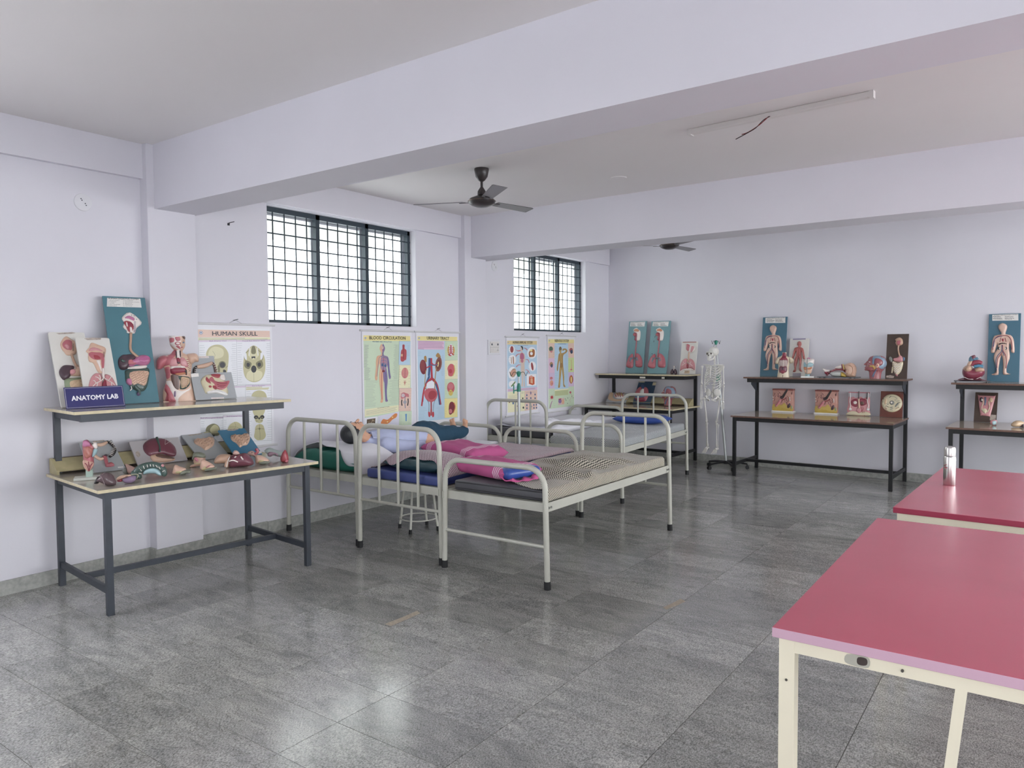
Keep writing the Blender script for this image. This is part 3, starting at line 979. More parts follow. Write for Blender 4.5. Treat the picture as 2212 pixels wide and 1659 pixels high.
def drape(name, label, origin, rot, rect, top, outline, mat, group=None, cell=.016, wr=None, floor_z=None, thick=.0025, edges=None, cat='sheet', parent_group=None):
    """cloth laid over a mattress block; rect = block x0,x1,y0,y1, top = block top z,
    outline = cloth x0,x1,y0,y1 before folding over the edges"""
    t = thing(name, label, cat, origin, rot, group)
    x0, x1, y0, y1 = outline
    bx0, bx1, by0, by1 = rect
    nx, ny = max(4, int((x1 - x0) / cell)), max(4, int((y1 - y0) / cell))
    vs, fs, uvs = [], [], []
    for j in range(ny + 1):
        for i in range(nx + 1):
            x = x0 + (x1 - x0) * i / nx
            y = y0 + (y1 - y0) * j / ny
            ex, ey = edges(x, y) if edges else (0, 0)
            x, y = x + ex, y + ey
            ox = (bx0 - x) if x < bx0 else (x - bx1 if x > bx1 else 0)
            oy = (by0 - y) if y < by0 else (y - by1 if y > by1 else 0)
            over = max(ox, oy)
            px = min(max(x, bx0), bx1)
            py = min(max(y, by0), by1)
            if ox:
                px += (.006 + min(ox, .02) * .3) * (-1 if x < bx0 else 1)
            if oy:
                py += (.006 + min(oy, .02) * .3) * (-1 if y < by0 else 1)
            z = top + .004
            if wr:
                z += max(.0, wr(x, y) + .002) * (1 if over == 0 else max(0, 1 - over / .04))
            z -= over * (.97 if over < .02 else .97)
            if over and wr:
                k = wr(x * 1.7 + 3, y * 1.7 + 1) * .5 * min(1, over / .05)
                if ox: px += abs(k) * (-1 if x < bx0 else 1)
                if oy: py += abs(k) * (-1 if y < by0 else 1)
            if floor_z is not None:
                z = max(z, floor_z + .004)
            vs.append((px, py, z))
            uvs.append((x, y))
    for j in range(ny):
        for i in range(nx):
            a = j * (nx + 1) + i
            fs.append((a, a + 1, a + nx + 2, a + nx + 1))
    me = bpy.data.meshes.new('cloth')
    me.from_pydata(vs, [], fs)
    ul = me.uv_layers.new(name='UVMap')
    for lp in me.loops:
        ul.data[lp.index].uv = uvs[lp.vertex_index]
    me.materials.append(mat)
    o = finish(me, 'cloth', t, True, 180, fix=False)
    sd = o.modifiers.new('thick', 'SOLIDIFY')
    sd.thickness = thick
    sd.offset = 1
    return t
def waves(*terms):
    def f(x, y):
        s = 0
        for a, kx, ky, ph in terms:
            s += a * math.sin(kx * x + ky * y + ph)
        return s
    return f
def ridges(lst, base=None):
    """lst: (x0,y0,x1,y1,height,width) creases"""
    def f(x, y):
        s = base(x, y) if base else 0
        for x0, y0, x1, y1, h, w in lst:
            dx, dy = x1 - x0, y1 - y0
            l2 = dx * dx + dy * dy
            tt = ((x - x0) * dx + (y - y0) * dy) / l2
            tc = min(1, max(0, tt))
            d2 = (x - x0 - tc * dx) ** 2 + (y - y0 - tc * dy) ** 2
            s += h * math.exp(-d2 / (w * w)) * (1 - .5 * abs(2 * tc - 1))
        return s
    return f

MT = .075          # mattress thickness
# --- bed A: green mattress under a white sheet with a hump at the head
mattress('green mattress under the white sheet on the mannequin bed', BED_A, 0, (-.41, -.56, 0), (.41, .95, MT), green_foam)
pillow('pillow', 'dark green pillow under the white sheet at bed head', (BED_A[0], BED_A[1] - .755, DECK + .001), 0, (.83, .385, .172), green_foam, seed=3, box=4.5)
TA = DECK + MT
drape('bed_sheet', 'crumpled white sheet spread under the mannequin', (BED_A[0], BED_A[1], 0), 0, (-.42, .42, -.93, .96), TA, (-.50, .56, -1.02, 1.02), white_cloth, 'bed sheets', edges=lambda x, y: (0, (.03 + .15 * math.exp(-((x + .2) / .22) ** 2) + .06 * math.exp(-((x - .15) / .2) ** 2) + .015 * math.sin(19 * x)) * max(0, (-y - .55) / .45)), wr=ridges(
    [(-.3, -.85, .1, -.5, .01, .05), (.1, -.8, .4, -.5, .016, .04), (-.1, -.3, .4, -.45, .012, .03), (.2, -.1, .4, .1, .01, .03), (-.2, .8, .3, .85, .012, .03), (.0, .7, .4, .9, .01, .03), (-.36, -.6, -.2, -.9, .012, .035)],
    lambda x, y: .128 * math.exp(-((y + .74) / .25) ** 4) * math.exp(-(x / .43) ** 8) + .003 * math.sin(19 * x + 5 * y) + .003 * math.sin(11 * y - 7 * x)), cell=.014)
# --- bed B: blue mattress, dark pillow, purple check sheet
mattress('blue foam mattress on the middle bed', BED_B, 0, (-.40, -.95, 0), (.40, .95, MT), blue_foam)
pillow('pillow', 'dark teal rexine pillow half covered on the middle bed', (BED_B[0] + .06, BED_B[1] - .74, DECK + MT + .001), rad(-2), (.60, .36, .115), teal_dark, seed=5)
drape('bed_sheet', 'purple and white checked sheet on the middle bed', (BED_B[0], BED_B[1], 0), 0, (-.405, .405, -.95, .95), TA, (-.47, .43, -.955, .99), chk_purple, 'bed sheets', wr=ridges(
    [(-.3, -.4, .1, -.2, .014, .04), (-.1, 0, .3, .2, .010, .05), (-.38, -.7, -.3, -.4, .01, .03)],
    lambda x, y: .140 * math.exp(-((y + .72) / .215) ** 4) * math.exp(-((x - .06) / .345) ** 6) + .003 * math.sin(17 * x + 9 * y) + .003 * math.sin(13 * y - 6 * x)), cell=.014,
    edges=lambda x, y: (0, (.055 + .03 * math.sin(11 * x) + .02 * math.sin(23 * x + 1)) * max(0, (-y - .55) / .4)))
# --- bed C: charcoal mattress left bare at the near end, rumpled black and white check sheet
mattress('charcoal mattress with bare near end on the checked bed', BED_C, 0, (-.40, -.94, 0), (.40, .93, MT), dark_foam, M('mattress_piping', '#2b2b2f', .6))
drape('bed_sheet', 'rumpled black and white checked sheet nearest the camera', (BED_C[0], BED_C[1], 0), 0, (-.405, .405, -.94, .935), TA, (-.44, .50, -.93, 1.0), chk_bw, 'bed sheets', wr=ridges(
    [(-.05, -.05, .30, .10, 0.067, .03), (.02, .12, .34, .30, 0.059, .028), (-.2, .25, .1, .36, 0.043, .03), (-.3, .15, -.05, .05, 0.046, .035), (.1, .42, .36, .5, 0.032, .03),
     (-.25, -.3, .2, -.22, 0.039, .035), (.05, -.42, .38, -.30, 0.043, .03), (.2, -.55, .42, -.5, 0.039, .03), (.30, -.1, .42, -.35, 0.039, .03), (-.35, .5, .1, .62, 0.023, .04)],
    waves((.004, 18, 7, .4), (.004, -9, 15, 1.1))), cell=.011, floor_z=DECK,
    edges=lambda x, y: (.02 * math.sin(6 * y) * max(0, x - .2) * 3, max(0, (.30 - x)) * .42 * max(0, (-y - .3) / .63)))
# pillows in pink cases
pillow('pillow', 'pink striped pillow lying across the middle bed', (-4.18, 5.02, DECK + MT + .014), rad(-16), (.80, .40, .12), pink_cloth, 'pink cased pillows', seed=11, box=7)
p2 = pillow('pillow', 'pink striped pillow with blue vinyl end on checked bed', (-3.43, 4.47, DECK + MT + .012), rad(-15), (.72, .38, .105), pink_cloth, 'pink cased pillows', seed=14, box=7)
o = p2.copy()
COL.objects.unlink(o) if o.name in COL.objects else None
bpy.data.objects.remove(o)
mb = MB()
rounded_slab(mb, (.27, -.17, .012), (.405, .15, .092), .036, 4)
mb.build('blue_end', blue_vinyl, p2)
mb = MB()
vs = []
P = smooth_path([(.33, -.19, .03), (.40, -.17, .012), (.455, -.10, .01), (.47, .0, .012), (.45, .09, .02), (.36, .15, .04)], 6)
for k, p in enumerate(P):
    wob = .012 * math.sin(k * 1.1)
    vs += [(p.x, p.y, p.z + wob * .3), (p.x - .045, p.y * .82 + wob, p.z + .012 + .012 * math.sin(k * .9))]
mb.add(vs, [(2 * k, 2 * k + 2, 2 * k + 3, 2 * k + 1) for k in range(len(P) - 1)])
fl2 = mb.build('loose_hem', M('pink_hem', '#c0588c', .85), p2, angle=180)
sd = fl2.modifiers.new('thick', 'SOLIDIFY'); sd.thickness = .004
# --- bed D: dark mattress with a white sheet
mattress('dark mattress under white sheet on the far wall bed', BED_D, rad(1), (-.40, -.94, 0), (.40, .94, .10), dark_foam)
drape('bed_sheet', 'white sheet bunched on the far wall bed', (BED_D[0], BED_D[1], 0), rad(1), (-.405, .405, -.95, .95), DECK + .10, (-.40, .50, -.83, .98), white_cloth, 'bed sheets', wr=ridges(
    [(.25, -.6, .38, .1, .07, .05), (.1, -.5, .36, -.65, .08, .06), (.3, -.1, .1, .3, .03, .05), (-.3, -.75, .2, -.72, .05, .06), (-.2, .1, .2, .4, .02, .06), (-.3, -.4, .1, -.2, .03, .05)],
    waves((.004, 15, 7, .4), (.004, -9, 12, 1.1))), cell=.016)
pillow('pillow', 'white crumpled pillow on the far wall bed', (BED_D[0] + .02, BED_D[1] - .68, DECK + .104), rad(4), (.66, .36, .12), white_cloth, seed=21)
# --- bed E: all over grey check sheet, blue pillow
mattress('mattress wrapped in grey checked sheet on the far bed', BED_E, rad(4), (-.41, -.96, 0), (.41, .97, .075), dark_foam)
drape('bed_sheet', 'smooth grey checked sheet over the far bed', (BED_E[0], BED_E[1], 0), rad(4), (-.415, .415, -.965, .975), TA, (-.49, .50, -1.055, 1.04), chk_grey, 'bed sheets', wr=ridges(
    [(-.2, -.2, .2, 0, .008, .05), (0, .3, .3, .2, .008, .05)], waves((.002, 15, 7, .4), (.002, -9, 12, 1.1))), cell=.016)
pillow('pillow', 'shiny blue vinyl pillow on the far checked bed', (-4.17, 8.58, DECK + MT + .012), rad(3), (.66, .40, .12), blue_vinyl, seed=31)

# ================================================================== nursing mannequin lying on the wall bed
skin_m = M('mannequin_skin', '#d8a98c', .5, var=.04, scale=20)
hair_m = M('mannequin_hair', '#2a2c30', .35, var=.3, scale=40, bump=.4, bscale=90)
shirt_m = M('pale_blue_shirt', '#b7bfdc', .85, var=.04, scale=10, bump=.25, bscale=14)
trous_m = M('dark_teal_trousers', '#23465c', .85, var=.08, scale=10, bump=.3, bscale=16)
# local frame: +y toward the feet, z up from the mattress, x to the mannequin's left
BX, BY, BZ = -4.96, 4.32, DECK + MT + .012
mq = thing('mannequin', 'mannequin in pale blue shirt and dark trousers lying on the bed', 'mannequin', (BX, BY, BZ), rad(-1.5))
def limb(mb, pts, rs, n=12, flat=1., k=6):
    P = smooth_path(pts, k)
    R = list(np.interp(np.linspace(0, len(rs) - 1, len(P)), range(len(rs)), rs))
    mb.tube(P, R, n, flat=flat)
    for p, r in ((P[0], R[0]), (P[-1], R[-1])):
        mb.ellipsoid(p, (r, r, r), n=12, m=8)
HZ = .125   # head rests on the raised pillow
mb = MB()
# head: crown toward -y, face up (+z)
mb.ellipsoid((0, .115, HZ + .10), (.074, .105, .088), n=24, m=16)          # cranium
mb.ellipsoid((0, .175, HZ + .125), (.056, .068, .062), n=20, m=12)         # face block
mb.ellipsoid((0, .235, HZ + .118), (.032, .026, .034), n=14, m=10)         # chin
limb(mb, [(0, .145, HZ + .188), (0, .168, HZ + .203), (0, .178, HZ + .205)], [.007, .011, .013])   # nose
mb.ellipsoid((0, .125, HZ + .178), (.045, .02, .012))                      # brow
mb.ellipsoid((0, .205, HZ + .182), (.022, .006, .008))                     # lips
mb.ellipsoid((0, .213, HZ + .180), (.018, .005, .008))
for s in (-1, 1):
    mb.ellipsoid((s * .076, .15, HZ + .09), (.009, .03, .018), n=12, m=8)   # ears
    mb.ellipsoid((s * .028, .142, HZ + .178), (.013, .008, .007))
limb(mb, [(0, .20, HZ + .07), (0, .27, .16), (0, .32, .135)], [.052, .048, .055])
# trunk under the clothes
limb(mb, [(0, .40, .115), (0, .5, .11), (0, .7, .10), (0, .82, .095)], [.09, .11, .11, .12], flat=.7)
# arms: upper arm, forearm bent outward on the sheet
for s in (-1, 1):
    limb(mb, [(s * .17, .36, .10), (s * .235, .52, .075), (s * .255, .64, .06), (s * .27, .77, .05), (s * .285, .88, .045)], [.048, .04, .034, .028, .021])
    # hand: palm and five fingers resting on the sheet
    hx, hy, hz = s * .29, .925, .04
    mb.ellipsoid((hx, hy, hz), (.032, .045, .014), n=14, m=8)
    for q, (dx, ln) in enumerate(((-.024, .052), (-.008, .062), (.008, .058), (.023, .046))):
        limb(mb, [(hx + dx, hy + .03, hz), (hx + dx * 1.15, hy + .03 + ln * .55, hz + .006), (hx + dx * 1.2, hy + .03 + ln, hz - .006)], [.0082, .0076, .0064], n=8, k=3)
    limb(mb, [(hx - s * .026, hy - .015, hz), (hx - s * .05, hy + .015, hz + .004), (hx - s * .058, hy + .045, hz - .002)], [.010, .0092, .0075], n=8, k=3)
# legs and upright feet
for s in (-1, 1):
    limb(mb, [(s * .085, .92, .09), (s * .088, 1.12, .10), (s * .082, 1.26, .115), (s * .076, 1.40, .10), (s * .072, 1.495, .095)], [.08, .068, .05, .042, .032])
    fx, fy, fz = s * .072, 1.51, .095
    tilt = s * .02
    limb(mb, [(fx, fy - .008, fz - .014), (fx + tilt * .2, fy + .018, fz + .03), (fx + tilt * .6, fy + .014, fz + .08), (fx + tilt, fy + .010, fz + .112)], [.030, .034, .033, .026], flat=.72, n=14)
    for q in range(5):
        xx = fx + tilt + s * (-.026 + q * .0125)
        ln = (.036, .034, .030, .026, .021)[q]
        limb(mb, [(xx, fy + .012, fz + .106), (xx + tilt * .1, fy + .006, fz + .106 + ln * .6), (xx + tilt * .14, fy + .012, fz + .106 + ln)], [.0105 if q == 0 else .0075] * 2 + [.0095 if q == 0 else .0065], n=8, k=3)
body = fuse(mb, 'body', skin_m, mq, .0042, 2)
# hair cap
mb = MB()
mb.ellipsoid((0, .098, HZ + .092), (.083, .108, .092), n=28, m=18)
hm = mb.build('hair', hair_m, mq, angle=180)
bm = bmesh.new(); bm.from_mesh(hm.data)
kill = [v for v in bm.verts if (v.co.z - HZ - .10) > .052 + (.115 - v.co.y) * .75 or v.co.y > .185]
bmesh.ops.delete(bm, geom=kill, context='VERTS')
bm.to_mesh(hm.data); bm.free()
sd = hm.modifiers.new('thick', 'SOLIDIFY'); sd.thickness = .008
# eyebrows and eyes
mb = MB()
for s in (-1, 1):
    mb.tube([(s * .016, .122, HZ + .194), (s * .03, .116, HZ + .193), (s * .046, .120, HZ + .184)], [.002, .003, .002], 6)
    mb.tube([(s * .018, .146, HZ + .187), (s * .03, .149, HZ + .186), (s * .043, .147, HZ + .180)], .0018, 6)
mb.build('brows_and_lashes', hair_m, mq)
# shirt
mb = MB()
limb(mb, [(0, .29, .135), (0, .36, .12), (0, .55, .115), (0, .75, .108), (0, .95, .10), (0, 1.04, .09)], [.062, .15, .165, .155, .155, .145], n=24, flat=.68)
limb(mb, [(-.15, .37, .105), (.15, .37, .105)], [.066, .066], n=14)
for s in (-1, 1):
    limb(mb, [(s * .15, .37, .10), (s * .225, .50, .078), (s * .25, .61, .066), (s * .262, .70, .06)], [.072, .062, .056, .055], n=14)
fuse(mb, 'shirt', shirt_m, mq, .009, 8)
# collar
mb = MB()
for s in (-1, 1):
    mb.prism([(0, 0), (.075, -.035), (.095, .02), (.03, .055)], lambda p: (s * (.012 + p[0]), .315 + p[1] * 1.2, .208 - p[0] * .55), lambda p: (s * (.012 + p[0]), .315 + p[1] * 1.2, .216 - p[0] * .55))
mb.build('collar', shirt_m, mq, smooth=False)
# trousers
mb = MB()
limb(mb, [(0, 1.0, .10), (0, 1.09, .10)], [.162, .15], n=24, flat=.7)
for s in (-1, 1):
    limb(mb, [(s * .078, 1.04, .098), (s * .09, 1.15, .108), (s * .086, 1.27, .12), (s * .08, 1.38, .108), (s * .076, 1.47, .105), (s * .073, 1.515, .118)], [.10, .09, .076, .068, .06, .055], n=16)
fuse(mb, 'trousers', trous_m, mq, .008, 3)

# ================================================================== drip stands and the hanging skeleton
pole_m = M('drip_pole_grey', '#b4b8b8', .35, metal=.3)
green_pl = M('green_plastic', '#1f7a66', .4)
black_pl = M('black_plastic', '#1c1d20', .5)
hook_m = M('dark_wire', '#3b3d40', .4, metal=.5)
def drip_stand(label, loc, ztop, rot, lean=0., spread=.26, zthick=1.0):
    t = thing('drip_stand', label, 'stand', loc, rot, 'wheeled drip stands')
    d = math.tan(lean)
    lx, ly = d * math.cos(-rot), d * math.sin(-rot)
    def at(z, dx=0., dy=0.):
        return (lx * z + dx, ly * z + dy, z)
    MB().cyl((0, 0, .09), at(zthick), .0165).build('outer_pole', pole_m, t)
    MB().cyl(at(zthick * .9), at(ztop), .009).build('inner_pole', pole_m, t)
    c = MB().lathe([(.0, -.04), (.022, -.04), (.02, .01), (.012, .05), (0, .05)], at(zthick)).build('clamp_collar', green_pl, t)
    mb = MB().cyl(at(zthick - .02), at(zthick - .03, -.05, -.01), .006)
    q = at(zthick)
    mb.box((q[0] - .062, q[1] - .014, zthick - .06), (q[0] - .048, q[1] - .006, zthick + .03))
    mb.build('clamp_knob', green_pl, c)
    MB().lathe([(0, -.04), (.012, -.04), (.025, -.005), (.022, .012), (.010, .02), (0, .02)], at(ztop)).build('hook_hub', green_pl, t)
    q = at(ztop)
    for s in (-1, 1):
        MB().tube(smooth_path([(q[0] + s * a, q[1], ztop + b) for a, b in ((.015, 0), (.045, .01), (.062, 0), (.078, -.03), (.092, .003), (.10, .015))], 4), .0028, 6).build('hook', hook_m, t)
    hub = MB().lathe([(0, .065), (.035, .065), (.04, .08), (.025, .105), (0, .11)]).build('base_hub', black_pl, t)
    for k in range(5):
        a = rad(18 + 72 * k)
        c, s = math.cos(a), math.sin(a)
        leg = MB().tube(smooth_path([(.02 * c, .02 * s, .088), (spread * .5 * c, spread * .5 * s, .085), (spread * c, spread * s, .068)], 4), [.02, .017, .014], 8, flat=.8).build('base_leg', black_pl, t)
        x, y = spread * c, spread * s
        w = MB()
        w.cyl((x - .006 * s, y + .006 * c, .025), (x - .02 * s, y + .02 * c, .025), .025, n=16)
        w.cyl((x + .006 * s, y - .006 * c, .025), (x + .02 * s, y - .02 * c, .025), .025, n=16)
        w.tube([(x, y, .022), (x, y, .068)], .007, 8)
        w.build('caster', black_pl, leg)
    return t
drip_stand('drip stand with green clamp in front of the immune chart', (-4.595, 6.46, 0), 1.36, rad(38), zthick=1.20, spread=.2)
SKX, SKY = -3.585, 9.47
drip_stand('drip stand with black star base holding the skeleton', (-3.462, 9.655, 0), 1.70, rad(75), lean=-rad(5.0), zthick=1.22, spread=.27)

bone = M('ivory_bone', '#dedcd6', .5, var=.08, scale=40)
sk = thing('skeleton_model', 'white human skeleton model hanging from a drip stand', 'skeleton', (SKX, SKY, .19), rad(-2))
def bonepart(name, fn, parent=None):
    mb = MB(); fn(mb)
    return mb.build(name, bone, parent or sk, angle=70)
def longbone(mb, p0, p1, r, n=9):
    p0, p1 = Vector(p0), Vector(p1)
    d = p1 - p0
    mb.tube([p0, p0 + d * .05, p0 + d * .13, p0 + d * .5, p0 + d * .87, p0 + d * .95, p1], [r * 1.3, r * 1.9, r * 1.1, r * .85, r * 1.1, r * 1.8, r * 1.2], n)
# skeleton faces -x/-y : local +x = its left in the picture's right; z = height above its toes
H0 = .0
def skull(mb):
    mb.ellipsoid((.012, .012, 1.382), (.062, .076, .064), n=22, m=16)
    mb.ellipsoid((-.016, -.040, 1.345), (.046, .034, .040), n=16, m=12)
    mb.ellipsoid((-.022, -.056, 1.312), (.030, .024, .024))
    for s in (-1, 1):
        mb.tube([(-.022 + s * .046, -.035, 1.338), (.0 + s * .056, -.0, 1.335)], [.008, .006], 7)
    mb.ellipsoid((-.024, -.072, 1.352), (.007, .008, .014))
    mb.tube([(-.066, -.048, 1.372), (-.02, -.078, 1.374), (.026, -.055, 1.372)], [.006, .008, .006], 7)
sko = bonepart('skull', skull)
socket = M('bone_socket', '#5a544e', .8)
mb = MB()
for s in (-1, 1):
    mb.ellipsoid((-.022 + s * .024, -.068 + (s > 0) * .006, 1.352), (.015, .012, .014))
mb.ellipsoid((-.026, -.078, 1.330), (.007, .006, .011))
mb.build('eye_socket', socket, sko)
mb = MB()
for q in range(7):
    mb.ellipsoid((-.048 + q * .009, -.074 + abs(q - 3) * .004, 1.294), (.004, .004, .007))
mb.build('teeth', M('tooth_white', '#efeee8', .4), sko)
bonepart('jaw', lambda mb: mb.tube(smooth_path([(.022, .0, 1.325), (.012, -.018, 1.285), (-.022, -.068, 1.268), (-.05, -.035, 1.28), (-.05, -.01, 1.32)], 5), [.007, .011, .013, .011, .007], 8))
spine = smooth_path([(.012, .03, 1.31), (.012, .035, 1.22), (.01, .05, 1.08), (.0, .05, .95), (-.008, .025, .85), (-.012, .02, .78)], 10)
def sp(mb):
    for k, p in enumerate(spine[::2]):
        r = .012 + .010 * k / 25
        mb.ellipsoid(p, (r, r, .0105), n=10, m=6)
        mb.tube([p + Vector((0, r * .6, 0)), p + Vector((0, r + .016, -.008))], [.005, .003], 6)
bonepart('spine', sp)
bonepart('sternum', lambda mb: mb.tube([(.0, -.052, 1.185), (-.002, -.066, 1.12), (-.004, -.068, 1.03)], [.013, .011, .006], 8, flat=.5))
for k in range(10):
    z = 1.195 - k * .0235
    wdt = .062 + .05 * math.sin(min(1, (k + 1) / 7) * PI / 2)
    for s in (-1, 1):
        yb = .05
        drop = .05 + .012 * k
        fr = (.012 * s if k < 7 else s * (.03 + .02 * (k - 6)))
        zf = z - drop * (.55 if k < 6 else .9)
        bonepart('rib', lambda mb: mb.tube(smooth_path([(.008, yb, z), (s * wdt * .7 + .005, yb + .012, z - .012), (s * wdt + .003, .0, z - drop * .5), (s * wdt * .7, -.05, z - drop * .85), (fr - .003, -.066, zf)], 4), .0042, 6, flat=1.4))
for s in (-1, 1):
    bonepart('clavicle', lambda mb: mb.tube(smooth_path([(s * .01, -.05, 1.195), (s * .06, -.045, 1.205), (s * .135, .005, 1.205)], 4), .0062, 7))
    bonepart('scapula', lambda mb: mb.prism([(s * .05, 1.20), (s * .13, 1.205), (s * .125, 1.17), (s * .07, 1.07), (s * .05, 1.13)], lambda p: (p[0], .068, p[1]), lambda p: (p[0], .060, p[1])))
    # arms
    bonepart('humerus', lambda mb: longbone(mb, (s * .145, .0, 1.19), (s * .152, .0, .945), .0085))
    bonepart('radius', lambda mb: longbone(mb, (s * .158, -.008, .935), (s * .156, -.02, .735), .0052))
    bonepart('ulna', lambda mb: longbone(mb, (s * .143, .006, .945), (s * .142, -.005, .735), .0048))
    def hand(mb):
        mb.ellipsoid((s * .149, -.013, .718), (.017, .01, .014))
        for q in range(4):
            x = s * (.136 + q * .0095)
            mb.tube([(x, -.014, .706), (x + s * .002, -.018, .66), (x + s * .002, -.022, .632), (x, -.022, .612 + abs(q - 1.5) * .005)], [.004, .0028, .0036, .0022], 6)
        mb.tube([(s * .137, -.022, .71), (s * .128, -.035, .68), (s * .126, -.04, .655)], [.004, .003, .0024], 6)
    bonepart('hand_bones', hand)
    # pelvis half
    def pel(mb):
        mb.ellipsoid((s * .062 - .008, .022, .835), (.048, .022, .052), R=Matrix.Rotation(s * .55, 3, 'Z') @ Matrix.Rotation(s * -.25, 3, 'Y'), n=14, m=10)
        mb.tube(smooth_path([(s * .08 - .008, .0, .79), (s * .06 - .008, -.03, .755), (s * .012 - .008, -.045, .742)], 4), [.012, .009, .010], 8)
        mb.tube(smooth_path([(s * .075 - .008, .012, .78), (s * .055 - .008, .02, .725), (s * .02 - .008, -.038, .735)], 4), [.012, .009, .006], 8)
    bonepart('hip_bone', pel)
    bonepart('femur', lambda mb: (longbone(mb, (s * .108 - .008, .005, .765), (s * .07 - .005, -.008, .445), .0105), mb.ellipsoid((s * .086 - .008, .002, .778), (.017, .017, .017)), mb.tube([(s * .086 - .008, .002, .778), (s * .108 - .008, .005, .758)], .010, 8)))
    bonepart('patella', lambda mb: mb.ellipsoid((s * .068 - .005, -.030, .447), (.014, .008, .016)))
    bonepart('tibia', lambda mb: longbone(mb, (s * .068 - .005, -.006, .435), (s * .062 - .005, .004, .115), .0092))
    bonepart('fibula', lambda mb: longbone(mb, (s * .088 - .005, .006, .42), (s * .080 - .005, .012, .105), .0042))
    def foot(mb):
        fx = s * .066 - .005
        mb.ellipsoid((fx, .022, .092), (.019, .03, .018))
        mb.ellipsoid((fx, -.02, .092), (.02, .028, .016))
        for q in range(5):
            x = fx + s * (-.018 + q * .009)
            mb.tube([(x, -.035, .088), (x + s * (-.006 + q * .004), -.085, .058 - q * .003), (x + s * (-.008 + q * .005), -.125 + q * .006, .036)], [.006, .0045, .003] if q else [.0075, .006, .0045], 6)
    bonepart('foot_bones', foot)
bonepart('sacrum', lambda mb: mb.prism([(-.045, .845), (.03, .845), (.012, .78), (-.008, .745), (-.03, .78)], lambda p: (p[0], .045 + (p[1] - .8) * .2, p[1]), lambda p: (p[0], .025 + (p[1] - .8) * .2, p[1])))
MB().tube(smooth_path([(.012, .005, 1.43), (.012, .005, 1.455), (.022, .005, 1.468), (.012, .005, 1.478)], 4), .0022, 6).build('hanging_hook', hook_m, sk)

# ================================================================== relief model boards
def soft(col, k=.78, lift=.06):  # mutes colours toward grey and lifts them, mixing lens haze into the colour
    col = col.lstrip('#')
    c = [int(col[i:i + 2], 16) / 255 for i in (0, 2, 4)]
    g = .3 * c[0] + .59 * c[1] + .11 * c[2]
    return tuple(255 * ((g + (v - g) * k) * (1 - lift) + .62 * lift) for v in c)
def gloss(name, col, rough=.28, var=.06, scale=30):
    return M(name, soft(col), rough, var=var, scale=scale)
PINK = gloss('model_pink', '#d98a8e'); ROSE = gloss('model_rose', '#c8616c'); RED = gloss('model_red', '#b23a44'); CRIM = gloss('model_crimson', '#9c2d42')
FLESH = gloss('model_flesh', '#e2b394'); PALE = gloss('model_pale', '#efe3da'); WHITE = gloss('model_white', '#eceae6'); MAUVE = gloss('model_magenta', '#cc6f9e')
PLUM = gloss('model_plum', '#4e3540'); GREEN = gloss('model_green', '#3f5850'); LGREEN = gloss('model_sage', '#8b9b74'); BROWN = gloss('model_brown', '#6d4b40')
BLACKM = gloss('model_black', '#2a2628'); YELL = gloss('model_yellow', '#d0ab3a'); CREAM = gloss('model_cream', '#dccfa6'); SKY = gloss('model_pale_blue', '#9cc4cb'); TEALV = gloss('model_teal_vessel', '#4f94a0')
BLUE = gloss('model_blue', '#5b7fa6'); DBLUE = gloss('model_dark_blue', '#2f4c7c'); VIOLET = gloss('model_violet', '#7a5a85'); MAROON = gloss('model_maroon', '#7a3a4a'); TAN = gloss('model_tan', '#c99b7d'); ORANGE = gloss('model_orange', '#cf7a4f'); GREYM = gloss('model_grey', '#7c8078')
HONEY = gloss('model_honey', '#d8b48a')
B_TEAL = M('board_teal', soft('#3f7f90', .72, .05), .4, var=.05, scale=6); B_TEAL2 = M('board_teal_pale', soft('#5f9aa2', .72, .05), .4, var=.05, scale=6); B_WHITE = M('board_white', '#d9d7d0', .4, var=.04, scale=6)
B_GREY = M('board_grey', '#a9adb0', .4, var=.04, scale=6); B_BLUE = M('board_blue', soft('#2f7fae', .72, .05), .4, var=.04, scale=6); B_DBLUE = M('board_dark_blue', soft('#2a4a6b', .72, .05), .4, var=.05, scale=6)
B_BROWN = M('board_dark_wood', '#4a3b33', .45, var=.2, scale=14); B_RED = M('board_red_wood', '#6b3527', .4, var=.25, scale=10); B_BLUEC = M('board_blue_circ', soft('#35708c', .72, .05), .4, var=.05, scale=6)
PAPER = M('label_paper', '#e6e4e0', .6); INK = M('label_ink', '#2a2a30', .7); PAPER_WORN = M('worn_label', '#b3a79d', .8, var=.3, scale=60); LILAC = M('label_lilac', '#8f86a0', .6); REDINK = M('red_ink', '#a0404a', .7)

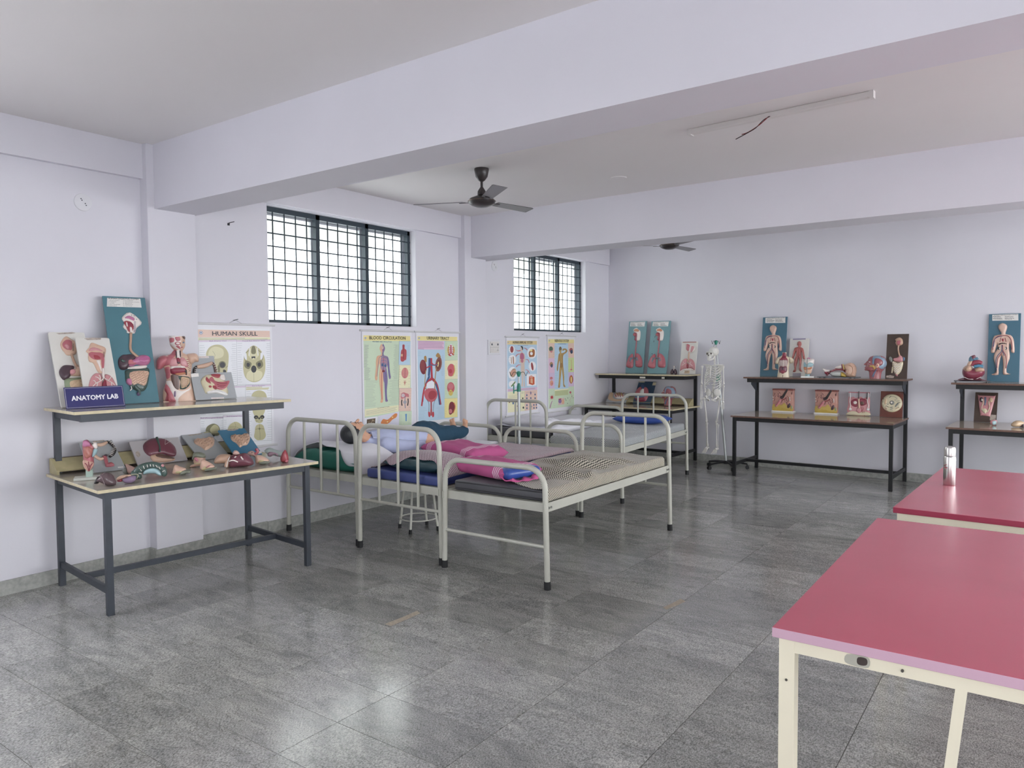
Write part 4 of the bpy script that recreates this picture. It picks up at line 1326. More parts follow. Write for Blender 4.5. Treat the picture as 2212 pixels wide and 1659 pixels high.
class Board:
    """flat backing panel leaning back; local x right, z up along the face, -y out of the face"""
    def __init__(self, name, label, cat, base, rot, tilt, w, h, mat, corners=None, th=.012, group=None, corner_r=.0, panel='panel'):
        z = base[2] + th * math.sin(rad(tilt)) + .0008
        self.t = thing(name, label, cat, (base[0], base[1], z), (-rad(tilt), 0, rad(rot)), group)
        self.w, self.h = w, h
        if corner_r:
            r = corner_r
            P = []
            for cx, cz, a0 in ((w / 2 - r, r, -90), (w / 2 - r, h - r, 0), (-w / 2 + r, h - r, 90), (-w / 2 + r, r, 180)):
                for k in range(5):
                    a = rad(a0 + 22.5 * k)
                    P.append((cx + r * math.cos(a), cz + r * math.sin(a)))
            MB().prism(P, lambda p: (p[0], th, p[1]), lambda p: (p[0], 0, p[1])).build(panel, mat, self.t, smooth=False)
        else:
            bevel(MB().box((-w / 2, 0, 0), (w / 2, th, h)).build(panel, mat, self.t, smooth=False), .0015, 1)
        if corners:
            self.f = homography(corners, [(-w / 2, 0), (w / 2, 0), (-w / 2, h), (w / 2, h)])
        else:
            self.f = lambda p: p
    def puff(self, name, pts, h, mat, base=0., r=None, smooth=4, parent=None, step=None, extra=None, raw=False):
        Q = [self.f(p) for p in pts]
        Q = Q if raw else (spl(Q, smooth) if smooth else Q)
        V, H, F = puff_mesh(Q, h, r, step, extra)
        mb = MB()
        mb.add([(v[0], -base - hh - .0005, v[1]) for v, hh in zip(V, H)], F)
        # side wall down to the board
        n = len(Q)
        mb.add([(p[0], -base - .0005, p[1]) for p in Q] + [(p[0], 0.0, p[1]) for p in Q], [(i, (i + 1) % n, n + (i + 1) % n, n + i) for i in range(n)])
        me = bpy.data.meshes.new(name)
        me.from_pydata(mb.v, [], mb.f)
        bm = bmesh.new(); bm.from_mesh(me)
        bmesh.ops.remove_doubles(bm, verts=bm.verts, dist=1e-5)
        bm.to_mesh(me); bm.free()
        me.materials.append(mat)
        return finish(me, name, parent or self.t, True, 60)
    def tube(self, name, pts, r, mat, base=.002, parent=None, n=8, k=4, flat=1.):
        Q = [self.f(p) for p in pts]
        P = smooth_path([(q[0], -base, q[1]) for q in Q], k)
        return MB().tube(P, r, n, flat=flat).build(name, mat, parent or self.t, angle=180)
    def tubes(self, name, lst, r, mat, base=.002, parent=None, n=6, k=3):
        mb = MB()
        for pts in lst:
            Q = [self.f(p) for p in pts]
            mb.tube(smooth_path([(q[0], -base, q[1]) for q in Q], k), r, n)
        return mb.build(name, mat, parent or self.t, angle=180)
    def flat(self, name, pts, mat, lift=.001, parent=None):
        Q = [self.f(p) for p in pts]
        return MB().prism(Q, lambda p: (p[0], -lift * .2, p[1]), lambda p: (p[0], -lift, p[1])).build(name, mat, parent or self.t, smooth=False)
    def dots(self, name, pts, r, mat, base=.004, parent=None):
        mb = MB()
        for p in pts:
            q = self.f(p)
            mb.ellipsoid((q[0], -base, q[1]), (r, r * .6, r), n=8, m=6)
        return mb.build(name, mat, parent or self.t)
    def text(self, name, s, p0, p1, hgt, mat, lift=.0016, parent=None, bold=.0):
        """p0,p1: crop points of the baseline ends; hgt in metres"""
        a, b = Vector(self.f(p0)), Vector(self.f(p1))
        wt, bold = bold * 1.3, 0
        V, F = text_mesh(s, bold)
        lo, hi = V.min(0), V.max(0)
        d = b - a
        L = d.length
        d.normalize()
        nrm = Vector((-d.y, d.x))
        ch = text_mesh('H', bold)[0]
        sy = hgt / (ch[:, 1].max() - ch[:, 1].min())
        sx = L / (hi[0] - lo[0])
        mb = MB()
        for j, (ox, oy) in enumerate([(0, 0)] if not wt else [(0, 0), (wt, 0), (-wt, 0), (0, wt), (0, -wt)]):
            vs = []
            for v in V:
                q = a + d * ((v[0] - lo[0]) * sx + ox * hgt) + nrm * (v[1] * sy + oy * hgt)
                vs.append((q.x, -lift - j * .00004, q.y))
            mb.add(vs, F)
        return mb.build(name, mat, parent or self.t, smooth=False)
    def squig(self, name, pts, h, mat, n_lines=6, base=.004, seed=1, r=.0035, lmat=None):
        """intestine coils: puffed body with raised wandering folds"""
        body = self.puff(name, pts, h, mat, base)
        Q = spl([self.f(p) for p in pts], 4)
        P = np.array(Q)
        SV, SH, _f = puff_mesh(Q, h, None, None, None)
        top = lambda x, y: SH[np.argmin((SV[:, 0] - x) ** 2 + (SV[:, 1] - y) ** 2)]
        c = P.mean(0)
        lo, hi = P.min(0), P.max(0)
        rnd = random.Random(seed)
        mb = MB()
        def inside(x, y):
            A, Bp = P, np.roll(P, -1, 0)
            cr = ((A[:, 1] > y) != (Bp[:, 1] > y)) & (x < (Bp[:, 0] - A[:, 0]) * (y - A[:, 1]) / (Bp[:, 1] - A[:, 1] + 1e-15) + A[:, 0])
            return cr.sum() % 2 == 1
        for k in range(n_lines):
            y = lo[1] + (hi[1] - lo[1]) * (k + .5) / n_lines
            run = []
            steps = 26
            for i in range(steps + 1):
                x = lo[0] + (hi[0] - lo[0]) * i / steps
                yy = y + (hi[1] - lo[1]) / n_lines * .36 * math.sin(i * 1.05 + k * .5 + rnd.uniform(-.35, .35))
                s = .92
                if inside(c[0] + (x - c[0]) / s, c[1] + (yy - c[1]) / s):
                    run.append((x, -base - top(x, yy) - r * .2, yy))
                else:
                    if len(run) > 2:
                        mb.tube(smooth_path(run, 2), r, 6)
                    run = []
            if len(run) > 2:
                mb.tube(smooth_path(run, 2), r, 6)
        mb.build('coil', lmat or mat, body, angle=180)
        return body

def label_lines(b, x0, x1, ys, mat=None, hgt=2.2, seed=1, name='label_text', cols=1):
    """rows of tiny unreadable print as thin dashes (crop coordinates)"""
    rnd = random.Random(seed)
    mb = MB()
    for y in ys:
        for c in range(cols):
            a = x0 + (x1 - x0) * c / cols
            e = x0 + (x1 - x0) * (c + 1) / cols - (x1 - x0) * .04
            x = a
            end = a + (e - a) * rnd.uniform(.6, 1)
            while x < end:
                l = rnd.uniform(8, 26) * hgt / 2.2 * .5
                q = [b.f(p) for p in ((x, y + hgt), (min(x + l, end), y + hgt), (min(x + l, end), y - hgt), (x, y - hgt))]
                mb.add([(p[0], -.0017, p[1]) for p in q], [(0, 1, 2, 3)])
                x += l + hgt * 1.3
    return mb.build(name, mat or INK, b.t, smooth=False)

def head_section(b, P, tongue, cols, spine=True, k=1.):
    """side-cut head relief: P outline, inner cavities"""
    pass

# ---- T1 upper: two white boards, the tall teal board, the sign
b = Board('digestive_board', 'white board with plum liver relief behind the ANATOMY LAB sign', 'model board', (-5.297, 2.322, T1U), 84.8, 23.1, .227, .551, B_WHITE,
          [(265, 1540), (772, 1500), (80, 525), (572, 545)], .014, 'relief anatomy boards', .012)
b.flat('torn_label', [(195, 545), (410, 535), (455, 548), (400, 558), (230, 558)], PAPER_WORN)
b.puff('head_relief', [(320, 590), (252, 672), (265, 745), (300, 790), (345, 835), (440, 830), (470, 790), (490, 690), (400, 630)], .012, FLESH, .004)
b.puff('mouth_cavity', [(330, 640), (275, 680), (280, 730), (330, 770), (400, 780), (410, 700), (390, 655)], .004, ROSE, .014)
b.puff('tongue', [(295, 715), (330, 700), (370, 740), (340, 765)], .004, PINK, .018)
b.tubes('vertebrae', [[(405, 700 + 16 * k), (425, 704 + 16 * k)] for k in range(6)], .0016, BLACKM, .017)
b.tube('oesophagus', [(400, 820), (425, 890), (460, 970), (490, 1020)], .009, TAN, .004)
b.puff('liver', [(290, 970), (235, 1030), (240, 1100), (300, 1165), (380, 1120), (420, 1040), (440, 985), (370, 965)], .022, PLUM, .004)
b.puff('stomach', [(480, 960), (520, 1000), (620, 1000), (640, 1060), (560, 1100), (430, 1110), (350, 1090), (345, 1045), (400, 1020), (460, 1015)], .02, FLESH, .008)
b.puff('stomach_lining', [(370, 1050), (420, 1035), (445, 1070), (420, 1100), (375, 1095)], .004, PINK, .026)
b.puff('colon', [(310, 1150), (420, 1135), (640, 1140), (650, 1300), (560, 1400), (330, 1380), (310, 1250)], .016, LGREEN, .004)
b.squig('small_intestine', [(380, 1190), (600, 1175), (600, 1330), (480, 1370), (400, 1310)], .006, HONEY, 5, .018, 2, .003)

b = Board('respiratory_board', 'smaller white board with cut lungs relief behind the sign', 'model board', (-5.215, 2.44, T1U), 84.5, 20.5, .218, .50, B_WHITE,
          [(632, 1500), (1088, 1470), (478, 595), (925, 600)], .014, 'relief anatomy boards', .012)
b.flat('torn_label', [(595, 605), (700, 596), (820, 600), (815, 622), (640, 627)], PAPER_WORN)
b.puff('head_relief', [(690, 665), (660, 725), (620, 772), (650, 800), (650, 850), (665, 905), (720, 930), (780, 1040), (850, 1045), (855, 880), (880, 740), (780, 690)], .011, FLESH, .004)
b.puff('nasal_cavity', [(650, 770), (690, 730), (760, 735), (830, 770), (815, 785), (720, 775)], .004, PINK, .013)
b.puff('mouth_cavity', [(655, 800), (720, 785), (820, 800), (830, 880), (800, 890), (720, 885), (670, 850)], .004, ROSE, .013)
b.puff('tongue', [(710, 830), (770, 835), (805, 870), (780, 888), (730, 880)], .003, RED, .016)
b.puff('larynx', [(750, 895), (800, 895), (805, 950), (825, 1030), (810, 1030), (780, 960)], .004, PALE, .013)
b.puff('throat', [(835, 800), (856, 880), (845, 1030), (828, 1010), (815, 900)], .003, ROSE, .013)
b.tubes('vertebrae', [[(838, 790 + 15 * k), (862, 792 + 15 * k)] for k in range(5)], .0016, BLACKM, .014)
b.tube('trachea', [(842, 1000), (843, 1060), (845, 1130)], .008, PALE, .012)
b.puff('lung', [(740, 1060), (690, 1110), (660, 1200), (660, 1290), (700, 1360), (800, 1350), (835, 1230), (830, 1100), (800, 1060)], .018, PINK, .004)
b.puff('lung', [(880, 1070), (940, 1090), (990, 1150), (1030, 1250), (1040, 1330), (960, 1360), (880, 1330), (860, 1200), (860, 1110)], .018, PINK, .004)
b.puff('diaphragm_muscle', [(840, 1180), (890, 1170), (890, 1360), (830, 1360)], .006, CRIM, .014)
b.tubes('bronchi', [[(845, 1130), (800, 1170), (740, 1200), (700, 1240)], [(845, 1130), (900, 1165), (960, 1200), (1010, 1260)], [(800, 1170), (770, 1130), (730, 1115)], [(800, 1170), (790, 1110), (775, 1095)], [(900, 1165), (930, 1130), (940, 1110)], [(740, 1200), (720, 1170), (700, 1165)], [(760, 1190), (750, 1240), (720, 1290)], [(940, 1185), (950, 1240), (980, 1300)]], .0028, PALE, .024)

b = Board('digestive_board', 'tall teal board headed HUMAN DIGESTIVE SYSTEM leaning on the wall', 'model board', (-5.30, 2.72, T1U), 84.5, 14.5, .296, .80, B_TEAL,
          [(995, 1510), (1560, 1460), (780, 62), (1350, 82)], .014, 'relief anatomy boards')
b.flat('label', [(845, 88), (1288, 95), (1306, 212), (842, 205)][::-1], PAPER)
b.text('label_title', 'HUMAN DIGESTIVE SYSTEM', (858, 104), (1265, 112), .0095, INK, bold=.02)
rows = [('1. OESOPHAGOUS', '6. DUODENUM'), ('2. STOMACH', '7. ASCENDING COLON'), ('3. LIVER', '8. JEJUNUM'), ('4. GALL BLADDER', '9. APPENDIX'), ('5. PANCREAS', '10. RECTUM')]
for i, (l, r) in enumerate(rows):
    y = 122 + i * 18.5
    b.text('label_text', l, (852, y + 3), (852 + 11.2 * len(l), y + 3 + len(l) * .15), .0050, INK)
    b.text('label_text', r, (1060, y + 3), (1060 + 11.8 * len(r), y + 3 + len(r) * .15), .0050, INK)
b.puff('head_relief', [(1150, 280), (1045, 352), (1075, 420), (1062, 480), (1110, 525), (1120, 555), (1215, 560), (1240, 490), (1308, 410)], .012, PALE, .004, smooth=3)
b.puff('nasal_cavity', [(1075, 360), (1130, 328), (1205, 360), (1200, 410), (1110, 375)], .004, MAUVE, .013)
b.puff('mouth_cavity', [(1075, 405), (1150, 400), (1195, 440), (1190, 520), (1140, 545), (1110, 505), (1080, 450)], .004, RED, .013)
b.puff('tongue', [(1115, 425), (1160, 420), (1185, 460), (1150, 485), (1118, 465)], .004, CRIM, .016)
b.puff('teeth', [(1092, 420), (1106, 425), (1116, 470), (1100, 475)], .003, WHITE, .016)
b.puff('larynx', [(1140, 480), (1170, 490), (1175, 545), (1150, 545)], .003, PALE, .016)
b.tubes('vertebrae', [[(1195, 410 + 19 * k), (1222, 414 + 19 * k)] for k in range(8)], .0024, VIOLET, .015)
b.dots('ear_hole', [(1165, 322), (1198, 332), (1232, 378)], .003, BLACKM, .016)
b.tube('oesophagus', [(1165, 555), (1163, 650), (1160, 745), (1175, 800), (1230, 850), (1275, 885)], [.0105, .009, .009, .0095, .010, .012], TAN, .006)
b.puff('liver', [(1060, 850), (1010, 900), (1005, 980), (1040, 1045), (1120, 1040), (1180, 960), (1240, 880), (1180, 840), (1100, 845)], .024, PLUM, .004)
b.puff('gall_bladder', [(1030, 915), (1085, 945), (1060, 960), (1030, 945)], .006, GREEN, .026)
b.puff('stomach', [(1240, 870), (1330, 845), (1400, 860), (1430, 910), (1400, 970), (1330, 985), (1250, 975), (1190, 1000), (1120, 995), (1100, 950), (1140, 915), (1200, 905)], .022, MAUVE, .008)
b.puff('stomach_lining', [(1260, 905), (1340, 865), (1400, 885), (1395, 935), (1330, 955), (1265, 940)], .004, gloss('model_hot_pink', '#c45a93'), .028)
b.puff('duodenum', [(1125, 930), (1175, 920), (1190, 950), (1230, 965), (1180, 985), (1125, 980)], .006, ROSE, .026)
b.puff('pancreas', [(1110, 1030), (1180, 1005), (1370, 980), (1365, 1020), (1230, 1035)], .008, PALE, .006)
b.puff('colon', [(1110, 1050), (1260, 1030), (1405, 1020), (1412, 1150), (1390, 1260), (1340, 1325), (1240, 1315), (1180, 1285), (1150, 1240), (1110, 1200), (1100, 1120)], .018, GREEN, .004)
b.squig('small_intestine', [(1150, 1090), (1385, 1065), (1385, 1160), (1350, 1255), (1250, 1235), (1190, 1245)], .008, FLESH, 7, .02, 4, .0028, TAN)
b.tube('rectum', [(1220, 1260), (1250, 1295), (1280, 1320), (1282, 1375)], [.014, .013, .011, .010], GREEN, .014)
b.puff('rectum_end', ell(1280, 1360, 24, 28), .014, VIOLET, .008)
b.puff('caecum', [(1115, 1175), (1160, 1170), (1180, 1220), (1165, 1255), (1120, 1225)], .008, MAUVE, .018)
b.tube('appendix', [(1170, 1265), (1182, 1300), (1160, 1325)], .0035, PALE, .012)

b = Board('sign_plate', 'navy sign reading ANATOMY LAB in white letters', 'sign', (-5.165, 2.368, T1U), 84.3, 16, .367, .147, M('sign_navy', '#34346b', .35), [(335, 1550), (1118, 1502), (290, 1262), (1072, 1240)], .004)
Q = [(345, 1535), (1102, 1490), (1062, 1252), (306, 1276)]
b.tubes('border_line', [[Q[0], Q[1]], [Q[1], Q[2]], [Q[2], Q[3]], [Q[3], Q[0]]], .0009, WHITE, .0005, n=6)
b.text('lettering', 'ANATOMY LAB', (408, 1438), (1022, 1404), .031, M('sign_white', '#f0eff4', .5), bold=.035, lift=.0012)

# ---- T1 upper right: grey boards beside the torso
b = Board('large_intestine_board', 'grey board with dark banded colon standing behind nasal board', 'model board', (-5.30, 3.255, T1U), 84, 13, .205, .345, B_GREY, [(545, 1030), (890, 1010), (480, 470), (780, 470)], .012, 'relief anatomy boards')
b.flat('label', [(575, 468), (718, 470), (722, 493), (580, 495)][::-1], PAPER)
b.text('label_title', 'LARGE INTESTINE', (584, 489), (714, 487), .0065, REDINK)
b.tube('transverse_colon', [(575, 598), (640, 590), (700, 575), (760, 552)], [.013, .018, .017, .012], FLESH, .006)
b.tube('ascending_colon', [(598, 590), (560, 610), (545, 660), (550, 740)], .011, BLACKM, .006)
b.tube('descending_colon', [(755, 548), (785, 575), (805, 640), (822, 720), (835, 790)], .010, BROWN, .006)
b.tubes('colon_bands', [[(535, 600 + k * 24), (575, 612 + k * 22)] for k in range(5)] + [[(768 + k * 12, 575 + k * 26), (795 + k * 11, 565 + k * 26)] for k in range(7)], .0018, PALE, .017)
b = Board('nasal_board', 'grey board with pink nasal cavity relief in front of the skull chart', 'model board', (-5.199, 3.277, T1U), 84.4, 21.6, .330, .220, B_GREY, [(550, 1035), (1085, 1003), (485, 690), (1000, 670)], .012, 'relief anatomy boards')
b.flat('label', [(745, 998), (910, 992), (915, 1012), (750, 1018)][::-1], PAPER)
b.text('label_title', 'NASAL CAVITY', (756, 1014), (906, 1008), .0065, REDINK)
b.flat('worn_label', [(490, 700), (585, 690), (590, 730), (495, 740)][::-1], PAPER)
b.puff('face_section', [(660, 725), (612, 790), (650, 890), (690, 950), (830, 925), (940, 975), (965, 920), (950, 870), (970, 790), (900, 780), (850, 715), (740, 705)], .016, CREAM, .004, smooth=3)
b.puff('nasal_cavity', [(740, 740), (790, 790), (880, 805), (965, 790), (945, 850), (890, 900), (800, 890), (760, 830), (700, 790)], .007, ROSE, .018)
b.puff('upper_sinus', [(735, 712), (800, 705), (850, 712), (830, 755), (770, 745)], .005, RED, .018)
b.puff('bone_white', [(850, 720), (895, 715), (910, 780), (850, 770)], .004, PALE, .019)
b.puff('front_lobe', [(680, 745), (735, 830), (690, 815), (665, 780)], .005, RED, .018)
b.puff('sinus', ell(720, 865, 20, 14, 15), .004, RED, .018)
b.puff('sinus', ell(780, 875, 34, 20, 35), .004, RED, .018)
b.puff('palate', [(690, 930), (800, 905), (900, 930), (950, 965), (925, 975), (800, 945), (700, 950)], .006, WHITE, .018)
b.tubes('concha_fold', [[(800, 812), (860, 830), (930, 826)], [(805, 840), (860, 858), (920, 850)], [(815, 868), (860, 880), (900, 872)]], .002, CRIM, .026)

# ---- T1 lower: boards resting on the wooden wedge
wedge_m = M('pale_plywood', '#b7ad86', .55, var=.15, scale=12)
def wedge(label, cx, cy, z, rot, L, h, d):
    t = thing('display_wedge', label, 'wooden rest', (cx, cy, z), rad(rot), 'sloping wooden rests')
    MB().prism([(-d / 2, 0), (-d / 2, .03), (d / 2 - .03, h), (d / 2, h), (d / 2 - .0, 0)], lambda p: (-L / 2, p[0], p[1]), lambda p: (-L / 2 + .016, p[0], p[1])).build('end_block', wedge_m, t, smooth=False)
    MB().prism([(-d / 2, 0), (-d / 2, .03), (d / 2 - .03, h), (d / 2, h), (d / 2 - .0, 0)], lambda p: (L / 2 - .016, p[0], p[1]), lambda p: (L / 2, p[0], p[1])).build('end_block', wedge_m, t, smooth=False)
    sl = math.atan2(h - .03, d - .03)
    MB().bar((-L / 2 + .016, (-d / 2 + d / 2 - .03) / 2, (.03 + h) / 2 - .006), (L / 2 - .016, (-d / 2 + d / 2 - .03) / 2, (.03 + h) / 2 - .006), math.hypot(d - .03, h - .03), .010, up=(0, -math.sin(sl), math.cos(sl))).build('sloping_board', wedge_m, t, smooth=False)
    MB().box((-L / 2 + .016, d / 2 - .012, .0), (L / 2 - .016, d / 2, h)).build('back_board', M('dark_plywood', '#6d5f52', .6), t, smooth=False)
    return t
wedge('pale plywood sloping rest along the near display table', -5.388, 2.84, T1Z, 84, 1.28, .10, .15)
b = Board('large_intestine_board', 'grey board with striped colon loop resting on plywood slope', 'model board', (-5.225, 2.467, T1Z), 85.2, 51.5, .218, .299, B_GREY, [(790, 880), (1290, 825), (555, 420), (1085, 380)], .010, 'relief anatomy boards')
b.flat('worn_label', [(780, 398), (960, 385), (975, 398), (800, 418)][::-1], PAPER_WORN)
b.flat('label', [(1165, 800), (1245, 793), (1250, 808), (1172, 814)][::-1], PAPER)
b.tube('transverse_colon', [(850, 465), (900, 470), (960, 455), (1000, 430)], [.012, .014, .013, .010], FLESH, .006)
b.tube('descending_colon', [(1000, 420), (1060, 450), (1115, 510), (1130, 560), (1100, 620), (1045, 660)], .009, BLACKM, .006)
b.tubes('colon_bands', [[(1020 + 24 * k, 425 + 24 * k), (1050 + 22 * k, 412 + 24 * k)] for k in range(4)] + [[(1100 - k * 13, 520 + k * 24), (1145 - k * 12, 535 + k * 24)] for k in range(6)], .0022, PALE, .0155)
b.tube('sigmoid_colon', [(945, 680), (900, 690), (850, 665), (820, 640)], .011, FLESH, .006)
b.tube('rectum', [(965, 650), (985, 700), (1000, 760), (1020, 790)], [.014, .012, .012, .014], ROSE, .007)
b.puff('rectum_end', [(985, 770), (1060, 740), (1105, 765), (1105, 790), (1000, 800)], .012, ROSE, .004)
b.puff('rectum_hollow', ell(980, 655, 28, 14), .003, PLUM, .020)
b = Board('liver_board', 'pale grey board with large maroon liver relief', 'model board', (-5.262, 2.872, T1Z), 85.1, 42.6, .363, .220, M('board_lilac_grey', '#b7b3b6', .4, var=.04, scale=6), [(1475, 765), (2290, 655), (1325, 395), (2070, 320)], .012, 'relief anatomy boards')
b.puff('liver', [(1640, 360), (1560, 420), (1548, 480), (1580, 550), (1660, 605), (1760, 590), (1870, 570), (1960, 595), (2060, 605), (2082, 550), (2040, 460), (1950, 390), (1850, 350), (1740, 342)], .024, MAROON, .004)
b.tube('gall_bladder', [(1735, 360), (1765, 430), (1795, 500), (1805, 570)], [.010, .009, .006, .005], GREEN, .026)
b.tubes('drawn_triangle', [[(1865, 362), (1873, 462)], [(1873, 462), (1962, 400)]], .0008, PALE, .0285, k=2)
b.puff('pancreas', [(1680, 600), (1760, 580), (1860, 575), (1880, 600), (2000, 620), (2080, 655), (2000, 690), (1850, 705), (1730, 690), (1675, 640)], .016, FLESH, .006)
b.puff('pancreas_core', [(1745, 610), (1860, 600), (2060, 655), (1900, 668), (1770, 650)], .006, BROWN, .020)
b.puff('worn_patch', [(1430, 560), (1470, 530), (1510, 590), (1470, 625)], .001, PAPER_WORN, .0)
b = Board('small_intestine_board', 'grey board with pink coiled intestine on plywood slope', 'model board', (-5.166, 3.229, T1Z), 84.9, 62, .238, .345, B_GREY, [(420, 640), (860, 600), (130, 315), (555, 270)], .012, 'relief anatomy boards')
b.flat('worn_label', [(225, 312), (420, 285), (440, 292), (260, 325)][::-1], PAPER_WORN)
b.squig('small_intestine', [(330, 375), (420, 372), (500, 360), (580, 345), (620, 380), (610, 450), (560, 490), (490, 520), (430, 480), (350, 440), (320, 410)], .022, FLESH, 7, .004, 6, .0042, TAN)
b = Board('small_intestine_board', 'bright blue board with pink coiled intestine at table end', 'model board', (-5.055, 3.452, T1Z), 84, 56, .224, .335, B_BLUE, [(905, 550), (1305, 530), (632, 228), (1005, 185)], .012, 'relief anatomy boards')
b.flat('worn_label', [(740, 215), (900, 198), (920, 205), (850, 228), (770, 232)][::-1], PAPER_WORN)
b.flat('label', [(1215, 505), (1275, 495), (1300, 520), (1240, 530)][::-1], PAPER)
b.squig('small_intestine', [(815, 295), (880, 290), (960, 290), (1040, 262), (1095, 300), (1098, 350), (1060, 410), (1000, 420), (955, 440), (900, 390), (830, 350)], .022, FLESH, 7, .004, 9, .0042, TAN)

# ---- corner table boards
def lung_board(label, base, rot, tilt, w, h, C, dx=0, damaged=False):
    b = Board('respiratory_board', label, 'model board', base, rot, tilt, w, h, B_TEAL2, C, .014, 'relief anatomy boards')
    b.flat('label', [(715, 222), (915, 218), (905, 283), (708, 280)][::-1], PAPER)
    b.text('label_title', 'HUMAN RESPIRATORY SYSTEM', (722, 233), (908, 229), .008, INK, bold=.02)
    label_lines(b, 722, 900, [245, 255, 265, 274], hgt=2., seed=3, cols=2)
    b.puff('head_relief', [(800, 300), (755, 325), (765, 360), (752, 390), (775, 430), (768, 465), (790, 475), (835, 470), (850, 400), (848, 345), (820, 320)], .014, PALE, .004, smooth=3)
    b.puff('nasal_cavity', [(770, 330), (810, 318), (835, 340), (820, 355), (780, 350)], .004, ORANGE, .016)
    b.puff('mouth_cavity', [(765, 370), (810, 365), (815, 420), (800, 470), (772, 465), (780, 420)], .005, CRIM, .015)
    b.puff('tongue', [(755, 385), (790, 375), (800, 410), (770, 415)], .005, RED, .018)
    b.tube('trachea', [(798, 470), (790, 540), (783, 600), (775, 680), (765, 720)], [.010, .009, .009, .010, .011], ROSE, .005)
    b.puff('lung', [(735, 652), (690, 690), (655, 770), (650, 830), (700, 850), (740, 835), (748, 770), (750, 700)], .024, ROSE, .004)
    b.puff('lung', [(790, 648), (835, 665), (865, 720), (872, 790), (860, 835), (800, 838), (775, 810), (780, 720)], .024, ROSE, .004)
    b.tubes('bronchi', [[(765, 700), (735, 725), (705, 755)], [(765, 700), (800, 720), (825, 745)], [(735, 725), (715, 705)], [(735, 725), (712, 730)], [(720, 740), (715, 770)], [(800, 720), (815, 700)], [(800, 720), (818, 722)], [(812, 732), (808, 755)]], .0055, TEALV, .026)
    b.tubes('lobe_line', [[(690, 790), (735, 775)], [(790, 805), (860, 800)]], .0015, CRIM, .028)
    if damaged:
        b.dots('dark_chip', [(748, 410), (738, 425), (725, 478), (722, 490)], .006, BLACKM, .001)
        b.dots('dark_chip', [(700, 652)], .007, BLACKM, .001)
    return b
lung_board('pale teal lung board nearest the room corner', (-5.03, 10.07, T3U), -4.2, 8, .308, .79, [(632, 920), (880, 922), (697, 215), (940, 208)])
lung_board('pale teal lung board with dark chips, right of its twin', (-4.635, 10.0, T3U), -4.2, 10, .318, .785, [(632, 920), (880, 922), (697, 215), (940, 208)], damaged=True)
b = Board('respiratory_board', 'white board with head and lungs beside the skeleton', 'model board', (-4.15, 9.97, T3U), -4.2, 10, .248, .47, B_WHITE, [(1372, 937), (1590, 938), (1405, 495), (1625, 490)], .014, 'relief anatomy boards')
b.flat('label', [(1420, 497), (1605, 493), (1603, 506), (1418, 510)][::-1], M('label_dusty_red', '#a5736f', .6))
b.flat('label', [(1448, 890), (1516, 888), (1512, 928), (1442, 930)][::-1], HONEY)
label_lines(b, 1450, 1508, [897, 907, 918], hgt=2., seed=5)
b.puff('head_relief', [(1475, 520), (1455, 545), (1465, 575), (1458, 600), (1490, 630), (1500, 650), (1555, 645), (1590, 565)], .014, PALE, .004, smooth=3)
b.puff('mouth_cavity', [(1480, 530), (1520, 545), (1515, 600), (1500, 625), (1472, 600), (1475, 560)], .005, ROSE, .016)
b.puff('neck_muscle', [(1545, 560), (1580, 570), (1550, 635), (1530, 630)], .005, PINK, .016)
b.tube('trachea', [(1508, 640), (1503, 690), (1500, 740), (1490, 780)], .011, FLESH, .006)
b.puff('lung', [(1450, 728), (1412, 760), (1390, 830), (1390, 895), (1430, 870), (1480, 860), (1488, 790), (1482, 735)], .02, PINK, .004)
b.puff('lung', [(1530, 728), (1570, 760), (1590, 830), (1582, 885), (1540, 862), (1500, 858), (1498, 790), (1505, 740)], .02, PINK, .004)
b.puff('diaphragm', [(1388, 905), (1430, 872), (1500, 858), (1560, 868), (1585, 895), (1500, 878), (1430, 890)], .008, PALE, .006)
b.tubes('bronchi', [[(1490, 780), (1455, 800), (1415, 830)], [(1490, 780), (1530, 800), (1565, 830)], [(1455, 800), (1430, 770)], [(1530, 800), (1545, 770)]], .003, PALE, .024)
b.puff('centre_muscle', [(1480, 810), (1500, 810), (1500, 858), (1480, 858)], .006, RED, .018)
# lower shelf
b = Board('heart_lung_board', 'dark blue board with heart and lungs on the corner table', 'model board', (-4.86, 9.96, T3Z), -4, 30, .296, .372, B_DBLUE, [(750, 1325), (990, 1340), (840, 1030), (1080, 1035)], .012, 'relief anatomy boards')
b.flat('label', [(1035, 1045), (1080, 1043), (1068, 1085), (1022, 1085)][::-1], CREAM)
b.flat('label', [(845, 1033), (920, 1034), (918, 1046), (842, 1045)][::-1], CREAM)
b.puff('lung', [(860, 1105), (810, 1150), (785, 1200), (785, 1270), (830, 1300), (880, 1260), (890, 1160), (880, 1115)], .03, ROSE, .004)
b.puff('lung', [(920, 1105), (960, 1130), (970, 1190), (960, 1250), (925, 1300), (890, 1260), (900, 1170)], .03, ROSE, .004)
b.puff('heart', [(870, 1160), (910, 1140), (925, 1180), (915, 1225), (880, 1235), (860, 1200)], .02, WHITE, .024)
b.puff('aorta', [(880, 1080), (915, 1085), (935, 1120), (905, 1150), (885, 1130), (870, 1105)], .02, DBLUE, .012)
b.puff('diaphragm', [(800, 1230), (930, 1225), (925, 1260), (820, 1280)], .02, BLUE, .024)
b.puff('liver', [(800, 1260), (920, 1250), (920, 1300), (830, 1305)], .02, CRIM, .02)
b.dots('yellow_cut', [(855, 1298), (870, 1296)], .008, YELL, .028)
b = Board('ear_section_board', 'flat pale board with yellow and red relief in room corner', 'model board', (-5.30, 9.98, T3Z), -4, 46, .355, .20, B_GREY, [(383, 1305), (655, 1325), (455, 1190), (735, 1190)], .012, 'relief anatomy boards')
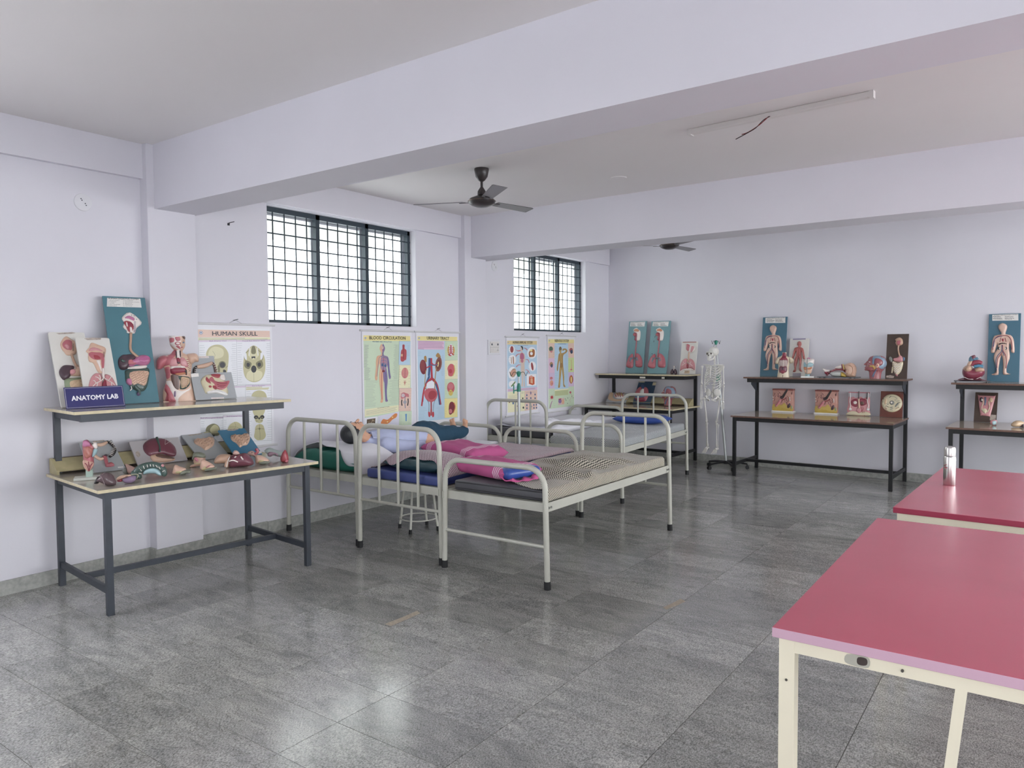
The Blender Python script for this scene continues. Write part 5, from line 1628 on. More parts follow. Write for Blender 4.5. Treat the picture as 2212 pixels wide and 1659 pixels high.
b.puff('skin_layer', [(450, 1195), (490, 1200), (480, 1250), (520, 1275), (600, 1275), (680, 1260), (690, 1275), (600, 1295), (500, 1300), (420, 1270)], .012, HONEY, .004)
b.puff('muscle_mass', [(500, 1215), (560, 1205), (640, 1210), (660, 1240), (600, 1262), (520, 1258)], .016, PALE, .004)
b.tubes('vessels', [[(510, 1215), (530, 1245), (520, 1256)], [(550, 1205), (560, 1250)], [(585, 1200), (590, 1255)], [(620, 1205), (625, 1250)]], .006, RED, .02)
b.tubes('tendons', [[(535, 1200), (545, 1235)], [(570, 1198), (575, 1240)], [(605, 1200), (608, 1240)]], .006, YELL, .022)
b.dots('node', [(640, 1205), (625, 1235), (515, 1240)], .009, ORANGE, .02)
b.dots('dark_node', [(637, 1207)], .007, BLACKM, .026)
wedge('pale plywood sloping rest along the corner table', -4.62, 10.03, T3Z, -4, 1.05, .10, .15)

# ---- back wall table boards
def circ_board(label, base, rot, tilt, w, h, C, chipped=False):
    b = Board('circulatory_board', label, 'model board', base, rot, tilt, w, h, B_BLUEC, C, .014, 'relief anatomy boards')
    return b
def fill_circ(b, M_):
    g = lambda *p: [M_(q) for q in p]
    b.flat('label', g((455, 180), (740, 175), (740, 255), (452, 252))[::-1], PAPER)
    b.text('label_title', 'HUMAN CIRCULATORY SYSTEM', M_((470, 192)), M_((732, 188)), .0075, INK, bold=.02)
    label_lines(b, *[M_((470, 0))[0], M_((725, 0))[0]], [M_((600, y))[1] for y in (203, 215, 226, 238)], hgt=abs(M_((0, 2.4))[1] - M_((0, 0))[1]), seed=8, cols=2)
    body = b.puff('body_relief', g((565, 283), (520, 310), (520, 355), (545, 400), (540, 425), (470, 440), (445, 500), (435, 570), (420, 640), (430, 662), (462, 655), (480, 600), (498, 540), (502, 600),
        (465, 660), (448, 740), (465, 820), (470, 920), (420, 945), (425, 958), (495, 955), (500, 880), (515, 790), (540, 690), (555, 760), (555, 860), (552, 950), (600, 955), (640, 945), (592, 925), (600, 830), (632, 740), (635, 670),
        (630, 600), (640, 530), (655, 600), (650, 640), (665, 662), (690, 655), (690, 560), (680, 480), (650, 435), (600, 425), (595, 400), (612, 355), (612, 310)), .016, gloss('model_circ_flesh', '#dcb19b'), .006, smooth=2, r=.02, step=.011)
    z = .0225
    b.tubes('artery', [g((565, 440), (620, 445), (655, 490), (665, 560), (660, 620)), g((565, 440), (510, 450), (470, 490), (450, 560), (445, 620)), g((560, 560), (565, 640), (590, 690), (600, 780), (590, 870)), g((562, 640), (530, 690), (500, 740), (485, 860)), g((590, 470), (600, 520)), g((545, 465), (530, 520))], .0035, CRIM, z, body)
    b.tubes('vein', [g((560, 450), (505, 460), (462, 505), (445, 600)), g((552, 560), (545, 640), (505, 690), (478, 760), (478, 900)), g((545, 620), (565, 660), (575, 700)), g((470, 500), (455, 580))], .0035, DBLUE, z, body)
    b.puff('heart', g((552, 478), (578, 478), (580, 505), (565, 520), (550, 505)), .01, RED, .016, parent=body)
    b.puff('liver', g((515, 540), (560, 527), (610, 540), (605, 555), (560, 548), (520, 562)), .01, BLACKM, .016, parent=body)
    for x in (517, 597):
        b.puff('kidney', [M_(q) for q in ell(x, 603, 17, 22)], .007, BLACKM, .017, parent=body)
        b.puff('kidney_core', [M_(q) for q in ell(x + (6 if x < 550 else -6), 603, 8, 12)], .005, PALE, .021, parent=body)
C1 = [(357, 1050), (735, 1060), (418, 172), (770, 168)]
b = circ_board('blue circulatory system board behind the small torso', (-2.945, 9.92, T2U), -3.4, 7.0, .326, .79, C1)
fill_circ(b, lambda q: q)
C2 = [(573, 905), (950, 920), (590, 105), (972, 90)]
h1 = homography(C1, C2)
b = circ_board('blue circulatory system board standing beside the heart model', (-.394, 9.80, T4U), -4.5, 2.5, .297, .755, C2)
fill_circ(b, h1)
b = Board('muscle_board', 'white board with red muscular man behind the larynx model', 'model board', (-2.625, 9.92, T2U), -3.6, 10, .244, .50, B_WHITE, [(775, 1060), (1060, 1065), (818, 492), (1105, 495)], .014, 'relief anatomy boards', .006)
b.flat('label', [(860, 492), (1052, 492), (1050, 510), (860, 512)][::-1], LILAC)
b.flat('label', [(855, 1010), (978, 1010), (975, 1062), (850, 1060)][::-1], M('label_grey', '#9b97a0', .5))
body = b.puff('body_relief', [(960, 533), (930, 550), (928, 590), (940, 620), (890, 630), (870, 680), (850, 760), (842, 795), (860, 805), (885, 740), (905, 690), (905, 740), (885, 800), (870, 880), (880, 950), (855, 985), (870, 998), (900, 985), (905, 920),
    (925, 850), (940, 780), (955, 850), (950, 920), (955, 975), (985, 992), (998, 985), (975, 950), (985, 870), (990, 800), (985, 730), (990, 690), (1005, 760), (1010, 800), (1035, 805), (1038, 790), (1025, 700), (1010, 640), (970, 620), (988, 590), (985, 550)], .02, gloss('model_muscle', '#b5564e'), .004, smooth=2, r=.018, step=.009)
b.tubes('tendon_line', [[(935, 650), (930, 720)], [(965, 660), (970, 740)], [(920, 760), (945, 790), (970, 760)], [(880, 680), (862, 760)], [(1010, 680), (1022, 760)], [(905, 830), (895, 930)], [(965, 830), (962, 930)], [(950, 560), (975, 570)]], .002, PINK, .025, body)
b = Board('digestive_board', 'dark wooden board with pale digestive tract, right end of shelf', 'model board', (-1.445, 9.72, T2U), -3.5, 7.8, .233, .532, B_BROWN, [(1075, 890), (1430, 892), (1110, 165), (1465, 157)], .014, 'relief anatomy boards')
b.flat('torn_label', [(1095, 845), (1160, 835), (1225, 850), (1215, 880), (1150, 882), (1092, 872)][::-1], PAPER_WORN)
b.puff('head_relief', [(1310, 218), (1240, 250), (1255, 280), (1245, 305), (1270, 350), (1320, 350), (1365, 320), (1358, 250)], .018, TAN, .004)
b.puff('mouth_cavity', [(1280, 275), (1330, 265), (1340, 310), (1300, 345), (1270, 320)], .006, ROSE, .018)
b.tube('oesophagus', [(1297, 345), (1290, 400), (1298, 460), (1315, 520), (1330, 550)], [.010, .008, .008, .010, .013], TAN, .006)
b.puff('liver', [(1200, 570), (1160, 530), (1130, 560), (1150, 610), (1185, 630)], .012, GREYM, .004)
b.puff('spleen', [(1370, 540), (1398, 550), (1395, 590), (1372, 600)], .01, BLUE, .004)
b.puff('stomach', [(1320, 510), (1365, 545), (1368, 600), (1330, 620), (1260, 615), (1210, 600), (1215, 560), (1280, 545)], .02, PINK, .006)
b.squig('intestine', [(1195, 610), (1280, 630), (1365, 615), (1360, 700), (1330, 780), (1275, 830), (1230, 800), (1200, 720)], .02, CREAM, 6, .004, 12, .0035, PALE)
b.tube('colon_end', [(1200, 700), (1192, 760), (1186, 800)], .008, CREAM, .006)
b.puff('rectum', [(1240, 810), (1275, 825), (1280, 850), (1255, 845)], .012, PINK, .006)

# lower shelf blocks
def skin_block(label, loc, rot):
    t = thing('skin_model', label, 'anatomy model', loc, rad(rot), 'skin section blocks')
    w, h, d = .262, .285, .085
    bevel(MB().box((-w / 2 - .012, -d / 2 - .008, 0), (w / 2 + .012, d / 2 + .008, .018)).build('base_plate', WHITE, t, smooth=False), .002)
    rounded_slab(MB(), (-w / 2, -d / 2, .018), (w / 2, d / 2, .018 + h), .006, 2).build('tissue_block', M('skin_tissue', '#c9988a', .35, var=.12, scale=18), t, angle=60)
    MB().box((-w / 2 - .002, -d / 2 - .003, .018 + h - .016), (w / 2 + .002, d / 2 + .002, .018 + h + .004)).build('skin_surface', M('skin_top', '#8a4a42', .4, var=.2, scale=30), t, smooth=False)
    f = lambda u, v: (-w / 2 + u * w, -d / 2, .018 + v * h)
    class S(Board):
        def __init__(s):
            s.t = t; s.f = lambda p: (-w / 2 + p[0] * w, .018 + p[1] * h)
    s = S()
    def sh(o):
        o.location = (0, -d / 2, 0)
        return o
    rnd = random.Random(4)
    yel = [(0, .0), (.25, .0), (.6, .0), (1, .0), (1, .2), (.85, .26), (.72, .24), (.6, .38), (.5, .3), (.38, .26), (.3, .34), (.18, .26), (.08, .3), (0, .24)]
    sh(s.puff('fat_layer', yel, .006, YELL, .001, smooth=2, extra=lambda x, z: .004 * math.sin(x * 240) * math.sin(z * 260)))
    sh(s.tube('hair_shaft', [(.75, 1.0), (.62, .8), (.52, .64)], [.010, .013, .016], BLACKM, .004))
    sh(s.puff('gland', ell(.46, .62, .09, .07), .012, PLUM, .002))
    sh(s.tube('follicle', [(.42, .52), (.3, .36), (.17, .2)], [.016, .019, .016], PINK, .006))
    sh(s.tube('follicle_core', [(.38, .46), (.22, .26)], .008, ROSE, .020))
    sh(s.tube('muscle_strand', [(.42, .5), (.58, .54), (.7, .62)], .005, RED, .006))
    sh(s.puff('sweat_gland', [(.84, .36), (.9, .3), (.86, .16), (.76, .14), (.74, .22)], .010, PLUM, .002))
    sh(s.puff('nerve_end', [(.94, .26), (.99, .24), (.98, .12), (.93, .12)], .006, LGREEN, .006))
    sh(s.dots('corpuscle', [(.86, .62), (.865, .56), (.87, .5), (.02, .62), (.03, .5)], .008, PALE, .003))
    lines = []
    for k in range(26):
        x, y = rnd.uniform(.03, .97), rnd.uniform(.34, .93)
        a = rnd.choice((-.9, .9)) + rnd.uniform(-.3, .3)
        l = rnd.uniform(.08, .2)
        lines.append([(x, y), (min(.98, max(.02, x + l * .5 * math.cos(a))), y + l * .4 * math.sin(a)), (min(.98, max(.02, x + l * math.cos(a) * .8)), min(.95, y + l * math.sin(a)))])
    sh(s.tubes('fibre', lines, .0022, BROWN, .001))
    lines = [[(q[0][0] + .02, q[0][1] - .01), (q[1][0] + .025, q[1][1]), (min(.98, q[2][0] + .02), q[2][1] - .01)] for q in lines]
    sh(s.tubes('pale_fibre', lines, .0018, PINK, .001))
    return t
skin_block('yellow and pink skin block, left of the two', (-2.80, 10.0 - .05, T2Z + .0005), -3.4)
skin_block('yellow and pink skin block, right of the two', (-2.255, 9.945 - .03, T2Z + .0005), -3.4)
b = Board('hair_follicle_model', 'hair follicle block with white tubes between skin block and cell', 'anatomy model', (-1.875, 9.86, T2Z), -3.5, 5, .248, .29, M('follicle_backing', '#b9b3b8', .4), [(462, 1480), (808, 1495), (480, 1095), (830, 1100)], .03)
b.puff('dermis', [(480, 1180), (520, 1190), (560, 1175), (600, 1200), (640, 1180), (700, 1180), (720, 1210), (760, 1185), (830, 1190), (815, 1400), (810, 1490), (470, 1475), (475, 1300)], .010, PINK, .002, smooth=2)
b.puff('muscle_band', [(530, 1240), (620, 1215), (640, 1330), (580, 1350), (525, 1310)], .006, CRIM, .010)
b.puff('muscle_band', [(670, 1210), (760, 1220), (775, 1290), (720, 1330), (670, 1320)], .006, CRIM, .010)
b.puff('fat_layer', [(470, 1440), (560, 1410), (650, 1440), (720, 1420), (810, 1440), (808, 1490), (465, 1478)], .008, CREAM, .010)
b.puff('gland', ell(590, 1275, 30, 28), .008, PALE, .014)
b.puff('gland', ell(705, 1285, 32, 32), .008, BROWN, .014)
b.tube('hair_shaft', [(655, 1085), (652, 1150), (650, 1210)], .0055, BLACKM, .014)
b.tube('follicle', [(650, 1210), (650, 1300), (655, 1370)], [.009, .010, .013], FLESH, .014)
b.puff('bulb', [(630, 1350), (670, 1350), (690, 1400), (650, 1450), (605, 1410)], .01, PINK, .012)
for x0, x1 in ((515, 505), (805, 790)):
    b.tube('sweat_duct', [(x0, 1110), (x0, 1180), (x1, 1250), (x0, 1320), (x1, 1370)], .0045, WHITE, .014)
    b.puff('sweat_coil', ell(x1 + 5, 1385, 24, 22), .008, WHITE, .012)
b.tube('dark_duct', [(790, 1105), (782, 1160), (782, 1210)], .006, BLACKM, .012)
b.tubes('vessel', [[(685, 1350), (700, 1420), (735, 1460), (740, 1490)], [(700, 1410), (720, 1380), (715, 1350)], [(740, 1450), (730, 1410)]], .003, RED, .014)
b.flat('skin_surface', [(480, 1095), (830, 1100), (828, 1118), (482, 1112)][::-1], ROSE, .004)
b = Board('cell_model_board', 'reddish wooden board with round white cell relief', 'model board', (-1.505, 9.80, T2Z), -3.5, 9, .246, .312, B_RED, [(975, 1510), (1345, 1525), (1005, 1090), (1360, 1100)], .014, 'relief anatomy boards')
disc = b.puff('cell_disc', ell(1180, 1285, 165, 147, n=40), .014, CREAM, .006, smooth=0, r=.012)
b.puff('nucleus', ell(1185, 1278, 42, 38), .012, GREYM, .016, parent=disc)
b.puff('nucleolus', ell(1178, 1272, 18, 17), .008, PALE, .026, parent=disc)
b.puff('organelle', ell(1085, 1262, 22, 50, 12), .008, HONEY, .017, parent=disc)
b.puff('organelle', ell(1265, 1310, 52, 18, -50), .007, GREYM, .017, parent=disc)
b.puff('organelle', ell(1265, 1370, 32, 12, -30), .007, HONEY, .017, parent=disc)
b.tubes('membrane', [[(1140, 1200), (1170, 1180), (1230, 1185), (1265, 1215), (1225, 1235), (1260, 1250), (1310, 1245)], [(1145, 1350), (1200, 1345), (1155, 1365), (1205, 1370), (1150, 1390), (1200, 1400)], [(1100, 1290), (1120, 1310), (1135, 1290)]], .0022, GREYM, .0205, disc)
b.tubes('organelle_line', [[(1145, 1195), (1170, 1172)], [(1045, 1210), (1060, 1222)], [(1078, 1340), (1095, 1330), (1130, 1350)], [(1285, 1355), (1300, 1350)], [(1315, 1270), (1310, 1285)], [(1030, 1270), (1040, 1262)]], .003, BLACKM, .0205, disc)
b.tubes('organelle_red', [[(1070, 1355), (1105, 1370)], [(1075, 1375), (1100, 1390)]], .003, CRIM, .0205, disc)
b = Board('urinary_board', 'brown wooden board with pink urinary tract panel', 'model board', (-.548, 9.686, T4Z), -4.4, 16, .214, .337, B_BROWN, [(402, 1390), (670, 1400), (432, 1040), (703, 1052)], .014, 'relief anatomy boards')
pan = b.puff('pink_panel', [(462, 1090), (480, 1082), (655, 1090), (668, 1105), (605, 1318), (590, 1328), (500, 1318), (486, 1305)], .010, PINK, .002, smooth=2, r=.006)
b.puff('kidney', ell(503, 1135, 24, 32), .012, PLUM, .010, parent=pan)
b.puff('kidney', ell(617, 1140, 24, 30), .012, HONEY, .010, parent=pan)
b.puff('kidney_core', ell(512, 1138, 10, 16), .006, PALE, .018, parent=pan)
b.tubes('ureter', [[(525, 1130), (522, 1180), (505, 1230), (510, 1265)], [(597, 1140), (590, 1175), (600, 1220), (585, 1260), (570, 1285)]], .0045, CREAM, .014, pan)
b.tubes('vessel', [[(545, 1105), (545, 1160), (548, 1205)], [(558, 1105), (556, 1160), (540, 1200)]], .004, BLUE, .014, pan)
b.puff('bladder', [(510, 1245), (545, 1238), (572, 1262), (565, 1285), (545, 1302), (515, 1280)], .012, CREAM, .010, parent=pan)
b.flat('worn_label', [(605, 1308), (672, 1315), (660, 1385), (595, 1375)][::-1], PAPER_WORN)

# ================================================================== free standing anatomy models
class Sculpt(Board):
    """local x/z traced from the model's own front view; k = metres per trace unit"""
    def __init__(self, name, label, cat, loc, rot, org, k, group=None):
        self.t = thing(name, label, cat, (loc[0], loc[1], loc[2] + .0006), rad(rot), group)
        self.k = k
        self.f = lambda p: ((p[0] - org[0]) * k, (org[1] - p[1]) * k)
    def at(self, o, y):
        o.location = (0, y, 0)
        return o
    def solid(self, name, pts, half, mat, y=0., r=None, smooth=4, parent=None, extra=None, back=1.):
        Q = [self.f(p) for p in pts]
        Q = spl(Q, smooth) if smooth else Q
        V, H, F = puff_mesh(Q, half, r, None, extra)
        mb = MB()
        mb.add([(v[0], y - hh, v[1]) for v, hh in zip(V, H)], F)
        mb.add([(v[0], y + hh * back, v[1]) for v, hh in zip(V, H)], [tuple(reversed(f)) for f in F])
        me = bpy.data.meshes.new(name)
        me.from_pydata(mb.v, [], mb.f)
        bm = bmesh.new(); bm.from_mesh(me)
        bmesh.ops.remove_doubles(bm, verts=bm.verts, dist=1e-5)
        bm.to_mesh(me); bm.free()
        me.materials.append(mat)
        return finish(me, name, parent or self.t, True, 75)
    def loft(self, name, rows, ry, mat, y=0., parent=None, n=36, sub=5):
        """rows: (trace y, x left, x right[, ry factor]); ry depth as share of the half width"""
        R = [(r[0], r[1], r[2], r[3] if len(r) > 3 else ry) for r in rows]
        P = smooth_path([(r[1], r[2], r[0]) for r in R], sub)
        D = list(np.interp(np.linspace(0, len(R) - 1, len(P)), range(len(R)), [r[3] for r in R]))
        vs, fs = [], []
        sec = []
        for p, d in zip(P, D):
            a = self.f((p.x, p.z)); b = self.f((p.y, p.z))
            cx, rx, z = (a[0] + b[0]) / 2, (b[0] - a[0]) / 2, a[1]
            sec.append((z, cx, rx, rx * d))
            for k in range(n):
                an = 2 * PI * k / n
                vs.append((cx + rx * math.cos(an), y + rx * d * math.sin(an), z))
        N = len(P)
        for i in range(N - 1):
            for k in range(n):
                l = (k + 1) % n
                fs.append((i * n + k, i * n + l, (i + 1) * n + l, (i + 1) * n + k))
        fs.append(tuple(range(n))); fs.append(tuple((N - 1) * n + k for k in range(n - 1, -1, -1)))
        sec.sort()
        Z = [s[0] for s in sec]
        def surf(x, z):
            cx = np.interp(z, Z, [s[1] for s in sec]); rx = np.interp(z, Z, [s[2] for s in sec]); dy = np.interp(z, Z, [s[3] for s in sec])
            u = min(.97, abs(x - cx) / max(rx, 1e-6))
            return y - dy * math.sqrt(1 - u * u)
        o = MB().add(vs, fs).build(name, mat, parent or self.t, angle=60)
        return o, surf
    def patch(self, name, pts, h, mat, surf, lift=.0, r=None, smooth=4, parent=None, extra=None):
        Q = [self.f(p) for p in pts]
        Q = spl(Q, smooth) if smooth else Q
        V, H, F = puff_mesh(Q, h, r, None, extra)
        mb = MB()
        mb.add([(v[0], surf(v[0], v[1]) - lift - .0004 - hh, v[1]) for v, hh in zip(V, H)], F)
        n = len(Q)
        mb.add([(p[0], surf(p[0], p[1]) - lift - .0004, p[1]) for p in Q] + [(p[0], surf(p[0], p[1]) + .003, p[1]) for p in Q], [(i, (i + 1) % n, n + (i + 1) % n, n + i) for i in range(n)])
        me = bpy.data.meshes.new(name)
        me.from_pydata(mb.v, [], mb.f)
        bm = bmesh.new(); bm.from_mesh(me)
        bmesh.ops.remove_doubles(bm, verts=bm.verts, dist=1e-5)
        bm.to_mesh(me); bm.free()
        me.materials.append(mat)
        return finish(me, name, parent or self.t, True, 60)
    def lines(self, name, lst, r, mat, surf, lift=0., parent=None, k=4):
        mb = MB()
        for pts in lst:
            P = smooth_path([self.f(p) + (0,) for p in pts], k)
            mb.tube([(p.x, surf(p.x, p.y) - lift, p.y) for p in P], r, 6)
        return mb.build(name, mat, parent or self.t, angle=180)
CAMROT = 35.9

# ---- half dissected torso on the near table
s = Sculpt('torso_model', 'half dissected human torso model standing on the upper shelf', 'anatomy model', (-5.315, 3.04, T1U), 62, (350, 1048), .000592)
body, sf = s.loft('body', [(222, 244, 432, .95), (300, 250, 433, .95), (345, 262, 432, .95), (380, 285, 418, .95), (405, 302, 402, .9), (430, 296, 405, .85), (455, 240, 450, .55), (480, 165, 505, .45), (520, 135, 520, .48),
                            (580, 160, 508, .55), (650, 185, 498, .58), (720, 198, 488, .58), (780, 200, 488, .58), (840, 185, 495, .56), (900, 165, 508, .54), (980, 156, 530, .52), (1048, 160, 545, .5)], .55, FLESH)
s.solid('arm_stump', [(440, 460), (490, 440), (550, 440), (585, 480), (585, 545), (540, 555), (490, 585), (450, 540)], .05, FLESH, y=.0)
s.solid('shoulder_muscle', [(200, 462), (140, 475), (100, 520), (92, 570), (95, 635), (140, 640), (180, 610), (230, 560), (250, 500)], .055, ROSE, y=.0)
sk_half = s.patch('skull_muscle', [(246, 225), (345, 223), (372, 260), (385, 330), (370, 395), (320, 380), (285, 350), (255, 310)], .003, PALE, sf)
s.patch('scalp_muscle', [(252, 245), (300, 245), (300, 290), (256, 300)], .003, ROSE, sf, .003)
s.patch('scalp_muscle', [(315, 235), (368, 235), (372, 275), (330, 280)], .003, ROSE, sf, .003)
s.patch('eye_muscle', ell(342, 312, 34, 22), .003, ROSE, sf, .003)
s.patch('eye_muscle_core', ell(345, 312, 22, 12), .002, PALE, sf, .006)
s.patch('cheek_muscle', [(320, 345), (355, 340), (378, 385), (350, 375)], .003, ROSE, sf, .003)
s.patch('hair', [(395, 224), (431, 224), (431, 262), (410, 250)], .002, BROWN, sf)
s.patch('eye', ell(412, 302, 14, 9), .002, BLUE, sf, .001)
s.patch('brow', [(395, 290), (415, 280), (430, 288), (415, 286)], .002, BROWN, sf, .001)
s.patch('nose', [(372, 300), (386, 300), (392, 340), (376, 346)], .010, FLESH, sf)
s.patch('lips', ell(390, 362, 16, 7), .003, ROSE, sf, .001)
s.patch('neck_muscle', [(300, 395), (330, 400), (318, 450), (290, 490), (225, 470), (265, 440)], .005, ROSE, sf)
s.patch('windpipe', [(325, 405), (375, 405), (378, 490), (350, 515), (325, 490)], .006, PALE, sf)
s.patch('neck_vessel', [(316, 415), (330, 415), (330, 490), (318, 490)], .005, PLUM, sf, .005)
s.patch('neck_vessel', [(362, 410), (378, 410), (376, 480), (364, 480)], .005, PLUM, sf, .005)
s.patch('chest_muscle', [(170, 490), (240, 475), (300, 500), (290, 560), (215, 590), (150, 600), (140, 540)], .006, ROSE, sf)
s.patch('lung', [(270, 500), (320, 500), (335, 560), (330, 600), (250, 600), (245, 550)], .006, PINK, sf, .002)
s.patch('lung', [(370, 495), (420, 500), (450, 560), (455, 610), (400, 610), (365, 570)], .006, PINK, sf, .002)
s.patch('cut_rib_edge', [(400, 490), (440, 500), (475, 560), (482, 640), (470, 700), (455, 640), (450, 570)], .004, CREAM, sf)
s.lines('rib_mark', [[(440 + 4 * k, 520 + 24 * k), (465 + 3 * k, 515 + 24 * k)] for k in range(7)], .003, ROSE, sf, .004)
s.patch('heart_vessel', [(325, 500), (360, 500), (365, 560), (340, 570)], .006, CRIM, sf, .006)
s.patch('dark_opening', ell(345, 555, 16, 12), .003, PLUM, sf, .010)
s.patch('diaphragm', [(255, 605), (320, 595), (400, 595), (430, 610), (400, 625), (300, 622), (262, 640)], .006, PALE, sf, .003)
s.patch('liver', [(255, 630), (330, 620), (420, 625), (440, 680), (380, 700), (270, 700), (250, 670)], .008, CRIM, sf, .002)
s.patch('vessel_bar', [(310, 690), (420, 678), (430, 700), (320, 712)], .006, ORANGE, sf, .008)
s.patch('spleen', [(415, 655), (440, 650), (440, 715), (420, 700)], .006, BLACKM, sf, .006)
s.patch('side_muscle', [(190, 620), (240, 610), (248, 700), (240, 745), (205, 760), (196, 690)], .005, ROSE, sf)
s.patch('belly_opening', [(255, 715), (300, 700), (340, 710), (350, 790), (345, 880), (320, 895), (280, 850), (258, 780)], .003, BROWN, sf)
s.patch('bowel_rim', [(320, 720), (420, 730), (470, 745), (480, 800), (465, 850), (420, 890), (370, 895), (352, 880), (362, 800), (340, 745)], .008, GREEN, sf)
s.patch('small_intestine', [(370, 745), (430, 742), (468, 760), (470, 810), (440, 850), (390, 880), (368, 860)], .008, HONEY, sf, .006)
s.lines('coil', [[(380, 770 + 18 * k), (405, 760 + 18 * k), (430, 776 + 18 * k), (458 - 5 * k, 764 + 18 * k)] for k in range(6)], .0026, TAN, sf, .015)
s.patch('pelvic_skin_cut', [(200, 790), (260, 790), (300, 880), (380, 915), (460, 890), (480, 850), (480, 900), (420, 930), (340, 1000), (330, 1046), (300, 1046), (250, 930), (210, 840)], .004, PALE, sf)
s.patch('hip_muscle', [(190, 830), (225, 850), (260, 920), (290, 1000), (300, 1046), (185, 1046), (200, 950), (175, 900)], .006, ROSE, sf)
s.patch('thigh_muscle', [(178, 880), (205, 900), (230, 980), (240, 1046), (200, 1046), (205, 960)], .004, RED, sf, .005)
s.patch('groin_vessel', [(288, 920), (305, 920), (302, 980), (285, 980)], .004, VIOLET, sf, .004)
MB().box((-.112, -.05, 0), (.11, .05, .004)).build('foot_plate', FLESH, s.t, smooth=False)

# ---- T1 lower shelf: oesophagus on a stand and loose organ pieces
s = Sculpt('larynx_model', 'red throat section on pale green stand at table corner', 'anatomy model', (-5.03, 2.245, T1Z), 62, (735, 985), .000425)
bevel(MB().box((-.085, -.05, 0), (.065, .05, .018)).build('base_plate', gloss('model_mint_white', '#cfd3c6'), s.t, smooth=False), .003)
s.solid('stem_block', [(688, 985), (790, 985), (790, 830), (690, 830)], .022, gloss('model_mint', '#a9c6b6'), smooth=0, r=.004)
s.solid('back_wall', [(700, 380), (735, 385), (770, 430), (810, 440), (835, 500), (805, 640), (805, 760), (770, 830), (740, 860), (695, 830), (665, 760), (662, 640), (658, 480), (668, 400)], .035, ROSE)
s.at(s.puff('pharynx_lining', [(700, 470), (760, 480), (800, 520), (780, 600), (740, 660), (690, 640), (670, 540)], .012, gloss('model_coral', '#c06a5c'), .03, extra=lambda x, z: .003 * math.sin(x * 260 + z * 120)), 0)
s.at(s.puff('upper_palate', [(680, 390), (720, 385), (765, 430), (760, 470), (690, 480), (665, 440)], .010, MAUVE, .03), 0)
s.at(s.puff('vertebra', [(785, 430), (845, 425), (860, 500), (835, 520), (800, 490)], .012, PALE, .022), 0)
s.at(s.puff('cartilage', [(805, 520), (860, 535), (825, 620), (785, 640)], .012, SKY, .022), 0)
s.at(s.puff('lower_muscle', [(665, 680), (740, 685), (805, 740), (790, 790), (740, 858), (700, 830), (668, 770)], .012, gloss('model_salmon', '#d9a08a'), .028), 0)
s.tubes('vessel', [[(690, 720), (720, 760), (742, 850)], [(790, 730), (760, 780), (742, 850)], [(740, 700), (745, 780)]], .003, CRIM, .042)
s.dots('opening', [(800, 436)], .004, BLACKM, .036)

s = Sculpt('liver_piece', 'glossy dark brown liver piece lying at front corner', 'anatomy model', (-4.69, 2.185, T1Z), 45, (1020, 1078), .000400)
s.solid('lobe', [(870, 1030), (920, 940), (980, 885), (1050, 870), (1120, 900), (1165, 980), (1178, 1060), (1120, 1078), (1040, 1075), (980, 1040), (930, 1020)], .038, gloss('model_liver_brown', '#5e474c', .2), y=.0)
s.solid('lobe_edge', [(868, 1030), (900, 960), (935, 930), (940, 1010), (915, 1040)], .02, BLACKM, y=-.006)
s.tube('ligament', [(935, 920), (985, 910), (1020, 960), (1050, 1060)], .0022, gloss('model_liver_line', '#8a7478'), .036)
s = Sculpt('stomach_piece', 'small purple stomach piece near front table edge', 'anatomy model', (-4.67, 2.305, T1Z), 45, (1370, 1037), .000407)
s.solid('stomach_body', [(1320, 960), (1380, 935), (1450, 920), (1500, 930), (1505, 985), (1460, 1030), (1380, 1036), (1330, 1010)], .034, gloss('model_lilac', '#8f7398'), y=.0)
s.solid('cut_rim', [(1222, 960), (1290, 915), (1400, 905), (1440, 920), (1380, 945), (1310, 970), (1250, 995)], .026, FLESH, y=.004)
s.solid('inner_lining', [(1245, 985), (1300, 965), (1330, 970), (1310, 1005), (1260, 1005)], .022, CRIM, y=-.008)
s = Sculpt('pancreas_piece', 'pink wedge shaped piece behind the purple stomach', 'anatomy model', (-4.98, 2.50, T1Z), 45, (1380, 888), .000440)
s.solid('wedge_body', [(1280, 720), (1350, 745), (1440, 800), (1500, 845), (1470, 885), (1330, 888), (1300, 800)], .028, gloss('model_dusty_pink', '#cfa193'), smooth=2)
s.solid('grey_side', [(1228, 850), (1260, 780), (1300, 785), (1320, 870), (1290, 888)], .02, GREYM, y=.01)
s = Sculpt('colon_piece', 'curved dark green colon piece with pale blue core', 'anatomy model', (-4.69, 2.46, T1Z), 45, (1740, 990), .000419)
s.tube('colon_wall', [(1560, 930), (1570, 870), (1640, 810), (1740, 775), (1850, 775), (1940, 830), (1962, 900), (1945, 935)], [.024, .027, .026, .023, .021, .020, .019, .016], GREEN, .0, n=14)
s.solid('core', [(1650, 915), (1680, 840), (1760, 805), (1860, 815), (1920, 870), (1935, 935), (1880, 935), (1830, 905), (1740, 900)], .024, SKY)
s.solid('cut_end', [(1480, 900), (1500, 850), (1560, 840), (1620, 880), (1640, 960), (1580, 982), (1510, 975)], .03, GREEN, y=-.004)
s.tubes('band', [[(1620 + 0, 800), (1655, 850)], [(1680, 770), (1695, 815)], [(1735, 752), (1742, 795)], [(1780, 748), (1785, 782)], [(1820, 752), (1832, 790)], [(1860, 765), (1885, 800)], [(1900, 790), (1925, 830)], [(1950, 870), (1985, 850)], [(1610, 880), (1650, 890)]], .0022, PALE, .0235)
s.tubes('seam', [[(1500, 900), (1560, 890), (1610, 900), (1590, 960)]], .002, CREAM, .034)
s.dots('pink_tip', [(1950, 778)], .010, PINK, .012)
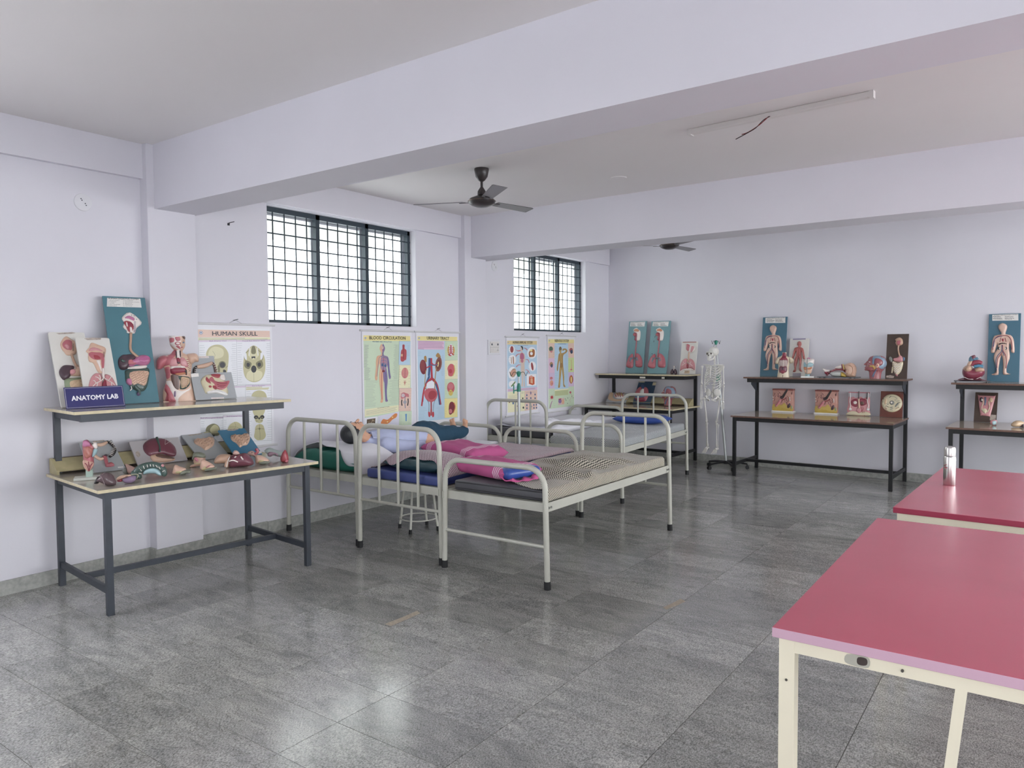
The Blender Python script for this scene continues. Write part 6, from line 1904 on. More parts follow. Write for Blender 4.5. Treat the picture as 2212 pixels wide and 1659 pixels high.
def layered(label, loc, org, k, main, band, tip, extra_=None):
    s = Sculpt('layered_tissue_piece', label, 'anatomy model', loc, 45, org, k, 'layered tissue pieces')
    s.solid('outer_layer', main, .034, gloss('model_peach', '#dfae93'))
    s.solid('fat_band', band, .038, gloss('model_olive_cream', '#c8b87f'))
    s.solid('grey_layer', tip, .041, gloss('model_olive_grey', '#7f8672'))
    if extra_:
        s.at(s.puff('pink_fold', extra_, .01, gloss('model_bright_rose', '#cf6f86'), .036), 0)
    return s
layered('peach and olive layered piece nearest the front edge', (-4.69, 2.68, T1Z), (215, 850), .000462, [(130, 705), (200, 730), (280, 765), (260, 800), (200, 845), (100, 835), (105, 770)], [(150, 780), (200, 770), (250, 785), (230, 825), (160, 830), (140, 800)], [(205, 810), (260, 778), (330, 790), (338, 825), (300, 830), (250, 850), (205, 845)])
layered('tall layered piece with grey rim and pink foot', (-4.90, 2.93, T1Z), (400, 732), .000496, [(330, 640), (340, 580), (420, 560), (490, 570), (500, 650), (495, 700), (410, 725), (290, 732), (300, 700), (345, 680)], [(350, 660), (420, 650), (495, 640), (495, 690), (400, 695), (345, 685)], [(315, 620), (330, 545), (360, 515), (430, 515), (495, 550), (498, 600), (430, 605), (370, 590), (350, 630)], [(362, 590), (390, 590), (420, 625), (400, 640), (375, 620)])
layered('low peach wedge with olive tip beside the tall layered piece', (-4.68, 2.87, T1Z), (600, 795), .000476, [(515, 628), (570, 640), (650, 690), (690, 735), (640, 770), (560, 795), (495, 770), (490, 700)], [(520, 740), (560, 700), (620, 700), (640, 745), (570, 785), (515, 775)], [(560, 760), (640, 735), (705, 745), (705, 775), (630, 792), (565, 795)], [(585, 730), (640, 700), (635, 715), (600, 740)])
layered('peach wedge with grey scalloped rim right of the maroon organ', (-4.63, 3.27, T1Z), (1365, 692), .000504, [(1280, 560), (1330, 560), (1420, 600), (1465, 645), (1440, 665), (1340, 690), (1275, 670), (1268, 610)], [(1300, 640), (1340, 605), (1400, 615), (1420, 640), (1360, 675), (1305, 665)], [(1310, 670), (1350, 635), (1420, 628), (1460, 650), (1450, 685), (1340, 692)])
s = Sculpt('liver_stomach_model', 'large maroon liver on tan organ in the middle of table', 'anatomy model', (-4.655, 3.09, T1Z), 45, (1000, 738), .000491)
s.solid('tan_organ', [(668, 620), (720, 560), (800, 545), (880, 555), (900, 600), (870, 690), (800, 680), (670, 680)], .05, TAN, y=.012)
s.solid('liver', [(862, 735), (880, 620), (905, 560), (980, 560), (1040, 540), (1110, 540), (1170, 590), (1205, 650), (1208, 705), (1120, 735), (1000, 738)], .055, MAROON, y=.0)
s.solid('tan_base', [(805, 720), (830, 640), (890, 570), (895, 640), (865, 735)], .05, FLESH, y=.0)
s.solid('vessel_stub', [(925, 550), (940, 500), (980, 495), (1020, 540), (990, 560)], .02, gloss('model_dusty_pink', '#cfa193'), y=.0)
s.tube('white_edge', [(855, 725), (875, 630), (900, 570)], .0025, WHITE, .046)
s.tubes('white_slit', [[(890, 635), (950, 622), (1015, 650)], [(970, 585), (992, 565)], [(1055, 570), (1075, 605), (1092, 612)]], .005, PALE, .052)
s = Sculpt('gall_bladder_piece', 'small tan tube piece with dark red tip behind maroon liver', 'anatomy model', (-4.80, 3.33, T1Z), 45, (1200, 642), .000521)
s.solid('tan_body', [(1085, 545), (1110, 500), (1160, 490), (1200, 520), (1245, 590), (1250, 630), (1200, 642), (1190, 580), (1130, 560)], .02, gloss('model_dusty_pink', '#cfa193'))
s.tube('red_stub', [(1190, 545), (1225, 520), (1235, 490), (1215, 462)], [.010, .011, .010, .012], ROSE, .004)
s.dots('opening', [(1162, 512)], .004, BLACKM, .02)
s.solid('red_tip', ell(1216, 475, 18, 22), .014, CRIM, y=-.004)
s = Sculpt('trachea_piece', 'grey and mauve tube piece lying at the far table end', 'anatomy model', (-4.78, 3.47, T1Z), 45, (1450, 640), .000530)
s.tube('grey_tube', [(1365, 545), (1400, 520), (1470, 545), (1560, 570), (1620, 600)], [.024, .026, .024, .022, .022], gloss('model_grey_green', '#94a39e'), .0, n=14)
s.solid('mauve_fold', [(1380, 545), (1420, 520), (1500, 540), (1530, 560), (1520, 605), (1480, 570), (1430, 600), (1385, 590)], .03, gloss('model_mauve_grey', '#a07a8c'), y=-.01)
s.solid('dark_end', ell(1385, 530, 38, 38), .024, GREYM, y=.006)
s = Sculpt('heart_piece', 'red pointed cone piece at the far front corner', 'anatomy model', (-4.57, 3.42, T1Z), 45, (1680, 662), .000513)
s.solid('cone_body', [(1690, 480), (1720, 530), (1735, 600), (1725, 660), (1640, 660), (1618, 610), (1640, 540), (1665, 500)], .03, RED)
s.solid('valve', ell(1708, 640, 26, 24), .036, ROSE, y=-.004)

# ---- corner table
s = Sculpt('lung_model', 'tiny dark lungs with pale windpipe between lung boards', 'anatomy model', (-4.375, 10.02, T3U), -4, (1305, 932), .00105)
s.solid('lung', [(1290, 860), (1268, 880), (1258, 925), (1285, 932), (1305, 915), (1300, 880)], .03, PLUM)
s.solid('lung', [(1325, 860), (1345, 880), (1352, 928), (1325, 932), (1310, 910), (1312, 880)], .03, PLUM)
s.tube('windpipe', [(1316, 820), (1315, 850), (1308, 885)], [.010, .008, .007], PALE, .012)
s.dots('windpipe_rim', [(1318, 826)], .012, BLACKM, .004)
def head_model(label, loc, org, k, P, rot):
    s = Sculpt('head_model', label, 'anatomy model', loc, rot, org, k, 'muscle head models')
    face, sf = s.loft('face_muscle', P['rows'], .7, gloss('model_face_red', '#a8545a'), n=36)
    s.patch('skull_cap', P['cap'], .004, gloss('model_slate_blue', '#7a93ad'), sf)
    s.patch('temple_muscle', P['temple'], .006, gloss('model_face_dark', '#9a444c'), sf, .003)
    s.patch('ear', P['ear'], .016, FLESH, sf, .002)
    s.patch('ear_hollow', P['earh'], .004, ROSE, sf, .016)
    s.patch('salivary_gland', P['gland'], .006, gloss('model_gold', '#cf9f45'), sf, .002)
    s.patch('eye', P['eye'], .004, PALE, sf, .002)
    s.lines('vessel', P['vein'], .004, BLUE, sf, .003)
    s.lines('muscle_line', P['lines'], .0022, PINK, sf, .002)
    s.solid('nose', P['nose'], .018, gloss('model_face_pink', '#b9666a'))
    s.solid('lips', P['lips'], .02, ROSE)
    return s
Hr = dict(rows=[(518, 880, 1000, .8), (540, 835, 1045, .72), (580, 810, 1072, .68), (630, 790, 1082, .66), (680, 775, 1078, .66), (720, 770, 1060, .66), (755, 775, 1035, .62), (770, 815, 1020, .6), (800, 825, 1008, .62), (850, 830, 1002, .65), (895, 832, 1000, .66)],
    cap=[(890, 522), (960, 518), (1040, 550), (1078, 610), (1078, 680), (1030, 735), (985, 725), (965, 690), (1020, 650), (1010, 590), (950, 560), (905, 570), (890, 650), (865, 640), (868, 570)],
    temple=[(905, 570), (960, 562), (1015, 600), (1020, 650), (970, 680), (900, 660)], ear=[(940, 635), (970, 650), (968, 690), (935, 715), (908, 700), (920, 660)], earh=[(938, 655), (955, 665), (945, 690), (928, 690)],
    gland=[(825, 680), (880, 672), (905, 690), (920, 715), (890, 742), (870, 705), (830, 698)], eye=ell(828, 620, 14, 8), vein=[[(935, 730), (900, 790), (870, 860)], [(870, 560), (880, 600), (875, 640)], [(930, 740), (905, 800), (885, 870)]],
    lines=[[(840, 760), (870, 740), (900, 750)], [(960, 760), (940, 820), (930, 890)], [(990, 750), (980, 820), (975, 890)], [(800, 640), (830, 660), (850, 690)]],
    nose=[(800, 600), (770, 635), (747, 655), (755, 668), (790, 668), (810, 640)], lips=[(765, 705), (755, 718), (770, 728), (758, 740), (770, 762), (800, 750), (800, 705)])
head_model('red muscle head with blue skull on the long table', (-1.655, 9.64, T2U), (915, 895), .000726, Hr, 12)
h2 = homography([(747, 655), (1082, 630), (915, 895), (940, 518)], [(1155, 1190), (1365, 1180), (1245, 1365), (1275, 1097)])
m2 = lambda L: [h2(p) for p in L]
Hq = {}
for kk, v in Hr.items():
    if kk == 'rows':
        Hq[kk] = [(h2((r[1], r[0]))[1], h2((r[1], r[0]))[0], h2((r[2], r[0]))[0], r[3]) for r in v]
    elif kk in ('vein', 'lines'):
        Hq[kk] = [m2(q) for q in v]
    else:
        Hq[kk] = m2(v)
head_model('red muscle head with blue skull on the corner table', (-4.37, 9.80, T3Z), (1245, 1366), .00105, Hq, 0)

# ---- long back table: small torso, larynx, ear
s = Sculpt('torso_model', 'small cream torso model with red ribs on the long table', 'anatomy model', (-2.725, 9.66, T2U), 8, (692, 1078), .000851)
CRT = gloss('model_torso_cream', '#d9c6a4')
body, sf = s.loft('body', [(705, 675, 735, .8), (740, 672, 735, .8), (765, 650, 750, .6), (785, 605, 800, .45), (820, 600, 795, .48), (870, 612, 785, .52), (920, 620, 772, .55), (970, 618, 768, .55), (1020, 610, 772, .52), (1078, 606, 778, .5)], .5, CRT)
s.solid('arm_stump', [(640, 775), (605, 790), (580, 830), (580, 870), (605, 880), (640, 850)], .035, CRT)
s.solid('arm_stump', [(770, 770), (810, 785), (838, 820), (830, 860), (790, 870), (765, 840)], .035, CRT)
s.patch('neck_muscle', [(680, 715), (728, 715), (735, 780), (755, 810), (640, 815), (670, 780)], .006, CRIM, sf)
s.patch('rib_cage', [(640, 815), (755, 810), (752, 890), (735, 925), (650, 925), (632, 880)], .006, gloss('model_rib_red', '#8e4a50'), sf)
s.lines('rib', [[(635, 835 + 13 * k), (665, 825 + 13 * k), (690, 832 + 13 * k)] for k in range(7)] + [[(700, 832 + 13 * k), (725, 825 + 13 * k), (752, 835 + 13 * k)] for k in range(7)], .0034, PALE, sf, .007)
s.lines('sternum', [[(697, 815), (697, 880), (695, 915)]], .004, PALE, sf, .008)
s.patch('liver', [(640, 925), (700, 915), (745, 925), (745, 985), (720, 1005), (690, 990), (650, 1010), (632, 970)], .008, MAROON, sf, .002)
s.patch('bowel', [(655, 985), (690, 965), (725, 985), (700, 1020), (670, 1015)], .008, CRIM, sf, .006)
s.patch('spine_gap', [(680, 930), (705, 930), (700, 965), (685, 965)], .006, PLUM, sf, .008)
s.patch('leg_cleft', [(686, 1045), (694, 1045), (692, 1077), (688, 1077)], .003, BROWN, sf)
s = Sculpt('larynx_model', 'pale blue and orange larynx section on white base', 'anatomy model', (-2.43, 9.66, T2U), 10, (1052, 1085), .000836)
bevel(MB().box((-.075, -.05, 0), (.075, .05, .018)).build('base_plate', WHITE, s.t, smooth=False), .002)
s.solid('stem', [(1020, 1075), (1085, 1075), (1085, 1030), (1020, 1030)], .03, SKY, smooth=0, r=.008)
s.solid('section_body', [(1000, 825), (1040, 800), (1100, 800), (1145, 815), (1130, 920), (1118, 960), (1100, 1020), (1020, 1030), (1010, 960), (998, 900)], .045, PALE, smooth=3)
s.at(s.puff('cartilage', [(1005, 850), (1040, 880), (1080, 850), (1135, 880), (1115, 920), (1040, 925), (1000, 915)], .010, SKY, .04), 0)
s.at(s.puff('muscle_layer', [(1005, 925), (1060, 930), (1115, 925), (1105, 955), (1060, 965), (1010, 965)], .010, ORANGE, .04), 0)
s.at(s.puff('lower_lobe', [(1010, 965), (1060, 960), (1110, 960), (1095, 1020), (1030, 1020)], .010, FLESH, .04), 0)
s.tube('rod', [(1052, 800), (1050, 900), (1048, 1060)], .004, GREYM, .052)
s.tube('pink_rim', [(1045, 800), (1060, 790), (1090, 798)], .006, MAUVE, .01)
s.tube('drip_line', [(1022, 850), (1022, 910)], .0022, BLUE, .052)
s = Sculpt('ear_model', 'large ear cross section model on dark tray', 'anatomy model', (-2.07, 9.69, T2U), -2, (330, 890), .000754)
MB().box((-.235, -.085, .008), (.235, .085, .016)).build('tray', M('grey_tray', '#4b4f56', .35), s.t, smooth=False)
for x in (-.2, -.15, .15, .2):
    MB().cyl((x, -.07, 0), (x, -.07, .012), .010, n=10).build('tray_foot', BLACKM, s.t)
s.solid('outer_ear', [(450, 865), (435, 780), (400, 690), (450, 655), (520, 640), (580, 680), (600, 750), (590, 830), (570, 868)], .06, FLESH)
s.at(s.puff('ear_rim', [(470, 690), (530, 670), (575, 710), (578, 790), (545, 840), (520, 830), (550, 770), (540, 710), (500, 700)], .016, gloss('model_ear_shade', '#d8a182'), .05), 0)
s.at(s.puff('ear_bowl', [(470, 740), (500, 720), (520, 750), (500, 800), (465, 820), (450, 790)], .010, TAN, .05), 0)
s.solid('skull_bone', [(265, 720), (330, 680), (400, 660), (420, 700), (400, 740), (300, 740)], .05, PALE)
s.solid('ear_canal', [(170, 800), (260, 745), (330, 730), (420, 745), (440, 790), (430, 800), (380, 770), (280, 770), (200, 810), (160, 855), (130, 850)], .05, ROSE, y=-.006)
s.solid('inner_bone', [(210, 790), (300, 775), (380, 790), (380, 865), (250, 865), (205, 840)], .045, gloss('model_pearl', '#bfc2bb'))
s.solid('fat_tissue', [(370, 790), (420, 810), (450, 865), (370, 866)], .05, YELL)
s.solid('tip_bone', [(75, 735), (150, 755), (215, 760), (150, 800), (125, 810), (95, 775)], .03, PALE)
s.solid('tip_muscle', [(108, 785), (150, 780), (165, 810), (125, 830)], .03, CRIM)
s.tube('red_layer', [(390, 665), (400, 720), (415, 760)], .006, CRIM, .05)
s.tube('yellow_layer', [(410, 660), (418, 715), (428, 750)], .006, YELL, .052)

# ---- last table: heart, small wedge, round brain half
s = Sculpt('heart_model', 'big red heart model with blue vessels on a tray', 'anatomy model', (-.672, 9.60, T4U), 4, (375, 905), .000905)
MB().box((-.17, -.09, .010), (.17, .09, .018)).build('tray', M('grey_tray', '#4b4f56', .35), s.t, smooth=False)
for x in (-.15, .14):
    MB().cyl((x, -.075, 0), (x, -.075, .012), .010, n=10).build('tray_foot', BLACKM, s.t)
s.solid('base_skirt', [(240, 885), (270, 855), (330, 850), (440, 850), (490, 870), (515, 888)], .07, MAROON)
s.solid('ventricles', [(275, 750), (300, 715), (380, 730), (470, 720), (505, 760), (500, 810), (450, 860), (380, 878), (310, 860), (275, 810)], .085, gloss('model_heart_red', '#8e2f45'))
s.solid('left_auricle', [(280, 740), (310, 700), (360, 700), (382, 740), (360, 780), (310, 785)], .085, TAN, y=-.012)
s.solid('right_auricle', [(400, 740), (440, 715), (490, 730), (500, 770), (450, 785), (400, 780)], .085, TAN, y=-.012)
s.solid('trunk', [(320, 700), (340, 650), (380, 640), (385, 690), (350, 715)], .035, FLESH)
s.tube('aorta', [(370, 700), (390, 670), (440, 660), (475, 675)], [.026, .028, .026, .02], CRIM, .01, n=14)
s.tube('blue_vein', [(395, 715), (440, 705), (490, 712)], [.018, .020, .016], gloss('model_vein_blue', '#3f86ac'), .03, n=12)
s.tube('upper_vessel', [(360, 650), (370, 610), (400, 625), (435, 608)], [.022, .026, .020, .013], gloss('model_vein_slate', '#4b7f9c'), .0, n=12)
s.tube('upper_artery', [(375, 620), (385, 590), (382, 575)], [.020, .024, .014], MAROON, .004, n=12)
s.lines('valve_line', [[(295, 840), (340, 862), (390, 866)], [(420, 862), (470, 835)]], .003, PALE, lambda x, z: -.078)
s = Sculpt('eye_section_piece', 'small red and pale blue wedge piece on last table', 'anatomy model', (-.45, 9.36, T4Z), 30, (648, 1438), .000889)
s.solid('outer_shell', [(612, 1390), (640, 1372), (672, 1372), (688, 1385), (680, 1420), (665, 1438), (630, 1436), (612, 1415)], .022, PINK)
s.at(s.puff('inner_face', [(622, 1395), (650, 1380), (670, 1390), (665, 1425), (632, 1430)], .008, SKY, .018), 0)
s = Sculpt('brain_piece', 'round pale half brain piece beside a dark coil', 'anatomy model', (-.225, 9.28, T4Z), 30, (930, 1455), .000869)
s.solid('pale_half', [(852, 1445), (860, 1405), (895, 1378), (950, 1378), (985, 1400), (985, 1440), (930, 1452)], .045, HONEY)
s.solid('dark_coil', [(925, 1450), (935, 1410), (975, 1405), (1010, 1420), (1050, 1440), (1050, 1455)], .04, PLUM, y=-.02)
s.tubes('coil_ridge', [[(940 + 18 * k, 1412), (948 + 18 * k, 1430), (944 + 18 * k, 1452)] for k in range(5)], .0035, GREYM, .056)

# ================================================================== wall charts
class Poster(Board):
    def __init__(self, label, y0, y1, z0, z1, C, rod=None, sag=0.):
        self.t = thing('wall_chart', label, 'chart', (WL + .006, (y0 + y1) / 2, z0), (0, 0, PI / 2), 'printed anatomy wall charts')
        w, h = y1 - y0, z1 - z0
        self.w, self.h = w, h
        m = .022
        self.f = homography(C, [(-w / 2, 0), (w / 2, 0), (-w / 2, h), (w / 2, h)])
        sheet = MB()
        sheet.box((-w / 2 - m, -.001, -.045), (w / 2 + m, .0, h + .045))
        self.sheet = sheet.build('chart_sheet', M('chart_paper', '#e7e7ec', .35), self.t, smooth=False)
        rm = M('chart_rod', '#d3d3d4', .4)
        for z in (h + .05, -.05):
            MB().cyl((-w / 2 - .05, -.004, z), (w / 2 + .05, -.004, z), .010, n=12).build('chart_rod', rm, self.t)
        MB().tube([(-.06, -.006, h + .058), (0, -.006, h + .085), (.06, -.006, h + .058)], .0012, 5).build('hanging_cord', M('cord_grey', '#8b8a88', .7), self.t)
        MB().tube([(-.02, -.008, h + .082), (.004, -.012, h + .088), (.022, -.012, h + .092)], .0025, 6).build('hanging_nail', rubber, self.t)
        self.lay = 0
        self.pr = {}
    def add(self, pts, mat, smooth=0, closed=True):
        """one flat printed shape"""
        Q = [self.f(p) for p in pts]
        if smooth:
            Q = spl(Q, smooth)
        self.lay += 1
        y = -.0012 - self.lay * .000012
        mb = self.pr.setdefault(mat.name, (MB(), mat))[0]
        V = [Vector(q) for q in Q]
        res = delaunay_2d_cdt(V, [], [list(range(len(V)))], 1, 1e-7)
        mb.add([(v.x, y, v.y) for v in res[0]], [tuple(f) for f in res[2]])
    def rect(self, x0, y0, x1, y1, mat, dy=0.):
        """dy: downward drift of the right edge, follows the print's slant"""
        self.add([(x0, y1), (x1, y1 + dy), (x1, y0 + dy), (x0, y0)], mat)
    def stroke(self, pts, wd, mat, k=3):
        P = [Vector(self.f(p)) for p in pts]
        P = [Vector((q.x, q.y)) for q in smooth_path([(p.x, p.y) for p in P], k)] if len(P) > 2 else P
        self.lay += 1
        y = -.0012 - self.lay * .000012
        mb = self.pr.setdefault(mat.name, (MB(), mat))[0]
        ws = wd if isinstance(wd, (list, tuple)) else [wd, wd]
        W_ = np.interp(np.linspace(0, 1, len(P)), np.linspace(0, 1, len(ws)), ws)
        vs = []
        for i, p in enumerate(P):
            d = (P[min(i + 1, len(P) - 1)] - P[max(i - 1, 0)]).normalized()
            n = Vector((-d.y, d.x)) * W_[i] / 2
            vs += [(p.x + n.x, y, p.y + n.y), (p.x - n.x, y, p.y - n.y)]
        mb.add(vs, [(2 * i, 2 * i + 2, 2 * i + 3, 2 * i + 1) for i in range(len(P) - 1)])
    def lines(self, x0, x1, y0, y1, n, mat, slant=0., wd=.0014, seed=1, jag=.4, right=False):
        rnd = random.Random(seed)
        for k in range(n):
            y = y0 + (y1 - y0) * k / max(1, n - 1)
            L = (x1 - x0) * rnd.uniform(1 - jag, 1)
            a = x1 - L if right else x0
            self.stroke([(a, y + slant * (a - x0) / (x1 - x0 + 1e-9)), (a + L, y + slant * (a + L - x0) / (x1 - x0 + 1e-9))], wd, mat)
    def ell(self, cx, cy, rx, ry, mat, rot=0., n=20):
        self.add(ell(cx, cy, rx, ry, rot, n), mat)
    def done(self):
        allm = MB()
        mats = []
        for nm, (mb, mat) in self.pr.items():
            allm.mi = len(mats)
            mats.append(mat)
            allm.add(mb.v, mb.f)
        o = allm.build('chart_print', mats, self.sheet, smooth=False)
        o['kind'] = 'stuff'
def pm(n, c):
    return M('print_' + n, c, .35)
pInk, pGrey, pLine = pm('ink', '#3a3d45'), pm('grey', '#7d828a'), pm('rule', '#8f949c')
pPeach, pLil, pCream, pYell, pMint, pSky, pPink = pm('peach', '#e6c9b9'), pm('lilac', '#e0d3e2'), pm('cream', '#ece9c4'), pm('yellow', '#efe3a0'), pm('mint', '#cfe0c4'), pm('sky', '#bcd5e6'), pm('pink', '#e3c3d8')
pBone, pBoneD, pBoneL, pBlack = pm('bone', '#c4bf96'), pm('bone_dark', '#7d7a5c'), pm('bone_light', '#dcd8b4'), pm('black', '#2b2d33')
pFlesh, pRed, pRose, pBrown, pBlue, pViolet, pWhite, pOr, pGreen, pMar, pTan = pm('flesh', '#e0b595'), pm('red', '#b8444f'), pm('rose', '#cc7f84'), pm('brown', '#8d5a45'), pm('blue', '#4a678f'), pm('violet', '#8a7aa0'), pm('white', '#f0f0f3'), pm('orange', '#d98a55'), pm('green', '#6d8a5c'), pm('maroon', '#7d3540'), pm('tan', '#b08a58')
pPaper = pm('paper', '#eceef2')

def logo(p, x, y, r):
    p.ell(x, y, r, r, pBlue); p.ell(x, y, r * .75, r * .75, pWhite); p.ell(x, y, r * .45, r * .45, pBlue)

# ---- HUMAN SKULL
p = Poster('HUMAN SKULL wall chart behind the near display table', 3.36, 4.045, .828, 1.79, [(600, 1620), (1515, 1545), (588, 125), (1503, 158)])
p.rect(588, 125, 1503, 1620, pPaper)
p.add([(590, 225), (1505, 238), (1503, 158), (588, 125)], pPeach)
p.text('chart_title', 'HUMAN SKULL', (770, 205), (1342, 216), .034, pInk, lift=.0045, bold=.012)
logo(p, 629, 167, 22)
p.add([(592, 262), (1506, 268), (1505, 240), (592, 228)], pCream)
p.lines(600, 1490, 236, 236, 1, pGrey, 14, .003); p.lines(600, 1490, 250, 250, 1, pGrey, 10, .003, 2)
def panel(x0, y0, x1, y1, title, hdr=22, tx=None):
    p.rect(x0, y0, x1, y0 + hdr, pLil)
    for a, b_ in (((x0, y0), (x1, y0)), ((x0, y1), (x1, y1)), ((x0, y0), (x0, y1)), ((x1, y0), (x1, y1))):
        p.stroke([a, b_], .0016, pLine)
    if title:
        c = (x0 + x1) / 2; L = len(title) * 5.2
        p.text('chart_text', title, (c - L, y0 + hdr * .8), (c + L, y0 + hdr * .8), .0085, pm('purple', '#6b4a86'), lift=.0045)
panel(596, 262, 1077, 842, 'Skull (Anterior View)')
panel(1077, 268, 1508, 835, 'Cranial Base (Interior View)')
panel(598, 850, 1180, 1210, 'Skull (Inferior View)')
panel(1180, 842, 1512, 1560, 'Skull of Newborn')
panel(600, 1235, 887, 1600, 'Skull (Parasagittal Section)')
panel(887, 1222, 1182, 1580, 'Skull (Lateral View)')
p.lines(1188, 1505, 872, 900, 3, pm('olive', '#c9c48a'), 0, .006)
# frontal skull
p.add([(830, 320), (740, 345), (690, 420), (695, 500), (720, 560), (780, 590), (830, 690), (935, 690), (960, 600), (972, 500), (965, 420), (910, 345)], pBone, 4)
p.add([(800, 345), (730, 390), (720, 470), (800, 500), (900, 470), (900, 380)], pBoneL, 4)
p.ell(890, 575, 46, 46, pBoneD); p.ell(892, 578, 34, 36, pBlack)
p.add([(830, 600), (850, 580), (860, 650), (840, 680)], pBoneD, 3); p.add([(900, 640), (935, 650), (930, 700), (905, 690)], pBlack, 3)
p.add([(760, 560), (800, 580), (830, 660), (800, 640)], pBoneD, 3)
p.stroke([(770, 400), (800, 450), (780, 510)], .002, pBoneD); p.stroke([(960, 590), (930, 620)], .004, pBoneD)
p.lines(606, 690, 330, 640, 12, pLine, 0, .0014, 3); p.lines(990, 1068, 320, 820, 20, pLine, 0, .0014, 4, right=True); p.lines(606, 690, 660, 820, 6, pLine, 0, .0014, 5)
# base skull
p.add([(1290, 340), (1235, 370), (1190, 430), (1165, 500), (1155, 620), (1170, 720), (1215, 780), (1290, 808), (1370, 785), (1420, 720), (1440, 620), (1432, 500), (1395, 420), (1345, 365)], pBone, 4)
p.add([(1290, 650), (1210, 680), (1200, 760), (1290, 795), (1380, 765), (1395, 680)], pBoneL, 4)
p.add([(1290, 345), (1240, 400), (1225, 470), (1290, 520), (1355, 470), (1340, 400)], pBoneL, 4)
p.add([(1270, 355), (1310, 355), (1318, 440), (1262, 440)], pBoneD, 3); p.add([(1262, 480), (1312, 478), (1312, 510), (1290, 495), (1265, 510)], pBlack)
for sx in (-1, 1):
    p.stroke([(1290 + sx * 60, 400), (1290 + sx * 120, 460), (1290 + sx * 105, 540)], .005, pBoneD)
    p.add([(1290 + sx * 30, 560), (1290 + sx * 100, 530), (1290 + sx * 120, 600), (1290 + sx * 70, 640), (1290 + sx * 40, 610)], pBoneD, 3)
    p.add([(1290 + sx * 50, 570), (1290 + sx * 85, 560), (1290 + sx * 90, 600), (1290 + sx * 60, 610)], pBlack, 3)
    p.add([(1290 + sx * 125, 430), (1290 + sx * 92, 440), (1290 + sx * 88, 520), (1290 + sx * 115, 500)], pPaper, 3)
    for q in range(6):
        p.ell(1290 + sx * (50 + q * 1.5), 375 + q * 17, 7, 7, pWhite)
p.ell(1290, 640, 34, 46, pBlack)
p.stroke([(1290, 690), (1290, 800)], .002, pBoneD)
p.lines(1085, 1150, 310, 800, 18, pLine, 0, .0014, 6); p.lines(1440, 1500, 320, 800, 20, pLine, 0, .0014, 7, right=True)
# newborn skulls
p.add([(1350, 912), (1280, 940), (1252, 1000), (1260, 1060), (1440, 1060), (1450, 990), (1420, 935)], pBone, 4)
p.add([(1270, 1090), (1350, 1075), (1430, 1090), (1425, 1180), (1400, 1240), (1395, 1310), (1350, 1335), (1300, 1305), (1290, 1240), (1268, 1180)], pBone, 4)
for sx in (-1, 1):
    p.ell(1350 + sx * 40, 1256, 28, 24, pBlack)
    p.ell(1350 + sx * 38, 1262, 12, 10, pBoneD)
p.add([(1335, 1270), (1350, 1255), (1365, 1270), (1350, 1290)], pBlack); p.stroke([(1310, 1305), (1350, 1315), (1392, 1303)], .006, pBoneD)
for q in range(6):
    p.ell(1315 + q * 14, 1318, 6, 8, pBoneL)
p.add([(1355, 1345), (1305, 1370), (1290, 1450), (1282, 1510), (1320, 1550), (1355, 1552), (1400, 1545), (1432, 1500), (1420, 1430), (1400, 1365)], pBone, 4)
p.stroke([(1355, 1350), (1350, 1400), (1358, 1480), (1355, 1545)], .003, pBoneD); p.stroke([(1300, 1412), (1350, 1405), (1415, 1412)], .003, pBoneD)
p.ell(1352, 1405, 12, 14, pBoneD)
p.lines(1190, 1260, 925, 1540, 22, pLine, 0, .0014, 8); p.lines(1440, 1508, 920, 1540, 22, pLine, 0, .0014, 9, right=True)
# side and lateral skulls
p.add([(760, 1320), (690, 1350), (665, 1400), (680, 1450), (740, 1475), (830, 1470), (845, 1400), (820, 1345)], pBoneD, 4)
p.add([(770, 1335), (720, 1390), (740, 1440), (820, 1440), (835, 1390), (815, 1350)], pBone, 4)
p.add([(640, 1430), (690, 1420), (740, 1450), (700, 1480), (650, 1465)], pBoneL, 3); p.add([(690, 1460), (780, 1465), (740, 1510), (700, 1500)], pBlack, 3)
p.add([(1040, 1305), (975, 1340), (945, 1400), (960, 1440), (1130, 1430), (1128, 1370), (1095, 1325)], pBone, 4)
p.stroke([(1035, 1310), (1045, 1370), (1000, 1430)], .002, pBoneD); p.stroke([(1045, 1370), (1120, 1400)], .002, pBoneD); p.stroke([(970, 1370), (1045, 1370)], .002, pBoneD)
p.lines(606, 660, 1290, 1580, 14, pLine, 0, .0014, 10); p.lines(850, 884, 1290, 1580, 12, pLine, 0, .0014, 11, right=True); p.lines(895, 940, 1280, 1560, 12, pLine, 0, .0014, 12); p.lines(1135, 1178, 1280, 1560, 12, pLine, 0, .0014, 13, right=True)
p.lines(606, 700, 890, 1200, 14, pLine, 0, .0014, 14); p.add([(880, 900), (800, 930), (780, 1000), (810, 1080), (900, 1150), (980, 1090), (1010, 1000), (970, 930)], pBone, 4)
p.ell(900, 1050, 30, 38, pBlack)
p.stroke([(586, 1230), (590, 1610)], .006, pm('edge_blue', '#4a8fb0'))
p.done()

